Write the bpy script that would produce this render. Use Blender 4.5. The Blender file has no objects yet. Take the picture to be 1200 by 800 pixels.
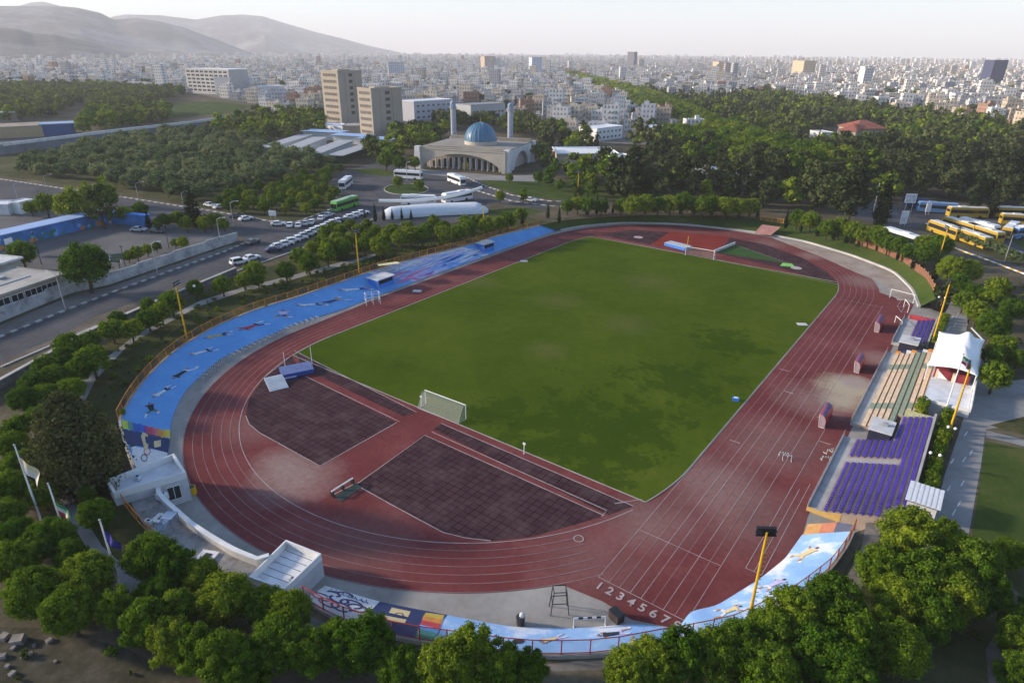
import bpy, math, random, colorsys
import numpy as np
from mathutils import Vector, Matrix
R = math.radians
random.seed(7)
scene = bpy.context.scene
COL = scene.collection

# ------------------------------------------------------------------ camera model (also used to survey the site)
CX, CY, CZ = 60.194, -72.807, 50.553
YAW, PIT, ROLL, FOC = -0.633, 0.418, 0.009, 764.192
_fw = np.array([math.sin(YAW)*math.cos(PIT), math.cos(YAW)*math.cos(PIT), -math.sin(PIT)])
_r0 = np.array([math.cos(YAW), -math.sin(YAW), 0.0]); _u0 = np.cross(_r0, _fw)
_rt = _r0*math.cos(ROLL)+_u0*math.sin(ROLL); _up = -_r0*math.sin(ROLL)+_u0*math.cos(ROLL)
CAMP = np.array([CX, CY, CZ])
GZ = 2.2                      # ground level outside the sunken stadium

def G(px, py, z=GZ):
    d = _fw+((px-600)/FOC)*_rt-((py-400)/FOC)*_up
    t = (z-CZ)/d[2]
    p = CAMP+t*d
    return Vector((p[0], p[1], z))

def PX(P):
    d = np.asarray(P, float)-CAMP
    z = d@_fw
    return 600+FOC*(d@_rt)/z, 400-FOC*(d@_up)/z, z

def depth(P):
    return float((np.array(P)-CAMP)@_fw)

cam = bpy.data.cameras.new('Camera'); camo = bpy.data.objects.new('Camera', cam); COL.objects.link(camo)
M = Matrix(((_rt[0], _up[0], -_fw[0], CX), (_rt[1], _up[1], -_fw[1], CY), (_rt[2], _up[2], -_fw[2], CZ), (0, 0, 0, 1)))
camo.matrix_world = M
cam.sensor_width = 36; cam.lens = FOC/1200*36; cam.clip_end = 60000; cam.clip_start = 1
scene.camera = camo

# ------------------------------------------------------------------ tagging
def tag(o, label=None, cat=None, group=None, kind=None):
    if label: o['label'] = label
    if cat: o['category'] = cat
    if group: o['group'] = group
    if kind: o['kind'] = kind
    return o

def empty(name, loc=(0, 0, 0), rz=0, label=None, cat=None, group=None):
    o = bpy.data.objects.new(name, None); COL.objects.link(o)
    o.location = loc; o.rotation_euler = (0, 0, rz); o.empty_display_size = .5
    return tag(o, label, cat, group)

def children_of(o):
    return [c for c in COL.objects if c.parent == o]

def copy_tree(o, kids, label=None, group=None):
    """a copy of a thing with copies of its parts; kids = {obj: [children]}"""
    c = o.copy(); COL.objects.link(c)
    if label: c['label'] = label
    if group: c['group'] = group
    for ch in kids.get(o.name, []):
        d = ch.copy(); COL.objects.link(d); d.parent = c
        for gch in kids.get(ch.name, []):
            e = gch.copy(); COL.objects.link(e); e.parent = d
    return c

def kid_map(o):
    m = {}
    for c in COL.objects:
        if c.parent: m.setdefault(c.parent.name, []).append(c)
    return m

ORD = ['first', 'second', 'third', 'fourth', 'fifth', 'sixth', 'seventh', 'eighth', 'ninth', 'tenth', 'eleventh', 'twelfth',
       'thirteenth', 'fourteenth', 'fifteenth', 'sixteenth', 'seventeenth', 'eighteenth', 'nineteenth', 'twentieth', 'twenty-first',
       'twenty-second', 'twenty-third', 'twenty-fourth', 'twenty-fifth', 'twenty-sixth', 'twenty-seventh', 'twenty-eighth', 'twenty-ninth', 'thirtieth']
ORD += ['thirty-'+w for w in ORD[:9]]+['fortieth']+['forty-'+w for w in ORD[:9]]+['fiftieth']

# ------------------------------------------------------------------ mesh builder
class MB:
    def __init__(s): s.v = []; s.f = []; s.m = []
    def add(s, vs, fs, mi=0):
        b = len(s.v); s.v += [tuple(v) for v in vs]
        for f in fs: s.f.append(tuple(b+i for i in f)); s.m.append(mi)
        return s
    def poly(s, pts, mi=0): return s.add(pts, [range(len(pts))], mi)
    def box(s, c, d, rz=0, mi=0, tilt=None):
        hx, hy, hz = d[0]/2, d[1]/2, d[2]/2
        vs = [Vector((x, y, z)) for z in (-hz, hz) for x, y in ((-hx, -hy), (hx, -hy), (hx, hy), (-hx, hy))]
        m = Matrix.Rotation(rz, 3, 'Z')
        if tilt is not None: m = m @ tilt
        vs = [m @ v + Vector(c) for v in vs]
        return s.add(vs, [(3, 2, 1, 0), (4, 5, 6, 7), (0, 1, 5, 4), (1, 2, 6, 5), (2, 3, 7, 6), (3, 0, 4, 7)], mi)
    def prism(s, pts, z0, z1, mi=0, mtop=None):
        pts = [(p[0], p[1]) for p in pts]
        a = sum(pts[i][0]*pts[(i+1) % len(pts)][1]-pts[(i+1) % len(pts)][0]*pts[i][1] for i in range(len(pts)))
        if a < 0: pts = pts[::-1]
        n = len(pts)
        vs = [(x, y, z0) for x, y in pts]+[(x, y, z1) for x, y in pts]
        s.add(vs, [tuple(range(n))[::-1]]+[(i, (i+1) % n, n+(i+1) % n, n+i) for i in range(n)], mi)
        return s.add(vs[n:], [tuple(range(n))], mi if mtop is None else mtop)
    def cyl(s, a, b, r0, r1=None, n=8, mi=0):
        a = Vector(a); b = Vector(b); r1 = r0 if r1 is None else r1
        d = (b-a).normalized(); x = d.orthogonal().normalized(); y = d.cross(x)
        vs = [a+(x*math.cos(t)+y*math.sin(t))*r0 for t in [2*math.pi*i/n for i in range(n)]]
        vs += [b+(x*math.cos(t)+y*math.sin(t))*r1 for t in [2*math.pi*i/n for i in range(n)]]
        return s.add(vs, [tuple(range(n))[::-1], tuple(range(n, 2*n))]+[(i, (i+1) % n, n+(i+1) % n, n+i) for i in range(n)], mi)
    def tube(s, pts, r, n=6, mi=0):
        for a, b in zip(pts[:-1], pts[1:]): s.cyl(a, b, r, r, n, mi)
        return s
    def ball(s, c, r, n=10, m=6, mi=0, sz=1.0, half=False):
        c = Vector(c); vs = []; fs = []
        for j in range(m+1):
            ph = (math.pi/2 if half else math.pi)*j/m
            for i in range(n):
                t = 2*math.pi*i/n
                vs.append(c+Vector((r*math.sin(ph)*math.cos(t), r*math.sin(ph)*math.sin(t), r*sz*math.cos(ph))))
        for j in range(m):
            for i in range(n):
                fs.append((j*n+i, (j+1)*n+i, (j+1)*n+(i+1) % n, j*n+(i+1) % n))
        return s.add(vs, fs, mi)
    def strip(s, pts, w, z=None, mi=0):
        """flat ribbon of width w along pts"""
        pts = [Vector(p) for p in pts]; n = len(pts); L = []; Rr = []
        for i, p in enumerate(pts):
            d = (pts[min(i+1, n-1)]-pts[max(i-1, 0)]); d.z = 0
            nn = Vector((-d.y, d.x, 0)).normalized()*w/2
            q = Vector((p.x, p.y, p.z if z is None else z)); L.append(q+nn); Rr.append(q-nn)
        return s.add(L+Rr, [(n+i, n+i+1, i+1, i) for i in range(n-1)], mi)
    def wall(s, pts, w, z0, z1, mi=0):
        """upright wall of thickness w along pts"""
        pts = [Vector((p[0], p[1], 0)) for p in pts]; n = len(pts); L = []; Rr = []
        for i, p in enumerate(pts):
            d = pts[min(i+1, n-1)]-pts[max(i-1, 0)]
            nn = Vector((-d.y, d.x, 0)).normalized()*w/2
            L.append(p+nn); Rr.append(p-nn)
        up = lambda q, z: (q.x, q.y, z)
        vs = [up(q, z0) for q in L]+[up(q, z1) for q in L]+[up(q, z1) for q in Rr]+[up(q, z0) for q in Rr]
        fs = []
        for k in range(3): fs += [(k*n+i+1, k*n+i, (k+1)*n+i, (k+1)*n+i+1) for i in range(n-1)]
        fs += [(0, n, 2*n, 3*n), (4*n-1, 3*n-1, 2*n-1, n-1)]
        return s.add(vs, fs, mi)
    def build(s, name, mats, parent=None, smooth=False):
        me = bpy.data.meshes.new(name); me.from_pydata(s.v, [], s.f)
        if not isinstance(mats, (list, tuple)): mats = [mats]
        for m in mats: me.materials.append(m)
        if len(mats) > 1: me.polygons.foreach_set('material_index', s.m)
        if smooth: me.polygons.foreach_set('use_smooth', [True]*len(s.f))
        me.update()
        o = bpy.data.objects.new(name, me); COL.objects.link(o)
        if parent: o.parent = parent
        return o

def np_mesh(name, V, F, mats, midx=None):
    """fast mesh from numpy arrays; F is (n,4) quads or (n,3) tris"""
    me = bpy.data.meshes.new(name); k = F.shape[1]
    me.vertices.add(len(V)); me.vertices.foreach_set('co', np.ascontiguousarray(V, dtype=np.float32).ravel())
    me.loops.add(F.size); me.loops.foreach_set('vertex_index', np.ascontiguousarray(F, dtype=np.int32).ravel())
    me.polygons.add(len(F)); me.polygons.foreach_set('loop_start', np.arange(0, F.size, k, dtype=np.int32))
    if midx is not None: me.polygons.foreach_set('material_index', np.asarray(midx, dtype=np.int32))
    for m in (mats if isinstance(mats, (list, tuple)) else [mats]): me.materials.append(m)
    me.update(); me.validate(); me.shade_flat()
    return me

def link(name, me, parent=None):
    o = bpy.data.objects.new(name, me); COL.objects.link(o)
    if parent: o.parent = parent
    return o

# ------------------------------------------------------------------ materials
def srgb(r, g, b):
    f = lambda c: (c/255/12.92) if c/255 <= .04045 else ((c/255+.055)/1.055)**2.4
    return (f(r), f(g), f(b))

class NT:
    def __init__(s, name):
        s.m = bpy.data.materials.new(name); s.m.use_nodes = True; s.t = s.m.node_tree; s.t.nodes.clear()
        s.out = s.n('ShaderNodeOutputMaterial')
    def n(s, typ, **kw):
        x = s.t.nodes.new(typ)
        for k, v in kw.items(): setattr(x, k, v)
        return x
    def l(s, a, b): s.t.links.new(a, b)
    def val(s, sock, v): sock.default_value = v
    def pos(s, obj=False):
        return s.n('ShaderNodeTexCoord').outputs['Object'] if obj else s.n('ShaderNodeNewGeometry').outputs['Position']
    def noise(s, vec, scale, detail=4, rough=.6):
        x = s.n('ShaderNodeTexNoise'); s.l(vec, x.inputs['Vector']); x.inputs['Scale'].default_value = scale
        x.inputs['Detail'].default_value = detail; x.inputs['Roughness'].default_value = rough
        return x.outputs['Fac']
    def ramp(s, fac, stops, interp='LINEAR'):
        x = s.n('ShaderNodeValToRGB'); x.color_ramp.interpolation = interp
        e = x.color_ramp.elements
        while len(e) < len(stops): e.new(.5)
        for el, (p, c) in zip(e, stops):
            el.position = p; el.color = (c if isinstance(c, tuple) else (c, c, c))[:3]+(1,)
        s.l(fac, x.inputs['Fac']); return x.outputs['Color']
    def mix(s, fac, a, b, typ='MIX'):
        x = s.n('ShaderNodeMix', data_type='RGBA', blend_type=typ)
        for sock, v in ((x.inputs[0], fac), (x.inputs[6], a), (x.inputs[7], b)):
            if isinstance(v, (int, float)): sock.default_value = v
            elif isinstance(v, tuple): sock.default_value = v[:3]+(1,)
            else: s.l(v, sock)
        return x.outputs[2]
    def math(s, op, a, b=None, clamp=False):
        x = s.n('ShaderNodeMath', operation=op, use_clamp=clamp)
        for sock, v in zip(x.inputs, (a, b)):
            if v is None: continue
            if isinstance(v, (int, float)): sock.default_value = v
            else: s.l(v, sock)
        return x.outputs[0]
    def spot(s, vec, c, r, soft=.6, nz=None, amp=.5):
        """0..1 blob of radius r about c with a noisy rim"""
        d = s.n('ShaderNodeVectorMath', operation='DISTANCE'); s.l(vec, d.inputs[0]); d.inputs[1].default_value = (c[0], c[1], 0)
        v = d.outputs['Value']
        if nz is not None: v = s.math('ADD', v, s.math('MULTIPLY', s.math('SUBTRACT', nz, .5), r*amp*2))
        mr = s.n('ShaderNodeMapRange'); s.l(v, mr.inputs[0]); mr.inputs[1].default_value = r*(1-soft); mr.inputs[2].default_value = r*(1+soft)
        mr.inputs[3].default_value = 1; mr.inputs[4].default_value = 0
        return mr.outputs[0]
    def done(s, col, rough=.85, spec=.3, metal=0, bump=None, bstr=.3, bdist=.05, alpha=None):
        b = s.n('ShaderNodeBsdfPrincipled')
        if isinstance(col, tuple): b.inputs['Base Color'].default_value = col[:3]+(1,)
        else: s.l(col, b.inputs['Base Color'])
        if isinstance(rough, (int, float)): b.inputs['Roughness'].default_value = rough
        else: s.l(rough, b.inputs['Roughness'])
        b.inputs['Specular IOR Level'].default_value = spec; b.inputs['Metallic'].default_value = metal
        if bump is not None:
            x = s.n('ShaderNodeBump'); x.inputs['Strength'].default_value = bstr; x.inputs['Distance'].default_value = bdist
            s.l(bump, x.inputs['Height']); s.l(x.outputs[0], b.inputs['Normal'])
        sh = b.outputs[0]
        if alpha is not None:
            t = s.n('ShaderNodeBsdfTransparent'); mx = s.n('ShaderNodeMixShader')
            if isinstance(alpha, (int, float)): mx.inputs[0].default_value = alpha
            else: s.l(alpha, mx.inputs[0])
            s.l(t.outputs[0], mx.inputs[1]); s.l(sh, mx.inputs[2]); sh = mx.outputs[0]
        s.l(sh, s.out.inputs['Surface'])
        return s.m

_mc = {}
def mat(name, col, rough=.8, var=.15, scale=1.5, spec=.3, metal=0, obj=True, alpha=None, rnd=0):
    if name in _mc: return _mc[name]
    n = NT(name); v = n.pos(obj)
    nz = n.noise(v, scale, 5, .65)
    lo = tuple(c*(1-var) for c in col); hi = tuple(min(1, c*(1+var)) for c in col)
    c = n.ramp(nz, [(.3, lo), (.7, hi)])
    if rnd:
        oi = n.n('ShaderNodeObjectInfo').outputs['Random']
        h = n.n('ShaderNodeHueSaturation'); n.l(c, h.inputs['Color'])
        n.l(n.math('ADD', n.math('MULTIPLY', oi, rnd), 1-rnd/2), h.inputs['Value']); c = h.outputs[0]
    _mc[name] = n.done(c, rough, spec, metal, alpha=alpha)
    return _mc[name]

def foliage(name, dark, mid, light, rnd=.30, scale=3.0, trans=.32):
    n = NT(name); v = n.pos(True)
    g = n.n('ShaderNodeNewGeometry'); isl = g.outputs['Random Per Island']; oi = n.n('ShaderNodeObjectInfo')
    off = n.n('ShaderNodeVectorMath', operation='ADD'); n.l(v, off.inputs[0]); n.l(oi.outputs['Location'], off.inputs[1])
    nz = n.noise(off.outputs[0], scale, 3)
    f = n.math('ADD', n.math('MULTIPLY', nz, .65), n.math('MULTIPLY', isl, .35))
    c = n.ramp(f, [(.25, dark), (.5, mid), (.78, light)])
    h = n.n('ShaderNodeHueSaturation'); n.l(c, h.inputs['Color'])
    n.l(n.math('ADD', n.math('MULTIPLY', oi.outputs['Random'], rnd*2), 1-rnd), h.inputs['Value'])
    n.l(n.math('ADD', n.math('MULTIPLY', oi.outputs['Random'], -.05), .525), h.inputs['Hue'])
    d = n.n('ShaderNodeBsdfDiffuse'); n.l(h.outputs[0], d.inputs['Color'])
    t = n.n('ShaderNodeBsdfTranslucent'); n.l(h.outputs[0], t.inputs['Color'])
    mx = n.n('ShaderNodeMixShader'); mx.inputs[0].default_value = trans
    n.l(d.outputs[0], mx.inputs[1]); n.l(t.outputs[0], mx.inputs[2]); n.l(mx.outputs[0], n.out.inputs['Surface'])
    return n.m

def ground_mat(name, cols, scale=.15, fine=2.0, rough=.95, spots=(), bump=.4, bdist=.08):
    """mottled ground: cols = 3 linear colours low->high; spots = (px,py,r,colour,strength)"""
    n = NT(name); v = n.pos()
    a = n.noise(v, scale, 6, .65); b = n.noise(v, fine, 4, .7)
    f = n.math('ADD', n.math('MULTIPLY', a, .7), n.math('MULTIPLY', b, .3))
    c = n.ramp(f, [(.33, cols[0]), (.5, cols[1]), (.66, cols[2])])
    flat = n.n('ShaderNodeVectorMath', operation='MULTIPLY'); n.l(v, flat.inputs[0]); flat.inputs[1].default_value = (1, 1, 0)
    for (cx, cy, r, col, st) in spots:
        s = n.spot(flat.outputs[0], (cx, cy), r, .6, n.noise(v, 1.6/r, 5, .7), .6)
        s = n.math('MULTIPLY', s, n.math('MULTIPLY', n.math('ADD', b, .25), st), clamp=True)
        c = n.mix(s, c, col)
    return n.done(c, rough, .03, bump=b, bstr=bump, bdist=bdist)

WHITE = mat('white_paint', (.72, .72, .70), .6, .08)
OFFWHITE = mat('weathered_white', (.55, .55, .54), .8, .22, .6)
CONC = mat('concrete', (.30, .29, .275), .9, .25, .35)
CONCL = mat('light_concrete', (.40, .385, .36), .9, .22, .3)
STEEL = mat('galvanised_steel', (.42, .43, .44), .45, .1, metal=.6)
DARK = mat('dark_metal', (.03, .03, .035), .5, .2)
BLACK = mat('black_rubber', (.012, .012, .013), .7, .2)
YELLOW = mat('yellow_paint', (.62, .36, .02), .5, .12)
ORANGE = mat('orange_paint', (.50, .20, .03), .6, .15)
REDP = mat('red_paint', (.34, .045, .035), .55, .15)
NAVY = mat('navy_paint', (.02, .035, .11), .7, .2)
BLUE = mat('blue_paint', (.045, .20, .62), .65, .14, .5)
GLASS = mat('dark_glass', (.02, .025, .03), .12, .1, spec=.6)
ALU = mat('white_metal_sheet', (.62, .64, .66), .5, .08)
# ------------------------------------------------------------------ world, sun, haze, camera settings
SUN_EL = R(17)
sd = Vector((.87, .45, 0)).normalized()                  # the way the light travels
world = bpy.data.worlds.new('World'); scene.world = world; world.use_nodes = True
wt = world.node_tree; wt.nodes.clear()
wo = wt.nodes.new('ShaderNodeOutputWorld'); bg = wt.nodes.new('ShaderNodeBackground'); sky = wt.nodes.new('ShaderNodeTexSky')
sky.sky_type = 'NISHITA'; sky.sun_disc = False; sky.sun_elevation = SUN_EL
az = math.atan2(-sd.x, -sd.y)                            # azimuth of the sun, clockwise from +Y
sky.sun_rotation = az; sky.altitude = 1500; sky.air_density = 1.2; sky.dust_density = 2.0; sky.ozone_density = 3.5
bg.inputs['Strength'].default_value = .135
wt.links.new(sky.outputs[0], bg.inputs[0]); wt.links.new(bg.outputs[0], wo.inputs['Surface'])
sl = bpy.data.lights.new('Sun', 'SUN'); so = bpy.data.objects.new('Sun', sl); COL.objects.link(so)
sl.energy = 4.2; sl.angle = R(4); sl.color = (1.0, .84, .66)
ld = Vector((sd.x*math.cos(SUN_EL), sd.y*math.cos(SUN_EL), -math.sin(SUN_EL)))
so.rotation_euler = ld.to_track_quat('-Z', 'Y').to_euler()
scene.view_settings.view_transform = 'Standard'; scene.view_settings.look = 'None'
scene.view_settings.gamma = 1; scene.view_settings.exposure = 1.0
scene.render.engine = 'CYCLES'
cy = scene.cycles
cy.use_denoising = True; cy.max_bounces = 5; cy.diffuse_bounces = 2; cy.glossy_bounces = 2; cy.transmission_bounces = 3
cy.transparent_max_bounces = 10; cy.volume_bounces = 1; cy.caustics_reflective = False; cy.caustics_refractive = False
cy.use_adaptive_sampling = True; cy.adaptive_threshold = .02

HD = 1.2e-4
hb = MB(); hb.box((-2500, 4500, 345), (25000, 25000, 700))
n = NT('haze_air'); pv = n.n('ShaderNodeVolumePrincipled'); pv.inputs['Color'].default_value = (.97, .95, .97, 1)
pv.inputs['Density'].default_value = HD; pv.inputs['Anisotropy'].default_value = .0
n.l(pv.outputs[0], n.out.inputs['Volume'])
hz = hb.build('haze', n.m); tag(hz, kind='stuff')

# ------------------------------------------------------------------ polylines
def resample(pts, n):
    pts = [Vector(p) for p in pts]; d = [0]
    for a, b in zip(pts[:-1], pts[1:]): d.append(d[-1]+(b-a).length)
    out = []
    for i in range(n):
        t = d[-1]*i/(n-1); k = 0
        while k < len(d)-2 and d[k+1] < t: k += 1
        u = (t-d[k])/max(1e-9, d[k+1]-d[k]); out.append(pts[k].lerp(pts[k+1], u))
    return out
def smooth(pts, it=2):
    for _ in range(it):
        pts = [pts[0]]+[(pts[i-1]+pts[i]*2+pts[i+1])/4 for i in range(1, len(pts)-1)]+[pts[-1]]
    return pts
def gpts(px, z=GZ): return [G(x, y, z) for x, y in px]
def loft(name, A, B, m, parent=None, nt=1):
    n_ = len(A); b = MB(); V = []
    for k in range(nt+1): V += [a.lerp(c, k/nt) for a, c in zip(A, B)]
    b.add(V, [(k*n_+i, k*n_+i+1, (k+1)*n_+i+1, (k+1)*n_+i) for k in range(nt) for i in range(n_-1)])
    return b.build(name, m, parent)
def sheet(name, px, m, z=GZ, dz=.004, world_pts=None):
    pts = world_pts if world_pts else [G(x, y, z) for x, y in px]
    b = MB()
    from mathutils.geometry import tessellate_polygon
    pts = [Vector((p[0], p[1], z+dz)) for p in pts]
    tris = tessellate_polygon([pts])
    fs = []
    for t in tris:
        a, c, d = [pts[i] for i in t]
        fs.append(t if (c-a).cross(d-a).z > 0 else t[::-1])
    b.add(pts, fs)
    return tag(b.build(name, m), kind='structure')

# ------------------------------------------------------------------ stadium bowl
IN_L = [(199.5, 514), (199.5, 500), (202, 488), (208.5, 473), (217.5, 456.5), (231, 444.5), (255, 422), (300, 399.5), (350, 378), (397, 364), (467, 337), (560, 303), (657, 268)]
OUT_L = [(139, 492), (145, 480), (152, 467), (165, 449), (184.5, 428), (207, 408.5), (250, 383), (300, 362), (350, 347.5), (400, 330), (432, 319), (460, 310), (557, 285), (580, 277), (632, 264)]
RIMZ = 2.5
inL = smooth(resample(gpts(IN_L, .05), 61), 2); outL = smooth(resample(gpts(OUT_L, RIMZ), 61), 2)
IN_N = [(381, 686), (445, 705), (523, 720), (560, 727), (600, 734), (670, 736), (710, 733), (746, 730), (786, 736), (797, 733)]
OUT_N = [(357, 703), (398, 726), (472, 748), (512, 753), (580, 763), (632, 768), (708, 766), (786, 751)]
IN_R = [(797, 733), (809, 715.6), (840, 709), (890, 678), (920, 654), (940, 626)]
OUT_R = [(786, 751), (860, 736), (930, 700), (972, 668), (992, 640), (1000, 622)]
inN = smooth(resample(gpts(IN_N, .05), 41), 2); outN = smooth(resample(gpts(OUT_N, RIMZ), 41), 2)
inR = smooth(resample(gpts(IN_R, .05), 31), 1); outR = smooth(resample(gpts(OUT_R, RIMZ), 31), 1)
# white kerb round the far bend and the fence line behind it
KERB = [(657, 270), (683, 265), (733, 261), (800, 263), (883, 272), (943, 283), (1000, 300), (1047, 318), (1070, 340), (1077, 360)]
FENCE_F = [(632, 264), (660, 258), (700, 254.5), (760, 252), (830, 253), (900, 257), (950, 264), (985, 273), (1020, 285), (1060, 303), (1085, 322), (1097, 350)]
kerbF = smooth(resample(gpts(KERB, .05), 61), 2); rimF = smooth(resample(gpts(FENCE_F, RIMZ), 61), 2)
STX0, STX1 = 51.3, 61.6            # the grandstand strip
# rim loop: left bank (near->far), far fence, back of stands, right bank rim, near rim, deck rim
DECK = [(345, 700), (300, 700), (250, 672), (205, 650), (185, 634), (172, 622), (157, 606), (146, 591), (133, 577), (127, 560), (139, 520)]
loop = [Vector(p) for p in outL]+[Vector(p) for p in rimF[1:]]
loop += [Vector((62.2, y, GZ)) for y in (84, 70, 55, 40, 25, 10, 5)]+[outR[-1]]
loop += outR[::-1][1:]+outN[::-1][1:]+gpts(DECK, GZ)
loop2 = [Vector((p.x, p.y, GZ)) for p in loop]
# ground sheet: rings from the rim outwards to the horizon
cen = Vector((0, 42, GZ)); V = []; F = []
ang = [math.atan2(p.y-cen.y, p.x-cen.x) for p in loop2]
rings = [loop2]
for k, rr in enumerate((130, 300, 900, 3000, 11500)):
    ring = []
    for i, p in enumerate(loop2):
        q = cen+Vector((math.cos(ang[i]), math.sin(ang[i]), 0))*rr
        ring.append(q)
    rings.append(ring)
b = MB(); n_ = len(loop2)
for rg in rings: b.v += [tuple(p) for p in rg]
for k in range(len(rings)-1):
    for i in range(n_):
        j = (i+1) % n_; b.f.append((k*n_+i, (k+1)*n_+i, (k+1)*n_+j, k*n_+j)); b.m.append(0)
b.f = [f[::-1] for f in b.f]
EARTH = ground_mat('dry_earth', [(.055, .05, .03), (.10, .085, .055), (.17, .145, .10)], .06, 1.2)
DRYGRASS = ground_mat('rough_grass', [(.030, .040, .012), (.055, .062, .022), (.10, .088, .045)], .12, 1.6)
tag(b.build('ground', EARTH), kind='structure')

# concrete floor of the bowl under everything
APRON = ground_mat('apron_concrete', [(.22, .205, .18), (.30, .285, .26), (.38, .36, .33)], .12, .9, bump=.15)
bowl = [Vector((p.x, p.y, 0)) for p in outL]+[Vector((p.x, p.y, 0)) for p in rimF[1:]]+[Vector((62.2, 84, 0)), Vector((62.2, -2, 0))]
bowl += [Vector((p.x, p.y, 0)) for p in outR[::-1]]+[Vector((p.x, p.y, 0)) for p in outN[::-1][1:]]+[Vector((p.x, p.y, 0)) for p in gpts(DECK, GZ)]
sheet('concrete_apron', None, APRON, z=-.02, dz=0, world_pts=bowl)

# running track
DUST = (.34, .27, .235)
TR0, TR1, TR2 = (.115, .031, .031), (.163, .045, .044), (.215, .074, .070)
sp = []
for (x, y, r, st) in ((345, 560, 4.5, .75), (330, 540, 3, .5), (420, 640, 5, .2), (995, 455, 4, 1.5), (985, 470, 2.5, 1.3), (1003, 448, 2.2, 1.5), (960, 470, 5, .45), (830, 560, 5, .42), (905, 520, 6, .3), (760, 610, 4, .4), (1010, 330, 4, .5), (950, 300, 3, .5), (1030, 420, 3, .5),
                      (690, 655, 5, .22), (300, 500, 4, .25), (870, 600, 6, .3), (900, 285, 4, .35), (560, 330, 6, .1)):
    p = G(x, y, 0); sp.append((p.x, p.y, r, DUST, st))
sp[3] = sp[3][:3]+((.40, .34, .24), 1.6); sp[4] = sp[4][:3]+((.40, .34, .24), 1.3)
TRACK = ground_mat('track_rubber', [TR0, TR1, TR2], .10, 1.5, .9, sp, bump=.12, bdist=.02)
RD = 36.5
def arc(r, a0, a1, n, c=(0, 0)): return [Vector((c[0]+r*math.cos(a0+(a1-a0)*i/n), c[1]+r*math.sin(a0+(a1-a0)*i/n), 0)) for i in range(n+1)]
LL = 84.39
p0 = G(650, 686, 0); a0 = math.atan2(p0.y, p0.x)
tr = arc(RD+7.4, -math.pi, a0, 60)
tr += gpts([(659, 685), (707, 704.5), (740, 725.5), (788, 735.2), (797, 731), (809, 716), (840, 709.5), (890, 678.5), (920, 654.5), (940, 627)], 0)
tr += [Vector((51.6, -1, 0)), Vector((51.6, 90, 0))]+[v for v in arc(RD+8.6, 0, math.pi, 60, (0, LL)) if v.x < 44.5]
tr += [Vector((-45.1, 20, 0)), Vector((-44.2, 5, 0))]
sheet('running_track', None, TRACK, z=0, dz=0, world_pts=tr)
# grass field
FN, FF = -10.2, 95.6; RF = 36.35
fl = []
for i in range(13):
    a = math.asin(FN/RF)*(1-i/12); fl.append(Vector((RF*math.cos(a), RF*math.sin(a), 0)))
for i in range(13):
    a = math.asin((FF-LL)/RF)*i/12; fl.append(Vector((RF*math.cos(a), LL+RF*math.sin(a), 0)))
fl += [Vector((-v.x, v.y, 0)) for v in fl[::-1]]
n = NT('field_grass'); v = n.pos()
a = n.noise(v, .045, 6, .62); bb = n.noise(v, .45, 6, .8); c3 = n.noise(v, 3.5, 4, .85)
f = n.math('ADD', n.math('ADD', n.math('MULTIPLY', a, .5), n.math('MULTIPLY', bb, .28)), n.math('MULTIPLY', c3, .22))
c = n.ramp(f, [(.36, (.039, .068, .005)), (.48, (.058, .091, .007)), (.58, (.078, .108, .010)), (.72, (.125, .128, .026))])
flat = n.n('ShaderNodeVectorMath', operation='MULTIPLY'); n.l(v, flat.inputs[0]); flat.inputs[1].default_value = (1, 1, 0)
W = None
for (x, y, r) in ((690, 508, 15), (735, 500, 10), (800, 450, 10), (600, 480, 5), (640, 500, 6), (850, 400, 8), (700, 565, 5), (560, 485, 4), (625, 525, 4)):
    q = G(x, y, 0); s_ = n.spot(flat.outputs[0], (q.x, q.y), r, .75); W = s_ if W is None else n.math('MAXIMUM', W, s_)
fz = n.math('ADD', n.noise(v, .22, 8, .72), n.math('MULTIPLY', W, .235))
c = n.mix(n.math('MULTIPLY', n.ramp(fz, [(.645, 0.0), (.695, 1.0)]), .58), c, (.022, .050, .004))
for (x, y, r) in ((655, 352, 4), (640, 410, 3), (735, 380, 4), (560, 330, 4), (760, 330, 5)):
    q = G(x, y, 0); s_ = n.spot(flat.outputs[0], (q.x, q.y), r, .8, n.noise(v, .4, 5, .72), .8)
    c = n.mix(n.math('MULTIPLY', s_, .35), c, (.13, .12, .05))
FIELD = n.done(c, .95, .0, bump=c3, bstr=.5, bdist=.06)
tag(sheet('grass_field', None, FIELD, z=0, dz=.012, world_pts=fl), kind='structure')

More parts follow.
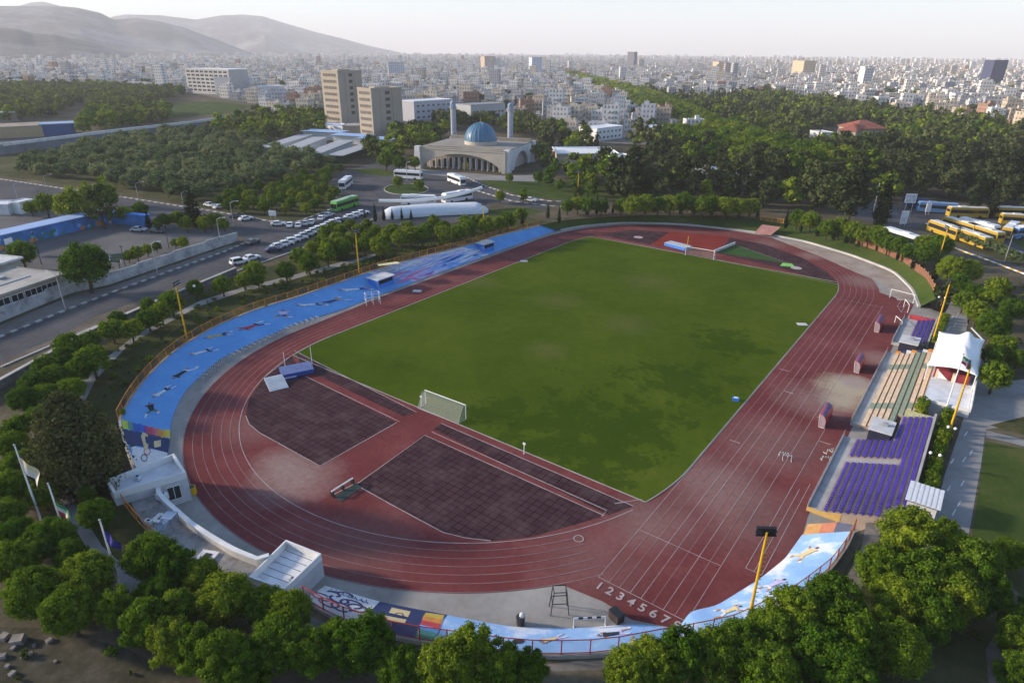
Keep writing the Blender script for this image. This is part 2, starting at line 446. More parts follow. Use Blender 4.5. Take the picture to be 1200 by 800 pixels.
# dark tiled areas of the two D zones and the red strips between them
n = NT('rubber_tiles'); v = n.pos()
bt = n.n('ShaderNodeTexBrick'); n.l(v, bt.inputs['Vector']); bt.inputs['Scale'].default_value = 1
bt.inputs['Brick Width'].default_value = 1.0; bt.inputs['Row Height'].default_value = 1.0; bt.inputs['Mortar Size'].default_value = .05; bt.offset = 0
bt.inputs['Color1'].default_value = (.050, .025, .030, 1); bt.inputs['Color2'].default_value = (.068, .036, .041, 1); bt.inputs['Mortar'].default_value = (.016, .009, .010, 1)
nz = n.noise(v, .3, 5, .7); c = n.mix(n.math('MULTIPLY', n.math('SUBTRACT', nz, .46), 1.2, clamp=True), bt.outputs[0], (.17, .12, .115))
TILES = n.done(c, .95, .03)
for px in ([(341, 417), (310, 442), (292, 467), (288, 487), (292, 497), (305, 507.5), (375, 546), (465, 495), (358, 441)],
           [(348, 412), (488, 483), (473, 488), (352, 430)],
           [(498, 510), (417, 568), (460, 592), (519, 623.6), (545, 630), (575, 633.5), (620, 629), (670, 615.5), (708, 604)],
           [(517, 496), (742, 593), (713, 603), (508, 503)],
           [(701.5, 275), (739, 269), (784, 272), (762, 287)],
           [(856, 278.5), (898, 287), (940, 302), (970, 320), (983, 333), (910, 313.5), (842, 297)]):
    sheet('rubber_tile_ground', px, TILES, z=0, dz=.018)
REDMAT = ground_mat('new_red_rubber', [(.17, .028, .022), (.20, .034, .027), (.23, .045, .034)], .2, 2, .85, bump=.1, bdist=.02)
sheet('red_landing_ground', [(784, 272), (856, 277), (838, 296), (763, 287)], REDMAT, z=0, dz=.024)
TURF = ground_mat('sector_turf', [(.03, .07, .02), (.04, .09, .025), (.05, .10, .03)], .3, 3)
LIME = mat('lime_paint', (.20, .55, .10), .7, .1)
sheet('shot_put_sector', [(862, 287), (922, 308.6), (840, 296)], TURF, z=0, dz=.026)
sheet('lime_green_mat', [(917, 308), (928, 309), (932, 313), (914, 311.5)], LIME, z=0, dz=.03)

# painted lines
LINEW = mat('line_paint', (.40, .34, .33), .8, .3, .5, obj=False)
LINED = mat('worn_line_paint', (.29, .19, .185), .85, .35, .3, obj=False)
lb = MB(); z = .034
for k in range(7):
    r = RD+1.22*k
    lb.strip(arc(r, -math.pi, math.radians(-33) if k else math.radians(-20), 80), .07 if k else .10, z, 1 if k else 0)
    lb.strip(arc(r, math.radians(0), math.radians(180), 80, (0, LL)), .07, z, 1)
    lb.strip([Vector((-r, 0, 0)), Vector((-r, LL, 0))], .06 if k else .10, z, 1)
for k in range(9):
    r = RD+1.22*k
    lb.strip([Vector((r, -24.7, 0)), Vector((r, LL, 0))], .055, z, 1 if k in (1, 2, 5, 7) else 0)
for (x0, x1, y) in ((36.5, 46.26, -24.7), (36.5, 46.26, LL-1.3), (36.5, 46.26, -15.3)): lb.strip([Vector((x0, y, 0)), Vector((x1, y, 0))], .07, z+.003)
for (x, y0, y1) in ((48.5, -14, 22), (50.2, -14, 6), (49.4, -14, 4)): lb.strip([Vector((x, y0, 0)), Vector((x, y1, 0))], .06, z)
lb.strip([Vector((48.5, -14, 0)), Vector((50.2, -14, 0))], .07, z+.003)
for pxs in ([(288, 487), (292, 497), (305, 507.5), (375, 546), (465, 495)], [(310, 442), (341, 417)], [(417, 568), (498, 510), (708, 604)], [(417, 568), (460, 592), (519, 623.6), (545, 630), (575, 633.5)],
            [(345, 411), (488, 483)], [(517, 496), (742, 593)], [(506, 506), (711, 598), (705, 605)], [(358, 441), (468, 494)], [(862, 287), (925, 309)], [(700, 277), (983, 333.5)], [(390, 580), (417, 566)],
            [(720, 390+200), (752, 585)]):
    lb.strip(gpts(pxs, 0), .12, z+.006)
for (cx, cy, r) in ((678, 631, .55),):
    q = G(cx, cy, 0); lb.strip([q+Vector((r*math.cos(t*.3142), r*math.sin(t*.3142), 0)) for t in range(21)], .12, z+.01)
for (cx, cy) in ((748, 278), (933, 314)):
    q = G(cx, cy, 0); lb.add([q+Vector((1.4*math.cos(t*.3142), 1.4*math.sin(t*.3142), z)) for t in range(20)], [range(20)])
for (x, y) in ((47.4, 24.5), (49.4, 17.5), (49.4, 37.5), (39, 10), (41, 30), (38, 38)):
    lb.strip([Vector((x-.75, y, 0)), Vector((x+.75, y, 0))], .16, z+.012)
tag(lb.build('lane_lines', [LINEW, LINED]), kind='structure')
for k in range(8):
    cu = bpy.data.curves.new('lane_number', 'FONT'); cu.body = str(k+1); cu.size = 1.5; cu.align_x = 'CENTER'; cu.align_y = 'CENTER'; cu.offset = .03
    cu.materials.append(LINEW)
    o = bpy.data.objects.new('lane_number', cu); COL.objects.link(o)
    o.location = (RD+1.22*(k+.55), -25.75, .046); tag(o, kind='structure')
# field edge kerb in pale concrete
kb = MB(); kb.wall([v for v in fl+[fl[0]]], .14, 0, .06); tag(kb.build('field_kerb', CONC), kind='structure')

# white kerb of the far bend and the grass slope behind
kb = MB(); kb.wall(kerbF, .55, -.02, .42); tag(kb.build('far_kerb', CONCL), kind='structure')
LAWN = ground_mat('lawn', [(.030, .055, .010), (.050, .078, .016), (.085, .095, .03)], .12, 1.5)
tag(loft('far_grass_slope', kerbF, rimF, LAWN, nt=2), kind='structure')
sheet('worn_apron', [(905, 279), (943, 285), (1000, 302), (1045, 320), (1066, 341), (1070, 352), (1052, 352), (1035, 332), (1000, 318), (960, 300)], ground_mat('dusty_concrete', [(.25, .17, .13), (.36, .30, .25), (.42, .38, .33)], .25, 1.5), z=0, dz=.02)
# ------------------------------------------------------------------ painted banks
class Bank:
    def __init__(s, A, B):
        s.A, s.B = A, B; s.L = sum((a-b).length for a, b in zip(A[:-1], A[1:])); s.W = sum((a-b).length for a, b in zip(A, B))/len(A)
        s.g = [(i/200, j/30) for i in range(201) for j in range(31)]
        s.q = [PX(s.P(u, t, 0))[:2] for u, t in s.g]
    def P(s, u, t, dz=.03):
        x = min(max(u, 0), 1)*(len(s.A)-1); k = min(int(x), len(s.A)-2); f = x-k
        return s.A[k].lerp(s.A[k+1], f).lerp(s.B[k].lerp(s.B[k+1], f), t)+Vector((0, 0, dz))
    def st(s, px):
        i = min(range(len(s.q)), key=lambda i: (s.q[i][0]-px[0])**2+(s.q[i][1]-px[1])**2); return s.g[i]
    def patch(s, mb, quad, mi=0, nx=6, ny=4, dz=.02):
        q = [s.st(p) for p in quad]; V = []
        for j in range(ny+1):
            for i in range(nx+1):
                a, b_ = i/nx, j/ny
                u = [(q[0][k]*(1-a)+q[1][k]*a)*(1-b_)+(q[3][k]*(1-a)+q[2][k]*a)*b_ for k in (0, 1)]
                V.append(s.P(u[0], u[1], dz))
        mb.add(V, [(j*(nx+1)+i, j*(nx+1)+i+1, (j+1)*(nx+1)+i+1, (j+1)*(nx+1)+i) for j in range(ny) for i in range(nx)], mi)
    def shape(s, mb, px, pts, mi, dz=.04):
        """polygon given in metres about a spot of the bank (a along, b up the slope)"""
        u, t = s.st(px); mb.poly([s.P(u+a/s.L, t+b_/s.W, dz) for a, b_ in pts], mi)

PAL = [mat('mural_skin', (.42, .23, .15), .8, .2), mat('mural_white', (.62, .62, .62), .8, .15), mat('mural_black', (.02, .022, .03), .8, .2),
       mat('mural_navy', (.025, .05, .16), .8, .2), mat('mural_red', (.42, .05, .06), .8, .2), mat('mural_gold', (.50, .36, .06), .8, .2),
       mat('mural_green', (.05, .18, .10), .8, .2), mat('mural_pink', (.56, .18, .32), .8, .2), mat('mural_purple', (.22, .14, .44), .8, .2),
       mat('mural_lilac', (.45, .42, .65), .8, .15), mat('mural_sky', (.14, .36, .72), .8, .15), mat('mural_orange', (.55, .22, .05), .8, .2),
       mat('mural_cream', (.60, .48, .25), .8, .15)]

def athlete(bk, px, size, ang, top, bottom, seed, parent):
    rnd = random.Random(seed); mb = MB(); ca, sa = math.cos(ang), math.sin(ang)
    def T(pts): return [(size*(x*ca-y*sa), size*(x*sa+y*ca)) for x, y in pts]
    def limb(a, b_, w0, w1, mi, dz):
        d = Vector((b_[0]-a[0], b_[1]-a[1])); nn = Vector((-d.y, d.x)).normalized()
        bk.shape(mb, px, T([(a[0]+nn.x*w0, a[1]+nn.y*w0), (a[0]-nn.x*w0, a[1]-nn.y*w0), (b_[0]-nn.x*w1, b_[1]-nn.y*w1), (b_[0]+nn.x*w1, b_[1]+nn.y*w1)]), mi, dz)
    hip = (0, 0); sh = (.34, .06*rnd.choice((-1, 1)))
    for sgn in (-1, 1):
        kn = (-.20+.10*rnd.random(), sgn*(.08+.14*rnd.random())); ft = (kn[0]-.22+.1*rnd.random(), kn[1]+sgn*(.12*rnd.random()-.03))
        limb(hip, kn, .065, .045, bottom, .040+.002*sgn); limb(kn, ft, .045, .025, 0 if rnd.random() < .5 else 1, .045+.002*sgn)
        el = (sh[0]+.04*rnd.uniform(-1, 1.5), sh[1]+sgn*(.14+.06*rnd.random())); hd = (el[0]+.18*rnd.uniform(-.4, 1), el[1]+sgn*.10*rnd.uniform(-.3, 1))
        limb(sh, el, .04, .03, top, .050+.002*sgn); limb(el, hd, .03, .018, 0, .055+.002*sgn)
    limb((-.03, 0), (sh[0]+.02, sh[1]), .075, .115, top, .062)
    c = (sh[0]+.12, sh[1]*1.2); bk.shape(mb, px, T([(c[0]+.055*math.cos(k*.785), c[1]+.055*math.sin(k*.785)) for k in range(8)]), 0, .066)
    bk.shape(mb, px, T([(c[0]+.02+.05*math.cos(k*.785), c[1]+.02+.04*math.sin(k*.785)) for k in range(6)]), 2, .069)
    if rnd.random() < .6:
        c = (-.30, .22*rnd.choice((-1, 1))); bk.shape(mb, px, T([(c[0]+.06*math.cos(k*.785), c[1]+.06*math.sin(k*.785)) for k in range(8)]), 1, .05)
    return mb.build('painted_athlete', PAL, parent)

n = NT('blue_terrace'); v = n.pos()
a = n.noise(v, .25, 6, .7); c = n.ramp(a, [(.3, (.075, .26, .58)), (.55, (.10, .32, .66)), (.75, (.16, .39, .70))])
w = n.n('ShaderNodeTexWave'); n.l(v, w.inputs['Vector']); w.inputs['Scale'].default_value = .12; w.inputs['Distortion'].default_value = 6
c = n.mix(n.math('MULTIPLY', n.noise(v, 1.4, 5, .75), .30), c, (.22, .36, .56))
BLUET = n.done(c, .75, .2)
n = NT('pale_cloud_terrace'); v = n.pos()
a = n.noise(v, .22, 6, .6); c = n.ramp(a, [(.38, (.20, .38, .68)), (.52, (.27, .46, .74)), (.58, (.55, .63, .76)), (.68, (.70, .71, .74))])
c = n.mix(n.math('MULTIPLY', n.noise(v, 2.5, 4, .7), .15), c, (.30, .33, .38))
PALET = n.done(c, .8, .2)

def bank_thing(name, A, B, m, label):
    root = empty(name, A[len(A)//2], 0, label, 'terrace bank')
    root.location = (0, 0, 0)
    b = MB(); n_ = len(A); nt = 6; V = []
    for k in range(nt+1): V += [p_.lerp(q_, k/nt) for p_, q_ in zip(A, B)]
    b.add(V, [(k*n_+i+1, k*n_+i, (k+1)*n_+i, (k+1)*n_+i+1) for k in range(nt) for i in range(n_-1)])
    o = b.build('terrace_slope', m, root)
    b = MB(); b.wall(B, .35, GZ-1.6, RIMZ+.12); b.build('rim_kerb', CONC, root)
    return root
inL = smooth(resample(gpts([(193, 545), (197.5, 528)]+IN_L, .05), 81), 1); outL2 = smooth(resample(gpts([(160, 553), (148, 524)]+OUT_L, RIMZ), 81), 1)
LB = bank_thing('painted_terrace', inL, outL2, BLUET, 'bright blue sloping concrete terrace painted with athletes along the far straight')
BL = Bank(inL, outL2)
for i, (px, sz, an, tp, bt_) in enumerate([((178, 481), 5.2, .3, 2, 6), ((193, 457), 5.0, 2.6, 1, 2), ((216, 434), 5.6, 2.9, 2, 1), ((241, 411), 4.6, 2.5, 1, 2), ((259, 392), 4.8, 2.2, 5, 2),
                                         ((300, 381), 5.8, 2.7, 4, 3), ((332, 368), 5.8, .4, 9, 2), ((369, 356), 5.0, 2.4, 1, 3), ((393, 351), 5.5, 2.8, 3, 0), ((420, 338), 6.0, 2.5, 1, 3)]):
    athlete(BL, px, sz, an, tp, bt_, 30+i, LB)
mb = MB()
q = [(143, 492), (199.5, 505), (199.5, 514), (144, 502)]
cols = [(.45, .55, .05), (.40, .50, .06), (.12, .25, .18), (.05, .20, .30), (.03, .10, .35), (.03, .08, .38), (.04, .12, .45), (.12, .06, .30), (.40, .05, .12), (.45, .06, .10), (.50, .10, .14), (.52, .18, .10), (.55, .25, .05), (.58, .30, .05), (.60, .42, .05), (.62, .50, .06)]
ms = [mat('stripe_paint_%d' % i, c_, .8, .15) for i, c_ in enumerate(cols)]
for k in range(16):
    f0, f1 = k/16, (k+1)/16; L = lambda a_, b_, f_: (a_[0]+(b_[0]-a_[0])*f_, a_[1]+(b_[1]-a_[1])*f_)
    BL.patch(mb, [L(q[0], q[1], f0), L(q[0], q[1], f1), L(q[3], q[2], f1), L(q[3], q[2], f0)], k, 1, 2, .03)
mb.build('rainbow_stripe', ms, LB)
mb = MB(); BL.patch(mb, [(144, 503), (199.5, 515), (197.5, 530), (150, 521)], 0, 6, 4, .03)
for pts in ([(-3.2, .1), (-2.2, .6), (1.6, .9), (2.6, .3), (1.6, -.7), (-1.4, -.5)],): BL.shape(mb, (171, 516), pts, 1, .05)
BL.shape(mb, (173, 516), [(-1.2, 0), (-.6, .35), (.9, .4), (1.4, .1), (.8, -.3), (-.6, -.25)], 0, .06)
BL.shape(mb, (185, 519), [(-.9, -.9), (.9, -.9), (.9, .9), (-.9, .9)], 1, .055)
mb.build('navy_mural', [NAVY, PAL[12]], LB)
mb = MB(); BL.patch(mb, [(153, 522), (197, 531), (194, 546), (160, 552)], 0, 6, 4, .03)
def ring(bk, mb, px, r, w, mi, dz):
    for k in range(20):
        a_, b_ = k*math.pi/10, (k+1)*math.pi/10
        bk.shape(mb, px, [(r*math.cos(a_), r*math.sin(a_)), (r*math.cos(b_), r*math.sin(b_)), ((r+w)*math.cos(b_), (r+w)*math.sin(b_)), ((r+w)*math.cos(a_), (r+w)*math.sin(a_))], mi, dz)
ring(BL, mb, (173, 530), .75, .22, 4, .05); ring(BL, mb, (170, 538), .75, .22, 2, .055)
mb.build('ring_mural', PAL[1:2]+PAL[1:2]+PAL[2:5], LB)
# abstract streaks on the far third of the blue terrace
mb = MB(); rnd = random.Random(5); u0, u1 = BL.st((452, 326))[0], BL.st((553, 294))[0]
for k in range(24):
    for j in range(5):
        uu = [u0+(u1-u0)*(k+d_)/24 for d_ in (0, 1)]; f_ = (k+.5)/24
        mi = rnd.choice([1, 9, 1] if j > 2 else ([7, 9, 9, 7] if f_ < .35 else ([8, 10, 10, 9] if f_ < .6 else [10, 10, 1])))
        e_ = [BL.P(uu[0]+.003*j, j/5, .025), BL.P(uu[1]+.003*j, j/5, .025), BL.P(uu[1]+.003*(j+1), (j+1)/5, .025), BL.P(uu[0]+.003*(j+1), (j+1)/5, .025)]
        mb.add(e_, [(0, 1, 2, 3)], mi)
for i in range(170):
    f_ = rnd.random(); t_ = rnd.random(); u = u0+(u1-u0)*f_; px_ = PX(BL.P(u, .05+.88*t_, 0))[:2]
    L_ = rnd.uniform(3, 11); wd = rnd.uniform(.25, .9); sk = rnd.uniform(.03, .16)
    mi = rnd.choice([1, 9, 1, 10, 9]) if t_ > .55 else rnd.choice([7, 9, 7, 9, 1, 8, 10] if f_ < .4 else ([10, 9, 8, 10, 1, 3] if f_ < .65 else [10, 1, 10, 9, 3]))
    BL.shape(mb, px_, [(-L_/2, -L_*sk/2), (0, -wd*.6), (L_/2, L_*sk/2), (0, wd*.5)], mi, .04+.0005*i)
mb.build('abstract_mural', PAL, LB)

NB = bank_thing('painted_terrace', inN, outN, PALET, 'pale sky blue painted terrace with white letter panel along the near bend')
BN = Bank(inN, outN)
VIO = mat('violet_paint', (.07, .045, .12), .8, .2)
mb = MB(); BN.patch(mb, [(357, 703), (419, 731), (445, 705), (381, 686)], 0, 8, 4, .03)
rnd = random.Random(3)
def stroke(cx, cy, pts, w, mi):
    for (a_, b_) in zip(pts[:-1], pts[1:]):
        d = Vector((b_[0]-a_[0], b_[1]-a_[1])); 
        if d.length < 1e-4: continue
        nn = Vector((-d.y, d.x)).normalized()*w; e = d.normalized()*w*.5
        BN.shape(mb, (cx, cy), [(a_[0]-e.x+nn.x, a_[1]-e.y+nn.y), (a_[0]-e.x-nn.x, a_[1]-e.y-nn.y), (b_[0]+e.x-nn.x, b_[1]+e.y-nn.y), (b_[0]+e.x+nn.x, b_[1]+e.y+nn.y)], mi, .05)
for cx, cy, r, a0_, a1_ in ((376, 699, .75, .2, 5.2), (385, 706, .8, 0, 6.2), (397, 702, .7, -1, 3.6), (400, 712, .75, .6, 6.4), (412, 708, .8, 2.6, 7.2), (419, 713, .7, 3, 8), (390, 696, .5, 3.4, 7), (405, 697, .55, 2.8, 6.4)):
    stroke(cx, cy, [(r*1.5*math.cos(a0_+(a1_-a0_)*k/12), r*math.sin(a0_+(a1_-a0_)*k/12)) for k in range(13)], .15, 1)
for cx, cy in ((388, 692), (394, 694), (402, 697), (409, 699), (416, 702), (424, 704), (429, 706)):
    stroke(cx, cy, [(-.3, rnd.uniform(-.1, .2)), (.1, rnd.uniform(-.3, .1)), (.3, rnd.uniform(-.1, .3))], .07, 2); stroke(cx, cy-2, [(0, -.1), (.12, .2)], .06, 2)
mb.build('letter_panel', [PAL[1], VIO, PAL[3]], NB)
mb = MB(); BN.patch(mb, [(419, 731), (500, 750), (523, 720), (445, 705)], 0, 8, 4, .028)
for px_, pts in (((468, 717), [(-1.1, -.6), (.9, -.6), (1.1, .6), (-.9, .6)]), ((461, 724), [(-1.3, -.2), (1.2, -.4), (1.3, .3), (-.4, .5)])): BN.shape(mb, px_, pts, 1, .05)
for px_, r_ in (((468, 721), .32),): ring(BN, mb, px_, r_, .14, 0, .06)
mb.build('navy_mural', [NAVY, PAL[12]], NB)
mb = MB()
for k in range(6):
    f0, f1 = k/6, (k+1)/6; L = lambda a_, b_, f_: (a_[0]+(b_[0]-a_[0])*f_, a_[1]+(b_[1]-a_[1])*f_)
    A_, B_, C_, D_ = (499, 717), (521, 720.5), (508, 752), (486, 747)
    BN.patch(mb, [L(A_, D_, f0), L(B_, C_, f0), L(B_, C_, f1), L(A_, D_, f1)], k, 3, 1, .045)
mb.build('rainbow_stairs', [PAL[5], PAL[11], PAL[4], PAL[10], mat('teal_paint', (.08, .30, .26), .8), PAL[6]], NB)
for i, (px, sz, an, tp, bt_) in enumerate([((652, 748), 3.0, 2.4, 12, 9), ((724, 742), 3.8, 2.9, 2, 9), ((742, 750), 2.6, 2.0, 12, 9)]): athlete(BN, px, sz, an, tp, bt_, 60+i, NB)
mb = MB(); ring(BN, mb, (607, 751), .0, .55, 0, .04); mb.build('drain_cover', [DARK], NB)

RB = bank_thing('painted_terrace', inR, outR, PALET, 'pale blue terrace painted with white clouds beside the purple seats')
BR = Bank(inR, outR)
for i, (px, sz, an, tp, bt_) in enumerate([((940, 650), 3.6, .4, 12, 12), ((903, 686), 3.4, .1, 9, 1), ((850, 717), 3.4, .3, 12, 1)]): athlete(BR, px, sz, an, tp, bt_, 80+i, RB)
# coloured ramp wall at the end of the right bank
t = empty('ramp_wall', (0, 0, 0), 0, 'orange to red painted ramp wall at the top of the cloud terrace', 'wall')
A_, B_, C_ = G(941, 627, .1), G(976, 625, 1.3), G(1000, 624, 2.4)
mb = MB()
for k in range(8):
    a_, b_ = A_.lerp(B_, k/8), A_.lerp(B_, (k+1)/8); e = Vector((0, 1.6, 0))
    mb.add([a_+Vector((0, 0, .02)), b_+Vector((0, 0, .02)), b_+e+Vector((0, 0, .55)), a_+e+Vector((0, 0, .55)), a_+e+Vector((0, 0, -1)), b_+e+Vector((0, 0, -1))], [(0, 1, 2, 3), (3, 2, 5, 4)], 0 if k < 4 else 1)
mb.build('painted_face', [mat('ramp_orange', (.50, .27, .10), .85, .2, 1), mat('ramp_salmon', (.44, .17, .10), .85, .2, 1)], t)
mb = MB(); a_, b_ = B_, C_
mb.add([a_, b_, b_+e, a_+e+Vector((0, 0, .6)), a_+e+Vector((0, 0, -1.4)), b_+e+Vector((0, 0, -2))], [(0, 1, 2, 3), (3, 2, 5, 4)]); mb.build('grey_face', mat('slate_paint', (.10, .11, .16), .8), t)

# ------------------------------------------------------------------ mesh fences
def meshpanel_mat(name, col, al): return mat(name, col, .6, .25, 2, alpha=al)
OMESH = meshpanel_mat('orange_mesh', (.42, .17, .04), .36); BMESH = meshpanel_mat('brown_mesh', (.22, .10, .07), .34)
PMESH = meshpanel_mat('grey_mesh', (.30, .28, .30), .22); VMESH = meshpanel_mat('violet_mesh', (.16, .12, .20), .45)
def fence(name, pts, h, label, railm, meshes, zoff=0.0, step=2.6, pick=None, postm=None):
    root = empty(name, (0, 0, 0), 0, label, 'fence')
    L = sum((a-b).length for a, b in zip(pts[:-1], pts[1:])); k = max(3, int(L/step)+1); P = resample(pts, k)
    mb = MB(); mb.cyl((0, 0, 0), (0, 0, h), .06, n=6); pm = mb.build('post', postm or railm, root); me = pm.data
    pm.location = P[0]+Vector((0, 0, zoff))
    for p in P[1:]:
        o = link('post', me, root); o.location = p+Vector((0, 0, zoff))
    for zz in (h-.05, .12): mb = MB(); mb.tube([p+Vector((0, 0, zz+zoff)) for p in P], .05, 5); mb.build('rail', railm, root)
    mb = MB()
    for i, (a, b_) in enumerate(zip(P[:-1], P[1:])):
        z0, z1 = Vector((0, 0, .14+zoff)), Vector((0, 0, h-.08+zoff))
        mb.add([a+z0, b_+z0, b_+z1, a+z1], [(0, 1, 2, 3)], (pick(i, k) if pick else i) % len(meshes))
    mb.build('mesh_panel', meshes, root)
    return root
fence('mesh_fence', outL, 1.5, 'long orange mesh fence along the top of the blue terrace', ORANGE, [OMESH, BMESH, OMESH, OMESH, BMESH], .12)
fence('mesh_fence', outN, 1.7, 'red railed mesh fence round the near bend above the pale terrace', REDP, [VMESH, PMESH], .12, 2.4, lambda i, k: 0 if i < .34*k else 1)
fence('mesh_fence', outR, 1.6, 'orange and red mesh fence along the cloud painted terrace', ORANGE, [PMESH, VMESH, OMESH], .12, 2.0, lambda i, k: 0 if i < .7*k else (1 if i < .85*k else 2), REDP)
fence('mesh_fence', gpts(DECK[3:-1], RIMZ-.1), 1.3, 'rusty orange fence at the back of the flat concrete deck', ORANGE, [BMESH, OMESH])
BRICKP = mat('brick_panel', (.19, .085, .055), .85, .3, 2)
w_ = empty('panel_wall', (0, 0, 0), 0, 'low brick and yellow panel wall behind the far right bend', 'wall')
Pw = resample(gpts([(1003, 283), (1030, 292), (1060, 305), (1085, 324), (1094, 340)], RIMZ), 15)
mb = MB(); mb.wall(Pw, .2, RIMZ-.5, RIMZ+1.3); mb.build('brick_panel', BRICKP, w_)
mb = MB(); mb.cyl((0, 0, 0), (0, 0, 1.7), .09, n=6); me = mb.build('post', YELLOW, w_).data; COL.objects[-1].location = Pw[0]+Vector((0, 0, -.1))
for p in Pw[1:]: o = link('post', me, w_); o.location = p+Vector((0, 0, -.1))
fence('low_railing', [p+Vector((0, 0, 0)) for p in rimF[4:38]], .9, 'low rusty railing under the tree row behind the far bend', mat('rusty_rail', (.16, .09, .06), .8), [BMESH])
fence('gate_railing', gpts([(891, 258), (918, 262)], RIMZ), 1.4, 'short yellow gate at the back of the far bend', YELLOW, [OMESH], 0, 1.6)
fence('gate_railing', gpts([(927, 262), (950, 266)], RIMZ), 1.3, 'yellow gate frame beside the pink path of the far bend', YELLOW, [OMESH], 0, 1.6)
PINK = mat('pink_path', (.34, .17, .15), .9, .2, .6, obj=False)
tag(loft('pink_path', gpts([(884, 273), (903, 276)], .5), gpts([(893, 263), (915, 266)], RIMZ+.06), PINK), kind='structure')

# ------------------------------------------------------------------ near-left service building and deck
ROOF = mat('roof_coating', (.66, .67, .69), .85, .2, .5); RENDERW = mat('white_render', (.52, .52, .53), .9, .2, .4)
def parapet_block(name, label, pts, zf, zt, wt_=.28):
    root = empty(name, (0, 0, 0), 0, label, 'building')
    c = sum((Vector((p[0], p[1], 0)) for p in pts), Vector())/len(pts); ins = lambda d: [(p[0]+(c.x-p[0])*d, p[1]+(c.y-p[1])*d) for p in pts]
    mb = MB(); mb.prism(pts, -.02, zf); mb.build('wall', RENDERW, root)
    mb = MB(); i2 = ins(.05); mb.add([(p[0], p[1], zf+.01) for p in i2], [range(len(i2))] if 1 else []); mb.build('roof_floor', ROOF, root)
    i3 = ins(.075); mb = MB(); k = len(pts)
    for (lo, hi, a_, b_) in ((zf, zt, pts, i3),):
        V = [(p[0], p[1], lo+.005) for p in a_]+[(p[0], p[1], hi) for p in a_]+[(p[0], p[1], hi) for p in b_]+[(p[0], p[1], lo+.02) for p in b_]
        mb.add(V, [(r*k+i, r*k+(i+1) % k, (r+1)*k+(i+1) % k, (r+1)*k+i) for r in range(3) for i in range(k)])
    mb.build('parapet', WHITE, root)
    return root
b1 = [(-15.8, -49.9), (-12.6, -50.5), (-9.8, -43.4), (-14.8, -42.2)]
r1 = parapet_block('service_building', 'white flat roofed block with open parapet terrace beside the blue bank end', b1, 3.2, 4.1)
r2 = parapet_block('service_building', 'small white roof terrace block beside the white letter panel', [(10.2, -48.3), (14.4, -47.2), (13.3, -41.9), (8.6, -42.8)], 2.2, 3.0)
for i in range(6):
    f_ = (i+.7)/6.4; a_ = Vector((8.6, -42.8, 2.225)).lerp(Vector((10.2, -48.3, 2.225)), f_); b_ = Vector((13.3, -41.9, 2.225)).lerp(Vector((14.4, -47.2, 2.225)), f_); c_ = (a_+b_)/2; mb = MB(); mb.strip([c_+(a_-c_)*.86, c_+(b_-c_)*.86], .06); mb.build('roof_seam', DARK, r2)
def panes(root, a, b_, z0, z1, nn, depth_=.04, frame=WHITE, glass=GLASS, gap=.15, ncol=2, nrow=1):
    """windows with frames along the wall line a-b: each window a part, its pane a sub-part"""
    a = Vector((a[0], a[1], 0)); b_ = Vector((b_[0], b_[1], 0)); d = b_-a; nrm = Vector((d.y, -d.x, 0)).normalized(); rz = math.atan2(d.y, d.x); w = d.length/nn
    for i in range(nn):
        c = a+d*((i+.5)/nn)+nrm*depth_; c.z = (z0+z1)/2
        fw, fh = w*(1-gap), z1-z0
        f = MB(); f.box((0, 0, fh/2-.04), (fw, .10, .08)); f.box((0, 0, -fh/2+.04), (fw, .10, .08))
        for k in range(ncol+1): f.box((-fw/2+.04+(fw-.08)*k/ncol, 0, 0), (.07, .096, fh-.16))
        o = f.build('window', frame, root); o.location = c; o.rotation_euler = (0, 0, rz)
        g = MB(); g.box((0, .0, 0), (fw-.1, .05, fh-.1)); p = g.build('pane', glass, o)
panes(r1, (-10.75, -45.8), (-10.1, -44.15), .8, 2.7, 1, .03)
# deck slab and its white curved front wall
DECKM = ground_mat('deck_concrete', [(.13, .12, .11), (.29, .28, .265), (.42, .41, .40)], .5, 1.8, bump=.1)
CURV = [(180, 566), (190.6, 583), (204, 594), (222.5, 611), (249, 628), (275, 643), (309, 656)]
cv = smooth(resample(gpts(CURV, 3.2), 25), 2)
cv = [Vector((-11.3, -46.2, 0))]+cv[2:-1]+[Vector((9.25, -45.3, 0))]
dk = [(p.x, p.y) for p in cv]+[(10.2, -48.3)]+[(p.x, p.y) for p in gpts([(292, 690), (250, 668), (205, 650), (185, 634), (172, 622), (157, 606), (146, 591), (135, 578)], RIMZ)]+[(-12.7, -50.6)]
t = empty('concrete_deck', (0, 0, 0), 0, 'stained flat concrete deck behind the curved white wall', 'deck')
from mathutils.geometry import tessellate_polygon
mb = MB(); pv_ = [Vector((x, y, 2.18)) for x, y in dk]; mb.add(pv_, [f_ for f_ in tessellate_polygon([pv_])])
k = len(pv_); mb.add([(p.x, p.y, z_) for z_ in (0, 2.18) for p in pv_], [(i, (i+1) % k, k+(i+1) % k, k+i) for i in range(k)])
mb.build('deck_slab', DECKM, t)
t = empty('curved_wall', (0, 0, 0), 0, 'long curved white parapet wall between the two white roof blocks', 'wall')
mb = MB(); mb.wall(cv, .35, -.02, 3.0); mb.build('wall_body', RENDERW, t)
mb = MB(); mb.wall(cv, .5, 3.0, 3.14); mb.build('wall_coping', WHITE, t)
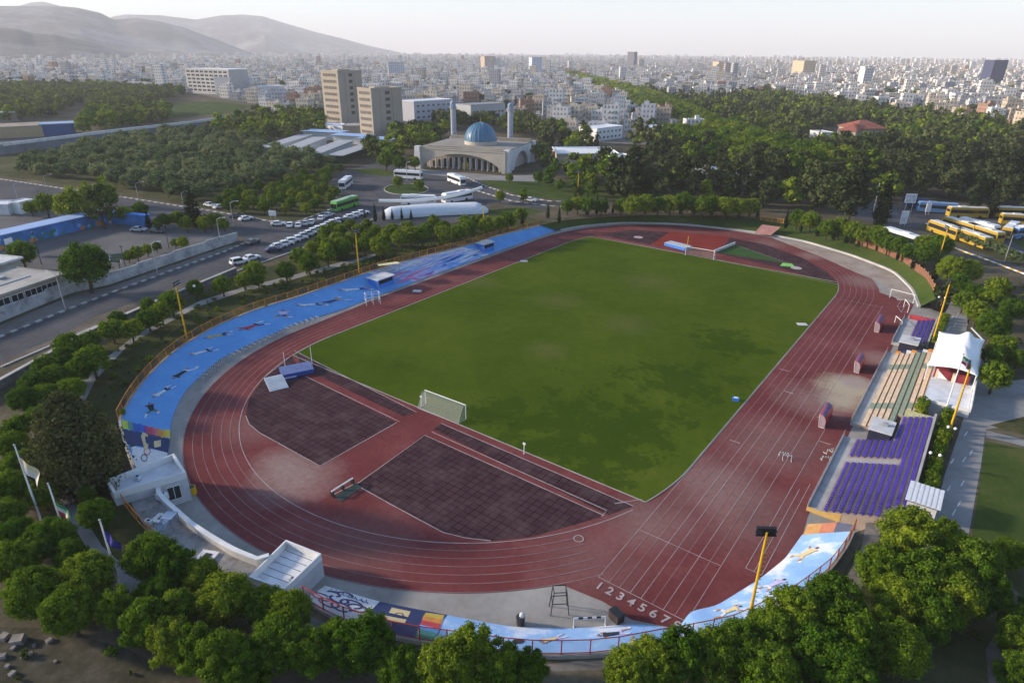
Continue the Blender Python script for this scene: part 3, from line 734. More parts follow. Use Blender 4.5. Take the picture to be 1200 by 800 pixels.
# things standing on the deck
def ladder_platform(loc, rz, label, m):
    r = empty('steel_stairs', loc, rz, label, 'stairs'); mb = MB()
    for x in (-.45, .45): mb.tube([(x, 0, 1.7), (x, 3.2, 0)], .05, 6)
    mb.build('stringer', m, r); mb = MB()
    for k in range(8): mb.box((0, .2+.38*k, 1.6-.2*k), (.9, .24, .04))
    mb.build('tread', m, r); mb = MB(); mb.box((0, -.7, 1.7), (1.3, 1.4, .06))
    for x in (-.6, .6):
        for y in (-1.3, -.1): mb.cyl((x, y, 0), (x, y, 1.7), .05, n=6)
    mb.build('platform', m, r)
PBLU = mat('blue_steel', (.16, .25, .38), .5, .15)
q = G(240, 627, 2.2); ladder_platform((q.x-3.7, q.y-2.1, 2.19), R(-150), 'blue grey steel stairs with platform on the concrete deck', PBLU)
def ac_unit(px, label, z=2.19, s=1.0):
    q = G(px[0], px[1], z); r = empty('air_conditioner', (q.x, q.y, z), R(20), label, 'air conditioner'); mb = MB()
    mb.box((0, 0, .55*s), (1.3*s, .9*s, .8*s)); mb.build('casing', ALU, r)
    mb = MB(); mb.cyl((0, 0, .951*s), (0, 0, .99*s), .33*s, n=12); mb.build('fan_grille', DARK, r)
    mb = MB()
    for x in (-.5, .5):
        for y in (-.35, .35): mb.box((x*s, y*s, .076*s), (.08*s, .08*s, .15*s))
    mb.build('foot', DARK, r)
def pad(px, label, s=1.5):
    q = G(px[0], px[1], 2.2); r = empty('roof_hatch', (q.x, q.y, 2.19), R(25), label, 'hatch'); mb = MB(); mb.box((0, 0, .10), (1.25*s, 1.0*s, .18)); mb.build('slab', WHITE, r); mb = MB(); mb.box((.05, 0, .21), (.5*s, .42*s, .05)); mb.build('cover', DARK, r)
pad((190, 608), 'flat white hatch slab with dark centre on the deck below the left roof terrace'); pad((243, 652), 'flat white hatch slab on the deck nearest the small trees')
ac_unit((191, 585), 'blue grey cooler box beside the left end of the curved wall', s=.9)
ac_unit((175, 614), 'grey cooler box by the rusty deck fence', s=.6)
ac_unit((162, 562), 'small cooler box on the left roof terrace', 3.22, .6)
ac_unit((343, 680), 'little dark cooler box on the right roof terrace', 2.22, .4)

# ------------------------------------------------------------------ grandstands on the right
SEATM = mat('purple_seat', (.060, .034, .30), .5, .3, rnd=.5); STEPC = mat('step_concrete', (.36, .28, .23), .9, .2, .5)
OCHRE = mat('ochre_wall', (.56, .36, .12), .8, .15); PEACH = mat('peach_bench', (.72, .56, .38), .8, .15, .8); SAGE = mat('sage_green_paint', (.27, .34, .24), .8, .15); TERRA = mat('terracotta_riser', (.36, .19, .11), .85, .2)
def stand(name, label, x0, dx, rows, ys, zf, dz, xb):
    """rows of steps rising in +x; ys = list of (y0,y1) per row"""
    r = empty(name, (0, 0, 0), 0, label, 'grandstand'); mb = MB()
    for i in range(rows):
        y0, y1 = ys[i]; x = x0+dx*i; mb.box(((x+x+dx)/2, (y0+y1)/2, (zf+dz*i)/2-.01), (dx, y1-y0, zf+dz*i))
    mb.build('step', STEPC, r)
    mb = MB(); y0, y1 = ys[0]; mb.box(((51.3+x0)/2, (y0+y1)/2, .27), (x0-51.3-.004, y1-y0, .54)); mb.build('front_walkway', CONCL, r)
    mb = MB(); mb.box((51.22, (y0+y1)/2, .42), (.14, y1-y0, .86)); mb.build('front_wall', CONC, r)
    mb = MB()
    for k in range(int((y1-y0)/2.5)+1): mb.cyl((51.22, y0+.1+2.5*k, .85), (51.22, y0+.1+2.5*k, 1.5), .025, n=5)
    mb.tube([(51.22, y0, 1.5), (51.22, y1, 1.5)], .03, 5); mb.build('handrail', STEEL, r)
    return r
def seat_mesh():
    mb = MB(); mb.box((0, 0, .20), (.38, .38, .05)); mb.box((.19, 0, .38), (.05, .38, .32), tilt=Matrix.Rotation(R(8), 3, 'Y')); mb.box((.05, 0, .09), (.08, .30, .17)); return mb
ysA = [(.2, 20.3)]*6+[(.2, 28.4)]*5
sA = stand('seating_stand', 'tall stand of purple plastic seats nearest the camera on the right', 52.75, .74, 11, ysA, .56, .25, 61)
spots = []
for i in range(11):
    y = .7
    while y < ysA[i][1]-.3:
        if not (i < 8 and 13.3 < y < 14.7): spots.append((52.75+.74*i+.40, y, .55+.25*i))
        y += .58
spots.sort(key=lambda p: p[1]); sm = seat_mesh(); s0 = None; bulk = MB()
for k, p in enumerate(spots):
    if k < 100:
        if s0 is None: s0 = sm.build('seat', SEATM, sA); o = s0
        else: o = link('seat', s0.data, sA)
        o.location = p
    else: bulk.add([(v_[0]+p[0], v_[1]+p[1], v_[2]+p[2]) for v_ in sm.v], sm.f)
tag(bulk.build('seat_block', SEATM, sA), kind='stuff')
mb = MB(); mb.add([(51.16, .17, -.02), (54.9, .17, -.02), (54.9, .17, 1.25), (52.75, .17, .60), (51.16, .17, .60)], [(0, 1, 2, 3, 4)]); mb.build('end_wall', OCHRE, sA)
mb = MB(); mb.box((61.1, 14.4, 1.9), (.3, 28.4, 3.8)); mb.build('back_wall', CONCL, sA)
mb = MB(); mb.box((59.2, 28.75, 2.4), (3.6, .25, 1.4)); mb.build('side_wall', mat('olive_wall', (.44, .45, .24), .8), sA)
mb = MB()
for i in range(8): mb.box((52.75+.74*i+.37, 14, .565+.25*i), (.73, 1.1, .06))
mb.build('aisle', CONCL, sA)
sB = stand('bench_stand', 'peach and green striped bench stand between the two purple seat stands', 52.6, .80, 8, [(25.0, 56.5)]*5+[(28.95, 56.5)]*3, .5, .28, 59)
for i in range(8):
    mb = MB(); x = 52.6+.8*i; zt = .5+.28*i
    for (y0, y1, mi) in ((25.05, 31, 0), (31, 33.2, 1), (33.2, 48, 0), (48, 50.4, 1), (50.4, 56.4, 0)):
        m_ = 1 if i in (4, 5) else mi
        if i > 4: y0 = max(y0, 29.0)
        mb.box((x+.32, (y0+y1)/2, zt+.10), (.56, y1-y0-.006, .20), 0, m_)
    mb.build('bench', [PEACH, SAGE], sB)
mb = MB()
for i in range(8): mb.box((52.6+.8*i-.004, 40.7 if i < 5 else 42.75, .5+.28*i-.12), (.02, 31.4 if i < 5 else 27.4, .26))
mb.build('riser', TERRA, sB)
mb = MB(); mb.box((59.2, 42.75, 1.5), (.36, 27.4, 3.4)); mb.build('back_wall', PEACH, sB)
mb = MB()
for i in range(7): mb.box((52.6+.8*i+.4, 56.7, .6+.28*i+.2), (.78, .3, .5), 0, i % 3)
mb.build('painted_end_wall', [PAL[11], PAL[3], PAL[1]], sB)
sC = stand('seating_stand', 'small stand of purple seats beside the white finish frames', 53.6, .74, 4, [(62, 77.5)]*4, .56, .25, 57)
s1 = None
for i in range(4):
    row = MB(); y = 62.5
    while y < 77.2:
        row.add([(v_[0]+53.6+.74*i+.40, v_[1]+y, v_[2]+.55+.25*i) for v_ in sm.v], sm.f); y += .52
    row.build('seat_row', SEATM, sC)
mb = MB(); mb.box((56.9, 69.7, 1.1), (.3, 15.6, 2.2)); mb.build('back_wall', CONCL, sC)
mb = MB(); mb.box((54.4, 77.9, .7), (4.6, .4, 1.4), 0); mb.build('end_wall', PAL[4], sC)
def booth(name, label, x0, x1, y0, y1, h):
    r = empty(name, ((x0+x1)/2, (y0+y1)/2, 0), 0, label, 'booth'); w, d = x1-x0, y1-y0
    mb = MB(); mb.box((0, 0, h/2-.01), (w-.3, d-.3, h)); mb.build('wall', mat('dark_navy_wall', (.02, .022, .045), .8), r)
    mb = MB(); mb.box((0, 0, h+.08), (w, d, .16)); mb.build('roof', OFFWHITE, r)
    mb = MB(); mb.box((-w/2+.13, 0, 1.5), (.05, d-.9, .9)); mb.build('window', GLASS, r)
    mb = MB(); mb.box((.3, .2, h+.36), (.7, .5, .4)); mb.cyl((.3, .2, h+.565), (.3, .2, h+.60), .2, n=10); mb.build('roof_unit', STEEL, r)
booth('control_booth', 'flat white roofed dark booth between the purple seats and the bench stand', 53.9, 56.9, 20.5, 24.7, 2.5)
booth('control_booth', 'flat white roofed dark booth between the bench stand and the small seat stand', 52.6, 55.7, 57.4, 61.6, 2.5)

# VIP deck, tent
t = empty('terrace_block', (62, 45.5, 0), 0, 'white terrace block carrying the tent behind the bench stand', 'building')
mb = MB(); mb.box((0, 0, 1.6), (5.9, 24.4, 3.24)); mb.build('wall', RENDERW, t)
mb = MB(); mb.box((0, 0, 3.235), (5.6, 24.2, .02)); mb.build('deck_floor', ROOF, t)
mb = MB()
mb.box((2.98, 0, 3.7), (.16, 24.6, 1.0)); mb.box((0, -12.25, 3.45), (5.8, .16, .5)); mb.build('parapet', WHITE, t)
t = empty('canopy_tent', (61.5, 49.5, 3.24), 0, 'white peaked fabric tent over the maroon box behind the bench stand', 'tent')
TENTM = mat('tent_fabric', (.80, .80, .79), .7, .05)
def tent_h(u, v_):
    z_ = 2.6
    for pu in (.27, .73):
        d = math.hypot((u-pu)*2.0, (v_-.62)*1.1); z_ += 2.9*max(0, 1-d/.95)**2.4
    e = min(v_, 1-v_)*4; z_ -= .35*max(0, 1-e)*(math.sin(u*math.pi*2)**2)
    return z_
mb = MB(); nu, nv = 28, 14; V = []
for j in range(nv+1):
    for i in range(nu+1):
        u, v_ = i/nu, j/nv; sag = .35*math.sin(u*math.pi)*(1 if v_ < .5 else -1)*abs(v_-.5)*2
        V.append((-3.4+6.8*v_+sag, -8.6+17.2*u+.5*math.sin(v_*math.pi)*(1 if u < .5 else -1)*abs(u-.5)*2, tent_h(u, v_)))
mb.add(V, [(j*(nu+1)+i, (j+1)*(nu+1)+i, (j+1)*(nu+1)+i+1, j*(nu+1)+i+1) for j in range(nv) for i in range(nu)])
o = mb.build('fabric_roof', TENTM, t, True); md = o.modifiers.new('thickness', 'SOLIDIFY'); md.thickness = .04
for x in (-3.2, 3.2):
    for y in (-8.2, -2.7, 2.7, 8.2): mb = MB(); mb.cyl((x, y, 0), (x, y, 2.7), .08, n=8); mb.build('pole', WHITE, t)
for y in (-3.9, 3.9): mb = MB(); mb.cyl((.8, y, 0), (.8, y, 4.35), .1, n=8); mb.build('mast', WHITE, t)
mb = MB(); mb.tube([(1, 8.6, 4.4), (3.2, 8.4, 2.7)], .12, 6); mb.build('brace', WHITE, t)
t = empty('vip_box', (61.7, 47.8, 3.25), 0, 'maroon walled box with pale pillars under the white tent', 'booth')
MAROON = mat('maroon_panel', (.22, .025, .04), .7, .15)
mb = MB(); mb.box((0, 0, .75), (4.8, 9.5, 1.5)); mb.build('panel_wall', MAROON, t)
mb = MB(); mb.box((.4, -4.79, .75), (.6, .1, 1.6)); mb.box((-2.0, -4.79, .75), (.3, .1, 1.6)); mb.build('pillar', PEACH, t)
mb = MB(); mb.add([(-1.8, -4.82, .05), (-.3, -4.82, .05), (-1.9, -4.82, 1.4)], [(0, 1, 2)]); mb.build('white_mark', WHITE, t)
# hut
t = empty('kiosk_hut', (62.2, 4.6, GZ), 0, 'white hut with ribbed metal roof behind the purple seats', 'hut')
mb = MB(); mb.box((0, 0, .95), (2.9, 3.2, 1.9)); mb.build('wall', RENDERW, t)
mb = MB()
for k in range(14): mb.box((-1.6+.247*k, 0, 2.42+.03*(k % 2)), (.247, 4.1, .05), tilt=Matrix.Rotation(R(3), 3, 'X'))
mb.build('metal_roof', ALU, t)
for k in range(10): mb = MB(); mb.box((-1.35+.3*k, -1.5, 2.14), (.07, .12, .44)); mb.build('slat', DARK, t)
# planter bed behind the seats
PLANT = ground_mat('planter_soil', [(.06, .05, .03), (.09, .08, .04), (.13, .11, .07)], .8, 3)
sheet('planting_bed', None, PLANT, z=GZ, dz=.012, world_pts=[Vector((x, y, 0)) for x, y in ((61.3, 7), (63.3, 7), (63.6, 33), (61.6, 33))])
# clutter on grandstand: flags etc. follow in the furniture section
# ------------------------------------------------------------------ things on and round the track
def along(px0, px1, z=0):
    a, b_ = G(px0[0], px0[1], z), G(px1[0], px1[1], z); return (a+b_)/2, math.atan2((b_-a).y, (b_-a).x), (b_-a).length
REDCLEAR = mat('red_shelter_sheet', (.40, .05, .05), .4, .15); STRIPE = mat('blue_grey_slat', (.10, .10, .22), .6, .15)
def dugout(y, x, ln, label, tint):
    r = empty('team_shelter', (x, y, 0), 0, label, 'dugout')
    def prof(k, n=8): a = math.pi*.5*k/n; return (.75-1.25*math.cos(a)*.0+(-.55+1.25*math.sin(a))*-1+.55, 2.0*math.cos(a)) if 0 else (.62-1.3*math.sin(a), .9+1.15*math.cos(a)) 
    # curved shell: back wall at +x (away from the pitch is +x), roof curving towards the pitch
    pr = [(.65, 0.0), (.65, .9), (.60, 1.35), (.42, 1.75), (.10, 2.0), (-.35, 2.08)]
    mb = MB(); V = [(px_, yy, pz) for yy in (-ln/2, ln/2) for px_, pz in pr]; k = len(pr)
    mb.add(V, [(i, i+1, k+i+1, k+i) for i in range(k-1)]); o = mb.build('curved_shell', REDCLEAR, r, True)
    md = o.modifiers.new('thickness', 'SOLIDIFY'); md.thickness = .04
    mb = MB(); V = [(-.45, 0, 2.11), (.12, 0, 2.03), (.46, 0, 1.77)]; nn = max(4, int(ln/.8))
    for j in range(nn):
        y0 = -ln/2+ln*j/nn+.12; y1 = y0+ln/nn-.24
        for a, b_ in zip(V[:-1], V[1:]): mb.add([(a[0], y0, a[2]+.02), (b_[0]+.02, y0, b_[2]+.02), (b_[0]+.02, y1, b_[2]+.02), (a[0], y1, a[2]+.02)], [(0, 1, 2, 3)])
    mb.build('roof_panel', STRIPE, r)
    for yy in (-ln/2, ln/2):
        mb = MB(); mb.add([(px_, yy*.995, pz) for px_, pz in pr]+[(-.1, yy*.995, 0)], [range(len(pr)+1)]); mb.build('side_panel', mat('clear_sheet', (.6, .5, .5), .3, .1, alpha=.45), r)
        mb = MB(); mb.tube([(-.35, yy*1.003, 2.08), (-.25, yy*1.003, 1.0), (-.1, yy*1.003, 0)]+[(.65, yy*1.003, .02)], .04, 6); mb.build('frame', WHITE, r)
    mb = MB(); mb.box((.28, 0, .42), (.4, ln-.3, .06)); mb.box((.28, 0, .2), (.08, ln-.6, .39)); mb.build('bench_seat', STRIPE, r)
dugout(23.9, 47.7, 4.6, 'red curved team shelter nearest the camera beside the track', 0)
dugout(46.8, 48.1, 4.2, 'red curved team shelter beside the sandy patch', 0)
dugout(69.5, 47.6, 5.0, 'red curved team shelter farthest from the camera near the finish line', 0)
def goal(c, rz, label, w=7.32, h=2.44, dp=1.8, net=True):
    r = empty('football_goal', c, rz, label, 'goal'); mb = MB()
    for y in (-w/2, w/2): mb.cyl((0, y, 0), (0, y, h), .07, n=8)
    mb.cyl((0, -w/2-.07, h), (0, w/2+.07, h), .07, n=8); mb.build('goal_frame', WHITE, r)
    mb = MB()
    for y in (-w/2, w/2): mb.tube([(.0, y, h), (.7, y, h-.03), (dp, y, .05), (0, y, .05)], .035, 6)
    mb.cyl((dp, -w/2, .05), (dp, w/2, .05), .035, n=6); mb.build('back_frame', STEEL, r)
    if net:
        m_ = mat('goal_net', (.62, .64, .62), .8, .05, alpha=.20); mb = MB(); y0, y1 = -w/2+.03, w/2-.03
        mb.add([(0, y0, h-.06), (.7, y0, h-.08), (dp, y0, .08), (0, y0, .08), (0, y1, h-.06), (.7, y1, h-.08), (dp, y1, .08), (0, y1, .08)], [(0, 1, 5, 4), (1, 2, 6, 5), (0, 3, 2, 1), (4, 5, 6, 7)])
        mb.build('net', m_, r)
    return r
g0, g1 = G(499, 473, 0), G(546, 491, 0); d_ = g1-g0
goal((g0+g1)/2+Vector((0, 0, 0)), math.atan2(d_.y, d_.x)-math.pi/2, 'white football goal with net beside the red runway on the near side of the field', d_.length)
g0, g1 = G(803, 299, 0), G(836, 304.5, 0); d_ = g1-g0
goal((g0+g1)/2, math.atan2(d_.y, d_.x)+math.pi/2, 'white football goal in front of the new red landing ground on the far side', d_.length)
q = G(1056, 352, 0); goal(q, R(75), 'white training goal frame standing nearest the white kerb of the far bend', 5, 2, 1.4, False)
q = G(1061, 363, 0); goal(q, R(200), 'second white training goal frame lying closer to the seats', 3.6, 1.8, 1.2, False)
q = G(1052, 381, 0); goal(q, R(30), 'small white goal frame beside the farthest red shelter', 3, 1.4, 1, False)
# high jump area
MATB = mat('blue_mat', (.03, .07, .30), .7, .15); MATW = mat('mat_white', (.45, .46, .48), .7, .1)
c, rz, L_ = along((326, 433), (369, 427)); 
t = empty('high_jump_mat', G(348, 436, 0), R(64), 'thick blue high jump mat on the dark tiles near the field corner', 'crash mat')
mb = MB(); mb.box((0, 0, .4), (5.2, 3.4, .72)); mb.build('foam_block', MATB, t)
mb = MB(); mb.box((0, 0, .785), (5.25, 3.45, .05)); mb.build('top_cover', mat('mat_top', (.10, .14, .30), .6, .2), t)
t = empty('foam_mat', G(336, 443, 0), R(64), 'thin grey blue mat lying beside the high jump mat', 'mat'); mb = MB(); mb.box((0, 0, .12), (3.2, 1.3, .2)); mb.build('pad', MATB, t); mb = MB(); mb.box((0, 0, .235), (3.1, 1.2, .02)); mb.build('top_cover', MATW, t)
for px, lab in (((335, 434), 'white high jump upright standing left of the blue mat'), ((366, 427), 'white high jump upright standing right of the blue mat')):
    t = empty('high_jump_upright', G(px[0], px[1], 0), 0, lab, 'upright'); mb = MB(); mb.cyl((0, 0, .05), (0, 0, 3.4), .045, n=6); mb.build('pole', WHITE, t); mb = MB(); mb.box((0, 0, .03), (.7, .5, .06)); mb.build('base', DARK, t)
t = empty('mat_cover', G(324, 451, 0), R(68), 'white slatted steel cover leaning flat on the dark tiles', 'cover'); mb = MB(); mb.box((0, 0, .42), (3.0, 4.0, .06), tilt=Matrix.Rotation(R(10), 3, 'X')); mb.build('sheet', ALU, t)
mb = MB()
for k in range(9): mb.box((0, -1.7+.42*k, .475+.0741*(k-4)), (2.9, .1, .05), tilt=Matrix.Rotation(R(10), 3, 'X'))
mb.build('slat', OFFWHITE, t)
t = empty('crash_mat', G(794, 289.5, 0), R(-12), 'pale blue landing mat by the far football goal', 'crash mat'); mb = MB(); mb.box((0, 0, .4), (7, 3.2, .8)); mb.build('foam_block', BLUE, t); mb = MB(); mb.box((0, 0, .84), (7.05, 3.25, .06)); mb.build('top_cover', MATW, t)
t = empty('pole_vault_upright', G(805, 293, 0), 0, 'yellow vault upright beside the pale blue landing mat', 'upright'); mb = MB(); mb.cyl((0, 0, .1), (0, 0, 4), .09, n=6); mb.build('pole', YELLOW, t); mb = MB(); mb.box((0, 0, .06), (.9, .6, .12)); mb.build('base', DARK, t)
t = empty('sector_barrier', (0, 0, 0), 0, 'low white barrier wall along the green turf sector', 'barrier'); mb = MB(); mb.wall(gpts([(837, 296), (861, 286.5)], 0), .3, 0, .75); mb.build('barrier_body', OFFWHITE, t)
# steeplechase barrier and water jump kerb
def hurdle(loc, rz, label, w=1.2, h=1.0, m=None, group=None, wood=None):
    r = empty('hurdle', loc, rz, label, 'hurdle', group); mb = MB()
    for x in (-w/2, w/2): mb.tube([(x, .6, .03), (x, 0, .03), (x, 0, h)], .04, 5)
    mb.cyl((-w/2, 0, h-.12), (w/2, 0, h-.12), .03, n=5)
    mb.build('frame', m or STEEL, r); mb = MB()
    for k in range(7): mb.box((-w/2+w*(k+.5)/7, 0, h), (w/7, .06, .12 if w < 2 else .2), 0, k % 2)
    mb.build('bar', [WHITE, BLACK], r); return r
c, rz, L_ = along((389, 582), (414, 566)); t = empty('water_jump_barrier', c, rz, 'low black and white steeplechase barrier on the bend beside the dark tiles', 'barrier'); mb = MB()
mb.box((0, 0, .8), (L_, .14, .16)); mb.build('beam', WHITE, t); mb = MB()
for x in (-L_/2+.1, 0, L_/2-.1): mb.box((x, 0, .36), (.14, .6, .72))
mb.build('foot', BLACK, t)
tag(sheet('water_jump_pit', [(392, 582), (417, 566), (424, 571), (400, 588)], mat('dark_pit', (.03, .045, .035), .4, .3), z=0, dz=.05), kind='structure')
c, rz, L_ = along((672, 733), (709, 731)); hurdle(c, rz+math.pi, 'long black and white steeplechase hurdle on the concrete below the lane numbers', L_, .95, WHITE)
for i, (x, y, a_) in enumerate(((918, 535, 20), (922, 538, 200), (972, 531, 60), (968, 540, 25))): hurdle(G(x, y, 0), R(a_), 'pair of loose white hurdles on the red track, the %s from the left' % ORD[i], 1.1, .7, OFFWHITE)
h0 = None
rowp = resample(gpts([(236, 447), (262, 424), (302, 405), (345, 384), (372, 375)], 0), 26); kids = {}
for i, p in enumerate(rowp):
    d = (rowp[min(i+1, 25)]-rowp[max(i-1, 0)]); a_ = math.atan2(d.y, d.x)+math.pi/2
    if h0 is None:
        h0 = hurdle(p, a_, 'stored hurdle standing in the long row along the blue terrace', 1.1, .75, STEEL, 'hurdles stored along the blue terrace'); kids = kid_map(h0)
    else:
        o = copy_tree(h0, kids); o.location = p; o.rotation_euler = (0, 0, a_)
# frame tower, dark box, post
t = empty('frame_tower', G(655, 715, 0), R(40), 'tall open black steel frame on the pale concrete apron', 'frame'); mb = MB()
for x in (-.9, .9):
    for y in (-.6, .6): mb.cyl((x, y, 0), (x*.7, y*.8, 2.8), .05, n=5)
mb.build('leg', DARK, t); mb = MB(); mb.tube([(-.63, -.48, 2.8), (.63, -.48, 2.8), (.63, .48, 2.8), (-.63, .48, 2.8), (-.63, -.48, 2.8)], .05, 5); mb.tube([(-.75, -.54, 1.4), (.75, -.54, 1.4), (.75, .54, 1.4), (-.75, .54, 1.4), (-.75, -.54, 1.4)], .05, 5); mb.build('crossbar', DARK, t)
t = empty('dark_crate', G(722, 725, 0), R(-20), 'dark brown box beside the long hurdle', 'box'); mb = MB(); mb.box((0, 0, .45), (1.3, .9, .9)); mb.build('crate_body', mat('dark_wood', (.05, .035, .03), .8), t); mb = MB(); mb.box((0, 0, .94), (1.36, .96, .07)); mb.build('lid', DARK, t)
t = empty('rubbish_bin', G(610, 731, 0), 0, 'small dark bin with pale bag on top at the edge of the pale terrace', 'bin'); mb = MB(); mb.cyl((0, 0, 0), (0, 0, 1.0), .38, .45, 10); mb.build('bin_body', DARK, t); mb = MB(); mb.ball((.1, .1, 1.15), .3, 8, 5); mb.build('bag', OFFWHITE, t)
t = empty('drinks_barrel', G(226, 578, 0), 0, 'yellow round barrel beside the white block wall', 'barrel'); mb = MB(); mb.cyl((0, 0, 0), (0, 0, 1.0), .5, n=12); mb.build('barrel_body', YELLOW, t); mb = MB(); mb.cyl((0, 0, 1.0), (0, 0, 1.04), .36, n=12); mb.build('lid', DARK, t)
t = empty('corner_box', G(862, 469, 0), R(20), 'small blue and white box on the grass at the field edge', 'box'); mb = MB(); mb.box((0, 0, .25), (1.0, .7, .5)); mb.build('box_body', BLUE, t); mb = MB(); mb.box((0, 0, .53), (.6, .5, .05)); mb.build('lid', WHITE, t)
for i, (x, y) in enumerate(((489, 341), (614, 306), (940, 380))):
    t = empty('ground_cover', G(x, y, 0), R(35), 'pale flat hatch cover on the field edge, the %s from the left' % ORD[i], 'hatch'); mb = MB(); mb.box((0, 0, .06), (1.8, 1.2, .09)); mb.build('cover_plate', OFFWHITE, t); mb = MB(); mb.box((0, 0, .02), (2.1, 1.5, .04)); mb.build('rim', CONC, t)
for i, (x, y, lab) in enumerate(((494, 476, 'white corner post beside the near football goal'), (614, 532, 'white post at the edge of the field by the red runway'))):
    t = empty('marker_post', G(x, y, 0), 0, lab, 'post'); mb = MB(); mb.cyl((0, 0, 0), (0, 0, 1.6), .06, n=6); mb.build('pole', WHITE, t); mb = MB(); mb.box((0, 0, 1.7), (.4, .1, .3)); mb.build('plate', WHITE, t)
# judges' shelters on the left bank
def bank_booth(px, label, s=1.0, slab=OFFWHITE):
    u, t_ = BL.st(px); p = BL.P(u, t_, 0); A_, B_ = BL.P(max(0, u-.02), t_), BL.P(min(1, u+.02), t_); rz = math.atan2((B_-A_).y, (B_-A_).x)
    r = empty('bank_booth', p, rz, label, 'booth'); mb = MB(); mb.box((0, 0, .4), (5*s, 3.2*s, 2.6)); mb.build('wall', BLUE, r)
    mb = MB(); mb.box((0, 0, 1.76), (5.6*s, 3.8*s, .14)); mb.build('roof', slab, r)
    mb = MB(); mb.box((0, -1.62*s, 1.0), (4.2*s, .06, .8)); mb.build('window', GLASS, r)
    mb = MB()
    for x in (-2.6*s, 2.6*s): mb.cyl((x, -1.8*s, -1.4), (x, -1.8*s, 1.7), .07, n=6)
    mb.build('post', STEEL, r); return r
bank_booth((447, 332), 'white roofed blue booth on the blue terrace beside the abstract mural')
bank_booth((569, 291), 'white roofed blue booth at the far end of the abstract mural', .85)
t = empty('sunshade', BL.P(*BL.st((455, 318)), 0), R(60), 'pale yellow sheet canopy behind the white roofed booth', 'canopy'); mb = MB(); mb.box((0, 0, 1.9), (5, 3, .1), tilt=Matrix.Rotation(R(-8), 3, 'X')); mb.build('canopy_sheet', mat('cream_sheet', (.60, .58, .30), .8), t); mb = MB()
for x in (-2.3, 2.3):
    for y in (-1.3, 1.3): mb.cyl((x, y, -.3), (x, y, 1.85+y*-.14), .05, n=6)
mb.build('post', STEEL, t)
t = empty('scaffold_tower', G(437, 356, .3), R(60), 'white scaffold frame beside the booth on the blue terrace', 'scaffold'); mb = MB()
for x in (-1.5, 0, 1.5):
    for y in (-.7, .7): mb.cyl((x, y, 0), (x, y, 2.6), .05, n=5)
mb.build('upright', WHITE, t); mb = MB()
for z_ in (1.2, 2.55): mb.tube([(-1.5, -.7, z_), (1.5, -.7, z_), (1.5, .7, z_), (-1.5, .7, z_), (-1.5, -.7, z_)], .045, 5)
mb.build('crossbar', WHITE, t)

# ------------------------------------------------------------------ masts, lamps, flags
LAMPG = mat('lamp_glass', (.35, .36, .40), .2, .1)
def mast(px, h, label, head='box', rz=0, z=GZ, box=True):
    r = empty('floodlight_mast', G(px[0], px[1], z), rz, label, 'floodlight mast'); mb = MB(); mb.cyl((0, 0, -.2), (0, 0, h), .17, .10, 8); mb.build('pole', YELLOW, r)
    mb = MB(); mb.box((0, .1, h+.06), (1.8, .1, .10)); mb.box((0, .1, h-.42), (1.8, .1, .10)); mb.build('crossarm', DARK, r)
    for k in range(8):
        m2 = MB(); m2.box((0, 0, 0), (.36, .26, .30), tilt=Matrix.Rotation(R(25), 3, 'X')); o = m2.build('lamp_housing', DARK, r); o.location = (-.66+.44*(k % 4), .26, h+.22-.48*(k//4))
        m2 = MB(); m2.box((0, .137, -.064), (.30, .02, .24), tilt=Matrix.Rotation(R(25), 3, 'X')); m2.build('lamp_glass', LAMPG, o)
    if box: mb = MB(); mb.box((0, -.28, 2.2), (.5, .35, .8)); mb.build('control_box', DARK, r)
    mb = MB()
    for k in range(int(h/.5)-4): mb.box((.24, 0, 2+.5*k), (.28, .04, .04))
    mb.build('climbing_rung', YELLOW, r); return r
mast((875, 737), 11.2, 'yellow floodlight mast beside the pale cloud terrace nearest the camera', rz=R(35))
mast((219, 396), 10.6, 'yellow floodlight mast at the rim of the blue terrace on the left', rz=R(-60))
mast((421, 320), 10.3, 'yellow floodlight mast behind the white roofed booth on the blue terrace', rz=R(-90))
mast((567, 275), 9, 'yellow floodlight mast at the far end of the blue terrace', rz=R(-110))
mast((677, 228), 8.5, 'yellow mast among trees beyond the far bend', rz=R(-160))
mast((1093, 400), 11.7, 'yellow floodlight mast behind the small purple seat stand', rz=R(90))
mast((1098, 312), 10, 'yellow floodlight mast rising from the tree row right of the far bend', rz=R(120))
mast((1112, 507), 10.6, 'yellow floodlight mast behind the white terrace block near the promenade', rz=R(90))
def flagpole(px, h, label, cols, fz, z=GZ, tilt=0, size=2.2, seed=1):
    r = empty('flagpole', G(px[0], px[1], z), R(20), label, 'flagpole'); mb = MB(); mb.cyl((0, 0, -.1), (0, 0, h), .12, .07, 8); mb.build('pole', WHITE, r)
    mb = MB(); mb.ball((0, 0, h+.08), .12, 8, 5); mb.build('finial', STEEL, r)
    mb = MB(); rnd = random.Random(seed); nu, nv = 8, 6; V = []
    for j in range(nv+1):
        for i in range(nu+1):
            u, v_ = i/nu, j/nv
            V.append((.1+size*u*.62*(1-.25*v_), .28*math.sin(u*7+v_*2+seed)*u, fz-size*.62*v_*(1-.2*u)-size*.62*u*(.5+.3*u)))
    for j in range(nv):
        for i in range(nu): mb.add([V[j*(nu+1)+i], V[(j+1)*(nu+1)+i], V[(j+1)*(nu+1)+i+1], V[j*(nu+1)+i+1]], [(0, 1, 2, 3)], min(len(cols)-1, j*len(cols)//nv))
    mb.build('flag', cols, r)
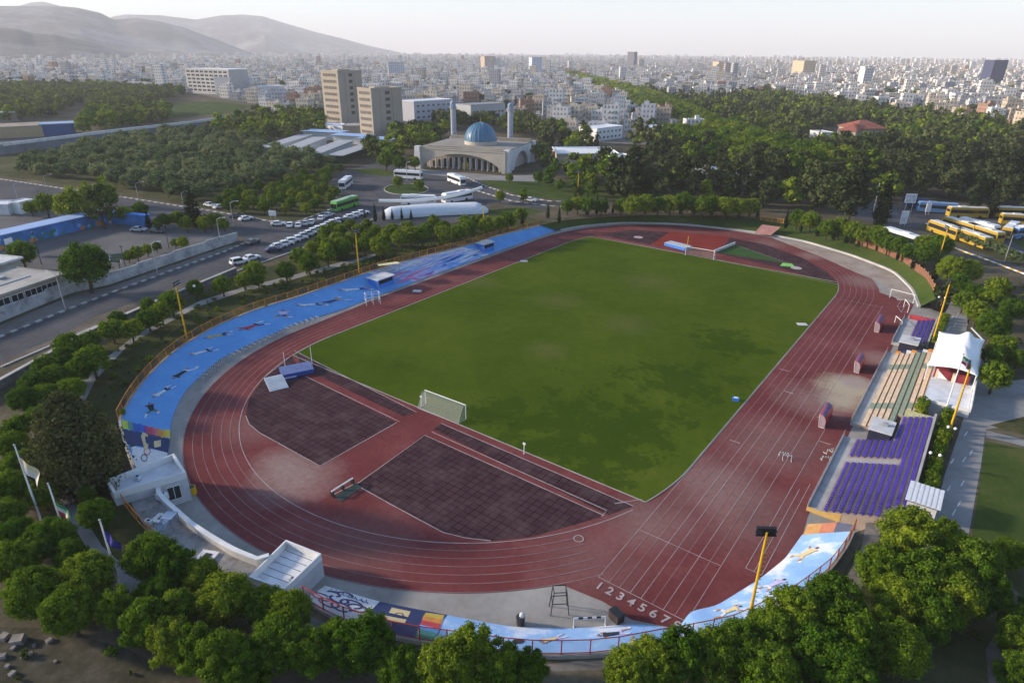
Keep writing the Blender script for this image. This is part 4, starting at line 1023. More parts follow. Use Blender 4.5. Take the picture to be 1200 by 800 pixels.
FW = mat('flag_white', (.60, .58, .56), .8, .08); FR = mat('flag_red', (.45, .04, .06), .8, .1); FG = mat('flag_green', (.05, .22, .08), .8, .1); FB = mat('flag_navy', (.03, .03, .20), .8, .2); FC = mat('flag_cream', (.62, .55, .36), .8, .1)
flagpole((48, 609), 9.8, 'white flagpole with cream and white drooping flag on the far left', [FC, FW], 8.4, size=3.4, seed=2)
flagpole((80, 636), 7.6, 'white flagpole with red and white drooping flag between the other two', [FG, FW, FR], 5.6, size=3.0, seed=4)
flagpole((140, 684), 7.8, 'white flagpole with wrapped dark blue flag nearest the deck', [FB, mat('flag_blue', (.05, .04, .28), .8), FB], 6.7, size=2.4, seed=6)
t = [o for o in COL.objects if o.name.startswith('flagpole')]
flagpole((1107, 484), 9.6, 'tall white flagpole with red white and green flag in front of the tent', [FG, FW, FR], 9.4, size=1.9, seed=9)
def street_lamp(px, h, arm, rz, label, double=False):
    r = empty('street_lamp', G(px[0], px[1]), rz, label, 'street lamp'); mb = MB(); mb.cyl((0, 0, -.1), (0, 0, h), .13, .07, 6); mb.build('pole', STEEL, r)
    for s_ in ((1, -1) if double else (1,)):
        mb = MB(); mb.tube([(0, 0, h-.1), (s_*arm*.6, 0, h+.5), (s_*arm, 0, h+.55)], .06, 5); mb.build('arm', STEEL, r)
        mb = MB(); mb.box((s_*(arm+.35), 0, h+.54), (.9, .28, .14)); mb.build('lamp_head', OFFWHITE, r)
for (px, h, a_, rz, lab) in (((77, 363), 7.5, 1.6, 200, 'white street lamp at the kerb beside the low school building'), ((185, 322), 7.5, 1.6, 30, 'street lamp at the kerb halfway along the grey wall'), ((259, 287), 7, 1.8, 30, 'street lamp near the end of the grey wall'),
                          ((274, 265), 7, 2, 30, 'street lamp standing by the wall end beside the parked cars'), ((23, 241), 7, 2, 60, 'street lamp on the far left road'), ((56, 226), 6, 2, 60, 'street lamp beside the upper left road kerb'), ((163, 236), 6, 2, 60, 'street lamp behind the big trees on the upper road'),
                          ((216, 246), 5.5, 1.6, 60, 'street lamp beside the dark cypress on the upper road'), ((1177, 307), 7, 2.4, 20, 'curved white street lamp beside the right hand road'), ((1023, 250), 9, 1, 100, 'tall grey lamp post left of the leaning cypress'), ((477, 212), 7, 1, 20, 'lamp post beside the white buses in front of the domed building')):
    street_lamp(px, h, a_, R(rz), lab)
for i, (x, y) in enumerate(((1085, 548), (1096, 551), (1106, 517), (1114, 519), (1097, 360), (1104, 361))):
    t = empty('globe_lamp', G(x, y), 0, 'low post with round white globe behind the seats, %s from the near end' % ORD[i], 'globe lamp'); mb = MB(); mb.cyl((0, 0, 0), (0, 0, 2.1), .06, n=6); mb.build('pole', DARK, t); mb = MB(); mb.ball((0, 0, 2.3), .2, 10, 7); mb.build('globe', mat('globe', (.85, .85, .82), .3, .05), t)
t = empty('globe_lamp', G(231, 352), 0, 'single globe lamp on the path below the retaining wall', 'globe lamp'); mb = MB(); mb.cyl((0, 0, 0), (0, 0, 3), .06, n=6); mb.build('pole', DARK, t); mb = MB(); mb.ball((0, 0, 3.2), .3, 10, 7); mb.build('globe', mat('globe', (.85, .85, .82)), t)
def billboard(px, w, h, zb, rz, label, cols):
    r = empty('signboard', G(px[0], px[1]), rz, label, 'sign'); mb = MB()
    for x in (-w*.3, w*.3): mb.cyl((x, 0, 0), (x, 0, zb+.2), .1, n=6)
    mb.build('post', STEEL, r); mb = MB(); mb.box((0, 0, zb+h/2), (w, .18, h)); mb.build('board', WHITE, r); mb = MB(); mb.box((0, -.12, zb+h*.5), (w*.86, .02, h*.8)); mb.build('poster', cols, r)
billboard((1057, 266), 2.2, 4, 1, YAW*-1+.0, 'white board sign standing among the trees by the bus road', mat('poster_pale', (.55, .58, .62), .6, .3, .6)); 
billboard((1060, 262), 3.2, 2.8, 6.5, -YAW*0+.5, 'tall white billboard with pale poster above the bus road', mat('poster_grey', (.50, .52, .58), .6, .4, .6))
billboard((1086, 252), 1.6, 3, 1, .6, 'small white sign board beside the blue bus', mat('poster_white', (.7, .7, .7), .6, .1))
billboard((320, 256), 2.4, 1.7, .8, .45, 'white sign board at the orchard kerb corner', mat('poster_white', (.7, .7, .7), .6, .1))
billboard((51, 246), 2.0, 1.4, 1.2, .5, 'white board among trees by the upper left yard', mat('poster_white', (.7, .7, .7), .6, .1))
# basketball boards in the school yard
for i, (px, rz) in enumerate((((11, 302), -.4), ((97, 250), 2.6))):
    pass
# a rusty pole sign near the bank left, notice boards
for (px, w_) in (((137, 312), 4),):
    billboard(px, 3, 1.6, .8, .45, 'dark green notice board at the edge of the school yard', mat('board_green', (.08, .12, .10), .7))
# rubble blocks bottom left
rb = mat('rubble', (.22, .20, .185), .9, .3)
rnd = random.Random(12)
for i, (x, y, s_) in enumerate(((5, 748, 1.2), (22, 752, 1.6), (16, 760, .7), (40, 757, .5), (3, 770, .9), (58, 751, .7), (28, 770, .6), (15, 790, .8), (36, 766, .5), (65, 775, .4), (9, 781, .6))):
    mb = MB(); V = [Vector((sx*(.5+.2*rnd.random()), sy*(.4+.2*rnd.random()), .3*sz+.25+.1*rnd.random()*sz)) for sz in (-1, 1) for sx, sy in ((-1, -1), (1, -1), (1, 1), (-1, 1))]
    mb.add([v_*s_ for v_ in V], [(3, 2, 1, 0), (4, 5, 6, 7), (0, 1, 5, 4), (1, 2, 6, 5), (2, 3, 7, 6), (3, 0, 4, 7)]); o = mb.build('rubble_block', rb); o.location = G(x, y); o.scale = (.55, .55, .6); o.rotation_euler = (0, 0, rnd.random()*6)
    tag(o, 'broken pale concrete block lying in the dirt at the bottom left', 'rubble block', 'rubble at the bottom left')
# ------------------------------------------------------------------ trees
LEAF = foliage('leaf_green', (.030, .064, .006), (.105, .178, .014), (.22, .30, .028))
LEAFB = foliage('leaf_bright', (.036, .075, .006), (.125, .19, .013), (.23, .29, .027))
LEAFD = foliage('leaf_dark', (.026, .046, .013), (.070, .105, .025), (.135, .17, .04))
LEAFO = foliage('leaf_olive', (.055, .082, .032), (.14, .178, .072), (.24, .28, .12))
PINE = foliage('pine_needles', (.018, .030, .011), (.050, .068, .025), (.098, .115, .043), trans=.1)
CYP = foliage('cypress_green', (.008, .016, .008), (.018, .032, .014), (.035, .05, .02), trans=.05)
PINEB = foliage('pine_brown', (.026, .034, .012), (.075, .085, .032), (.14, .14, .055), trans=.15)
BARK = mat('bark', (.07, .05, .035), .95, .3, 3)
_ico = None
def ico():
    t = (1+5**.5)/2; v = np.array([(-1, t, 0), (1, t, 0), (-1, -t, 0), (1, -t, 0), (0, -1, t), (0, 1, t), (0, -1, -t), (0, 1, -t), (t, 0, -1), (t, 0, 1), (-t, 0, -1), (-t, 0, 1)], float)
    v /= np.linalg.norm(v[0])
    f = np.array([(0, 11, 5), (0, 5, 1), (0, 1, 7), (0, 7, 10), (0, 10, 11), (1, 5, 9), (5, 11, 4), (11, 10, 2), (10, 7, 6), (7, 1, 8), (3, 9, 4), (3, 4, 2), (3, 2, 6), (3, 6, 8), (3, 8, 9), (4, 9, 5), (2, 4, 11), (6, 2, 10), (8, 6, 7), (9, 8, 1)])
    return v, f
def crown(seed, blobs, nleaf, leaf, squash=1.0, core=.72, droop=0):
    """crown of leaf-sized quads spread over many clumps; blobs = [(centre, radius)]"""
    rng = np.random.default_rng(seed); C = np.array([b_[0] for b_ in blobs]); rr = np.array([b_[1] for b_ in blobs]); cen = C.mean(0)
    pr = rr**2/np.sum(rr**2); k = rng.choice(len(C), nleaf, p=pr)
    d = rng.normal(size=(nleaf, 3)); out = C[k]-cen; out /= (np.linalg.norm(out, axis=1, keepdims=True)+1e-6)
    d += out*.9; d[:, 2] += .25; d /= np.linalg.norm(d, axis=1, keepdims=True)
    rad = rr[k]*(rng.uniform(.55, 1.30, nleaf)); P = C[k]+d*rad[:, None]
    P += rng.normal(size=P.shape)*leaf*.35
    n = d+rng.normal(size=d.shape)*.55; n /= np.linalg.norm(n, axis=1, keepdims=True)
    a = np.cross(n, rng.normal(size=n.shape)); a /= np.linalg.norm(a, axis=1, keepdims=True); b_ = np.cross(n, a)
    s = leaf*rng.uniform(.55, 1.25, nleaf)[:, None]; w = s*rng.uniform(.5, .85, nleaf)[:, None]
    V = np.stack([P-a*s, P-b_*w, P+a*s, P+b_*w], 1).reshape(-1, 3)
    Q = np.arange(nleaf*4).reshape(-1, 4)
    iv, ifa = ico(); cv_ = []; cf = []
    for i, (c, r) in enumerate(zip(C, rr)):
        cv_.append(c+iv*r*core*rng.uniform(.85, 1.1, (12, 1))); f_ = ifa+len(V)+12*i; cf.append(np.concatenate([f_, f_[:, 2:3]], 1))
    V2 = np.concatenate([V]+cv_); V2[:, 2] = np.maximum(V2[:, 2], .02)
    return V2, Q, np.concatenate([f_[:, :3] for f_ in cf])
def crown_mesh(name, m, *a, **k):
    V, Q, T = crown(*a, **k)
    me = bpy.data.meshes.new(name); nl = Q.size+T.size
    me.vertices.add(len(V)); me.vertices.foreach_set('co', V.astype(np.float32).ravel()); me.loops.add(nl)
    me.loops.foreach_set('vertex_index', np.concatenate([Q.ravel(), T.ravel()]).astype(np.int32)); me.polygons.add(len(Q)+len(T))
    me.polygons.foreach_set('loop_start', np.concatenate([np.arange(len(Q))*4, Q.size+np.arange(len(T))*3]).astype(np.int32))
    me.materials.append(m); me.update(); me.validate(); return me
def blobs_round(seed, nb=26, R0=.27, rb=.165, cz=.58, sq=.92, irr=.12):
    rng = np.random.default_rng(seed); o = []
    for i in range(nb):
        z_ = 1-2*(i+.5)/nb; ph = i*2.39996+rng.uniform(-.3, .3); s = math.sqrt(1-z_*z_); r = R0*(1+rng.uniform(-irr, irr))
        if z_ < -.75: continue
        o.append(((r*s*math.cos(ph), r*s*math.sin(ph), cz+r*sq*z_), rb*rng.uniform(.75, 1.25)))
    o.append(((0, 0, cz), R0*1.02)); return o
def blobs_cone(seed, w=.16, z0=.06, n=34, p=.8):
    rng = np.random.default_rng(seed); o = []
    for i in range(n):
        f_ = (i+.5)/n; z_ = z0+(1-z0)*f_; r = w*(min(1, f_*5)**.5)*(1-f_)**p+.006; ph = i*2.4
        o.append(((r*.55*math.cos(ph), r*.55*math.sin(ph), z_-.02), max(.018, r*.75)))
    return o
def blobs_loose(seed, nb=22, w=.30, z0=.25, z1=.95, rb=.12):
    rng = np.random.default_rng(seed); o = []
    for i in range(nb):
        f_ = rng.random(); z_ = z0+(z1-z0)*f_; prof = math.sin(math.pi*(.12+.80*f_))**.8; r = w*prof*math.sqrt(rng.uniform(.15, 1)); ph = rng.uniform(0, 6.283)
        o.append(((r*math.cos(ph), r*math.sin(ph), z_), rb*rng.uniform(.7, 1.3)*(.6+.4*prof)))
    o.append(((0, 0, (z0+z1)/2), w*.6)); return o
def trunk_mesh(seed, h=.45, r=.035, limbs=4, spread=.16):
    rnd = random.Random(seed); mb = MB(); a = Vector((0, 0, -.03)); b_ = Vector((rnd.uniform(-.02, .02), rnd.uniform(-.02, .02), h*.62)); mb.cyl(a, b_, r*1.2, r*.8, 7)
    for i in range(limbs):
        ph = i*6.283/limbs+rnd.random(); e = b_+Vector((spread*math.cos(ph), spread*math.sin(ph), h*.55+.05*rnd.random())); mb.cyl(b_-Vector((0, 0, .02)), e, r*.6, r*.2, 5)
    mb.cyl(b_, b_+Vector((0, 0, h*.6)), r*.75, r*.2, 5)
    o = mb.build('trunk', BARK); me = o.data; bpy.data.objects.remove(o); return me
TRUNKS = [trunk_mesh(i) for i in range(3)]; TRUNKT = [trunk_mesh(9, .30, .022, 3, .05)]
HI = [crown_mesh('crown', LEAF, 10+i, blobs_round(10+i, 95, .335, .085, .58, .92, .14), 13000, .0165) for i in range(4)]+[crown_mesh('crown', LEAF, 20+i, blobs_loose(20+i, 70, .35, .25, .97, .088), 13000, .0165) for i in range(3)]
MD = [crown_mesh('crown', LEAF, 30+i, blobs_round(30+i, 50, .32, .10, .58, .92, .13), 3600, .026) for i in range(3)]
MDB = [crown_mesh('crown', LEAFB, 40+i, blobs_round(40+i, 36, .31, .115, .58, .92, .2), 2200, .03) for i in range(3)]
OL = [crown_mesh('crown', LEAFO, 50+i, blobs_round(50+i, 16, .28, .17, .55, .8, .2), 700, .045) for i in range(3)]
DEC = [crown_mesh('crown', m_, 60+i, blobs_loose(60+i, 20, .30, .25, .93, .13), 900, .04) for i, m_ in enumerate((LEAF, LEAFB, LEAFD, LEAF))]
PIN = [crown_mesh('crown', PINE, 70+i, blobs_loose(70+i, 26, .26, .18, .95, .10), 1300, .035) for i in range(3)]
PINHI = crown_mesh('crown', PINEB, 77, blobs_cone(77, .40, .10, 90, .62), 14000, .018, core=.3)
CYPM = [crown_mesh('crown', CYP, 80+i, blobs_cone(80+i, .12, .03, 30, .75), 1200, .022) for i in range(2)]
BUSH = [crown_mesh('crown', LEAFB, 90+i, [((0, 0, .35), .36)]+[((.25*math.cos(a_), .25*math.sin(a_), .38+.2*math.sin(a_*3)), .24) for a_ in np.linspace(0, 5.4, 7)], 900, .06) for i in range(2)]
FAR = [crown_mesh('crown', m_, 100+i, blobs_loose(100+i, 12, .30, .2, .9, .15) if i < 5 else blobs_cone(100+i, .13, .03, 14), 150, .085) for i, m_ in enumerate((LEAF, LEAFB, LEAFD, PINE, LEAFD, CYP))]
FAR += [crown_mesh('crown', m_, 120+i, blobs_loose(120+i, 4, .28, .25, .8, .22), 24, .14) for i, m_ in enumerate((LEAF, LEAFD, LEAFD))]

def tree(name, crownme, trunkme, P, h, w, label, group=None, cat='tree', lean=0, rz=None):
    r = empty(name, P, random.random()*6.28 if rz is None else rz, label, cat, group); r.scale = (w, w, h)
    link('crown', crownme, r)
    if trunkme: link('trunk', trunkme, r)
    return r
def locate(px, rpx, cz=1.4):
    """ground spot and real crown radius of a tree whose crown centre is seen at px with radius rpx"""
    Rr = 3.0
    for _ in range(5):
        P = G(px[0], px[1], GZ+Rr*cz); Rr = rpx*depth(P)/FOC
    return Vector((P.x, P.y, GZ)), Rr
def grove(name, items, crowns, trunks, where, cat='tree', group=None, fr=2.4, order=True, cz=1.4):
    items = sorted(items) if order else items
    for i, it in enumerate(items):
        P, Rr = locate(it[:2], it[2]*.975, cz); s = Rr/.42*1.0
        lab = where if '%s' not in where else where % ORD[min(i, len(ORD)-1)]
        tree(name, crowns[random.randrange(len(crowns))], trunks[random.randrange(len(trunks))], P, s*random.uniform(.93, 1.08), s*random.uniform(.96, 1.06), lab, group, cat)
grove('leafy_tree', [(40, 694, 33), (81, 714, 31), (103, 678, 30), (139, 712, 27), (18, 656, 27), (58, 629, 27), (83, 651, 23), (20, 625, 20)], HI, TRUNKS, 'rounded green tree at the foot of the flagpoles, %s from the left there')
grove('leafy_tree', [(175, 649, 28), (209, 665, 25), (236, 674, 22), (263, 697, 31), (184, 696, 22), (211, 714, 25)], HI, TRUNKS, 'rounded green tree beside the concrete deck, %s from the left there')
grove('leafy_tree', [(169, 728, 31), (198, 750, 31), (229, 757, 31), (259, 770, 33), (288, 782, 31), (310, 706, 24), (339, 716, 25), (324, 752, 32), (362, 764, 31), (391, 750, 27), (427, 752, 35)], HI, TRUNKS, 'rounded green tree at bottom edge left of letter panel, %s from left')
grove('leafy_tree', [(470, 784, 30), (521, 782, 33), (556, 764, 35), (593, 782, 30), (622, 780, 25)], HI, TRUNKS, 'rounded green tree below the rainbow stairs, %s from left')
grove('leafy_tree', [(735, 785, 30), (765, 775, 32), (800, 768, 34), (838, 766, 34), (899, 788, 37), (868, 752, 30), (930, 722, 36), (978, 704, 32), (993, 745, 36), (905, 742, 30), (960, 765, 34), (989, 788, 36)], HI, TRUNKS, 'rounded green tree at bottom edge under yellow mast, %s from left')
grove('leafy_tree', [(1065, 630, 36), (1034, 665, 29), (1088, 674, 38), (1137, 656, 36), (1117, 693, 33), (1090, 722, 31), (1151, 692, 31), (1052, 706, 28), (1052, 757, 35), (1106, 625, 20), (1030, 735, 28)], HI, TRUNKS, 'tall leafy tree in the grove below the purple seats, %s from the left')
grove('leafy_tree', [(1182, 648, 19), (1193, 750, 26), (1196, 728, 22), (1190, 786, 25)], HI, TRUNKS, 'leafy tree at the bottom right edge by the dirt path, %s from the left')
grove('clipped_tree', [(27, 467, 16), (54, 465, 14), (83, 456, 15), (18, 500, 16), (45, 490, 16), (16, 521, 18), (40, 538, 18), (14, 570, 22), (50, 578, 18), (112, 600, 20), (101, 579, 11), (22, 545, 18), (8, 600, 20)], MD+HI[:2], TRUNKS, 'small clipped round tree left of the big pine, %s from the left')
grove('clipped_tree', [(80, 403, 17), (105, 397, 12), (108, 422, 18), (77, 418, 14), (53, 430, 15), (92, 435, 15), (62, 442, 15), (40, 450, 15), (83, 455, 14), (53, 462, 14)], MD, TRUNKS, 'clipped round tree below the stone retaining wall, %s from the left')
grove('clipped_tree', [(130, 385, 14), (153, 385, 13), (137, 373, 11), (173, 372, 13), (188, 365, 13), (200, 353, 15), (173, 357, 9), (228, 337, 10), (260, 333, 11), (285, 327, 10), (298, 317, 13), (302, 328, 8), (335, 317, 11)], MD, TRUNKS, 'clipped round tree along the footpath beside the blue terrace, %s from the left')
# dense planted strip between footpath and car park
strip = [(362, 308, 12), (350, 300, 10), (383, 297, 12), (358, 309, 9), (383, 289, 11), (401, 288, 10), (427, 286, 10), (445, 288, 12), (402, 293, 9), (395, 281, 9), (412, 279, 9), (431, 276, 8), (378, 280, 8), (380, 271, 8), (399, 271, 8), (420, 270, 8), (440, 271, 8), (452, 276, 9), (469, 278, 11), (460, 269, 8), (481, 276, 10), (495, 276, 10), (478, 266, 8), (500, 268, 9), (519, 275, 11), (536, 272, 10), (550, 267, 10), (520, 264, 8), (508, 260, 8), (570, 265, 10), (585, 261, 10), (595, 258, 9), (545, 260, 8), (560, 258, 8), (610, 252, 8), (390, 265, 7), (410, 263, 7), (430, 263, 7), (365, 290, 9), (372, 286, 9)]
grove('orchard_tree', strip, MDB+MD[:1], TRUNKS, 'low round tree in the dense planted strip between the car park and the blue terrace', group='planted strip beside the blue terrace')
# row behind the far bend
grove('clipped_tree', [(665, 241, 8), (677, 239, 9), (742, 240, 12), (757, 239, 12), (772, 239, 11), (786, 238, 12), (801, 238, 12), (812, 239, 10), (824, 240, 12), (836, 240, 11), (851, 241, 12), (866, 241, 12), (879, 242, 11), (690, 241, 9), (705, 241, 9), (728, 241, 9)], MD, TRUNKS, 'clipped round tree in the row behind the far bend, %s from the left')
grove('clipped_tree', [(935, 256, 10), (950, 258, 11), (985, 264, 12), (970, 267, 10), (1000, 270, 11), (1013, 274, 11), (1030, 277, 12), (1042, 284, 11), (1055, 288, 11), (1067, 294, 11), (1085, 296, 13), (1083, 284, 11), (1102, 288, 13)], MD, TRUNKS, 'clipped round tree in the row right of the far bend, %s from the left')
grove('leafy_tree', [(1117, 313, 17), (1137, 317, 14), (1125, 330, 12), (1140, 343, 14), (1160, 350, 13), (1147, 363, 15), (1170, 337, 14), (1187, 360, 14), (1165, 380, 18), (1177, 403, 13), (1163, 417, 13), (1167, 440, 18), (1193, 420, 12), (1130, 352, 12)], MD+HI[:2], TRUNKS, 'leafy tree beside the promenade behind the tent, %s from the left')
def spire(name, px_base, px_h, wf, crownme, label, group=None, cat='tree'):
    P = G(*px_base); h = px_h*depth(P)/FOC/math.cos(PIT)*1.02
    return tree(name, crownme, TRUNKT[0], P, h, h*wf, label, group, cat)
cyl_ = [(612, 266, 18), (642, 256, 17), (655, 262, 20), (688, 252, 24), (699, 251, 22), (709, 250, 20), (718, 250, 12), (765, 249, 12), (780, 250, 13), (797, 251, 14), (813, 252, 14), (832, 252, 12), (850, 253, 13), (866, 254, 14), (887, 257, 16), (920, 268, 22), (938, 272, 14), (957, 277, 16), (976, 281, 17), (991, 285, 17), (1051, 305, 16), (1068, 315, 20), (1093, 330, 34), (1072, 312, 14)]
for i, (x, y, hp) in enumerate(sorted(cyl_)): spire('cypress_tree', (x, y), hp, 1.0 if hp < 19 else .8, CYPM[i % 2], 'dark slim cypress along the fence of the far bend, %s from the left' % ORD[i])
for (x, y, hp, wf, lab) in ((1030, 266, 60, 1.15, 'tall leaning dark cypress beside the bus road'), (1139, 253, 46, 1.0, 'dark cypress in front of the parked yellow buses, left of two'), (1160, 255, 43, 1.0, 'dark cypress in front of the parked yellow buses, right of two'), (229, 266, 44, 1.7, 'dark cypress beside the upper left road'),
                          (175, 267, 17, 1.6, 'short dark cypress at the right end of the blue shed'), (428, 262, 16, .9, 'slim cypress at the left end of the white vaulted roof'), (440, 260, 20, .9, 'tallest slim cypress before the white vaulted roof'), (450, 259, 16, 1, 'slim cypress third along the white vaulted roof'), (460, 258, 13, 1, 'small cypress fourth along the white vaulted roof'), (471, 258, 14, 1, 'small cypress fifth along the white vaulted roof'), (482, 257, 11, 1.2, 'small cypress sixth along the white vaulted roof')):
    spire('cypress_tree', (x, y), hp, wf, CYPM[0], lab)
P = G(100, 570); tree('pine_tree', PINHI, TRUNKT[0], P, 13.0, 11.5, 'big dark brownish pine towering left of the blue terrace end', None)
P = G(993, 262); tree('cedar_tree', PIN[0], TRUNKT[0], P, 17, 20, 'broad dark cedar behind the tree row of the far bend', None)
P = G(1103, 357); tree('dark_conifer', PIN[1], TRUNKT[0], P, 5.5, 6.5, 'low dark conifer at the yellow gate behind the small seat stand', None)
# bushes of the planting bed
for i in range(13):
    y = 8.5+i*1.95; tree('round_bush', BUSH[i % 2], None, Vector((62.4+.2*random.random(), y, GZ)), 1.9, 1.8*random.uniform(.9, 1.2), 'light green bush in the bed behind the purple seats, %s from the near end' % ORD[i], None, 'bush')
for i in range(9): tree('round_bush', BUSH[i % 2], None, Vector((58.0+.2*random.random(), 62+i*1.9, GZ)), 1.5, 1.6, 'light green bush in the bed behind the small seat stand, %s from the near end' % ORD[i], None, 'bush')
for i, (x, y) in enumerate(((1080, 470), (1085, 458), (1078, 476))): tree('round_bush', BUSH[0], None, Vector((59.2, 29.5+i*1.7, 2.4)), 1.9, 1.8, 'bush beside the bench stand in front of the terrace block, %s from the near end' % ORD[i], None, 'bush')
# big trees by the school and upper-left yard
for (x, y, r_, m_, lab) in ((99, 309, 26, MD[0], 'wide spreading tree beside the low school building'), (83, 238, 18, MDB[0], 'bright green tree at the end of the blue shed'), (116, 238, 22, DEC[2], 'large dark tree behind the end of the blue shed'), (53, 238, 12, MD[2], 'rounded tree left of the bright green tree'), (36, 243, 8, MD[1], 'small tree by the upper left yard wall'), (125, 222, 14, DEC[1], 'yellow green tree on the upper road'), (145, 250, 9, MD[1], 'small tree at the right end of the blue shed'), (164, 245, 9, MD[0], 'round tree by the upper road right of the shed'), (25, 296, 15, MD[2], 'grey green tree in front of the blue shed'), (105, 228, 14, DEC[1], 'pale green tree beside the upper road kerb')):
    P, Rr = locate((x, y), r_); tree('yard_tree', m_, TRUNKS[0], P, Rr/.42, Rr/.42, lab)
grove('hedge_shrub', [(160, 296, 8), (172, 292, 7), (150, 299, 7), (183, 288, 6), (192, 258, 8), (208, 255, 9), (218, 262, 8), (238, 262, 8), (247, 258, 8), (256, 257, 7), (262, 262, 7), (185, 262, 6), (214, 283, 7), (205, 284, 5)], MDB, TRUNKS, 'bushy shrub inside the grey wall of the school yard, %s from the left', 'shrub')
# orchards on the left: rows of small round trees, olive grove behind
from mathutils import geometry as geo
def inside(px, poly):
    x, y = px; c = False; n_ = len(poly)
    for i in range(n_):
        (x0, y0), (x1, y1) = poly[i], poly[(i+1) % n_]
        if (y0 > y) != (y1 > y) and x < (x1-x0)*(y-y0)/(y1-y0)+x0: c = not c
    return c
def scatter(poly, step, jit, seed, ang=0):
    rnd = random.Random(seed); P = [G(*p) for p in poly]; ca, sa = math.cos(ang), math.sin(ang)
    U = [(p.x*ca+p.y*sa, -p.x*sa+p.y*ca) for p in P]; u0, u1 = min(u[0] for u in U), max(u[0] for u in U); v0, v1 = min(u[1] for u in U), max(u[1] for u in U); out = []
    i = 0
    while u0+i*step < u1:
        j = 0
        while v0+j*step < v1:
            u, v_ = u0+i*step+rnd.uniform(-jit, jit)*step, v0+j*step+rnd.uniform(-jit, jit)*step
            p = Vector((u*ca-v_*sa, u*sa+v_*ca, GZ)); x, y, _ = PX(p)
            if inside((x, y), poly): out.append(p)
            j += 1
        i += 1
    return out
ORCH = [(225, 246), (300, 226), (400, 200), (404, 206), (386, 214), (384, 228), (404, 238), (385, 246), (350, 259), (318, 257), (275, 250)]
pts = scatter(ORCH, 6.6, .16, 3, .5)
for p in pts: s_ = random.uniform(3.6, 5.2); tree('orchard_tree', MDB[random.randrange(3)], TRUNKS[0], p, s_, s_, 'small bright green tree standing in the orchard rows by the car park', 'orchard beside the car park')
OLIVE = [(0, 206), (40, 190), (110, 172), (190, 160), (250, 158), (300, 166), (345, 186), (395, 196), (300, 224), (225, 244), (150, 222), (70, 212)]
pts = scatter(OLIVE, 8.2, .28, 4, .3); print('olive', len(pts), 'strip')
for p in pts: s_ = random.uniform(6.2, 9.2); tree('olive_tree', OL[random.randrange(3)], None, p, s_*.85, s_, 'grey green tree in the dense olive grove', 'olive grove on the left')
# ------------------------------------------------------------------ ground cover, roads and pavements outside
ASPH = ground_mat('asphalt', [(.055, .055, .058), (.085, .085, .09), (.12, .118, .118)], .08, 1.2, .85, bump=.1, bdist=.02)
ASPHL = ground_mat('faded_asphalt', [(.095, .092, .092), (.13, .127, .127), (.17, .165, .16)], .06, .9, .9, bump=.1)
PAVE = ground_mat('paving', [(.19, .185, .18), (.25, .245, .235), (.31, .30, .29)], .15, 1.1, .9, bump=.1)
DIRT = ground_mat('bare_dirt', [(.08, .068, .052), (.135, .115, .09), (.21, .18, .145)], .2, 1.4)
SHAD = ground_mat('orchard_floor', [(.04, .045, .018), (.07, .075, .032), (.12, .105, .06)], .1, 1)  # dark green to brown rough ground, mottled at random
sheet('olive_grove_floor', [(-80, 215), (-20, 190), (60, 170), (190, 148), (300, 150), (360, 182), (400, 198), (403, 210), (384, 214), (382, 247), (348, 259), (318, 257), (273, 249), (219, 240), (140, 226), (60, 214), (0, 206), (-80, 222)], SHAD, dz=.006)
cb_ = Vector((0, 42, 0))
gb_ = gpts([(70, 640), (20, 560), (60, 470), (92, 425), (164, 375), (280, 322), (340, 306), (440, 266), (600, 250), (640, 260)])
gb_ += [q_+Vector((q_.x, max(min(0, q_.y), q_.y-84), 0)).normalized()*.45 for q_ in outL2[::-1][2:-3:2]]+gpts([(140, 565), (165, 610), (200, 660), (260, 690)])
sheet('grass_bank', None, DRYGRASS, z=GZ, dz=.006, world_pts=gb_)
sheet('asphalt_road', [(-140, 520), (-60, 465), (0, 431), (92, 390), (164, 360), (277, 313), (340, 297), (420, 262), (462, 246), (440, 226), (405, 228), (384, 247), (347, 261), (319, 260), (273, 251.6), (219, 243), (143, 231), (66, 220), (0, 210), (-100, 196), (-100, 236), (0, 240), (100, 250), (200, 262), (268, 262), (285, 280), (288, 285), (261, 296), (219, 311), (129, 344), (77, 364), (0, 395), (-140, 470)], ASPH, dz=.012)
sheet('asphalt_plaza', [(425, 264), (392, 250), (405, 229), (384, 214), (396, 204), (432, 192), (470, 190), (478, 200), (540, 203), (566, 213), (600, 228), (640, 236), (645, 246), (600, 241), (575, 238), (566, 252), (520, 264)], ASPH, dz=.018)
sheet('mosque_forecourt', [(478, 194), (500, 199), (590, 206), (632, 205), (632, 213), (560, 211), (480, 202)], PAVE, dz=.026)
sheet('lawn', [(560, 214), (590, 209), (640, 210), (760, 222), (765, 233), (650, 234), (608, 228)], LAWN, dz=.024)
sheet('lawn', [(570, 246), (610, 243), (640, 248), (612, 253), (580, 255)], LAWN, dz=.024)
sheet('lawn', [(412, 199), (440, 197), (468, 202), (455, 207), (425, 204)], LAWN, dz=.024)
isl = [G(476+26*math.cos(a_), 222+6.5*math.sin(a_)) for a_ in np.linspace(0, 6.283, 25)[:-1]]
sheet('traffic_island', None, LAWN, dz=.10, world_pts=isl)
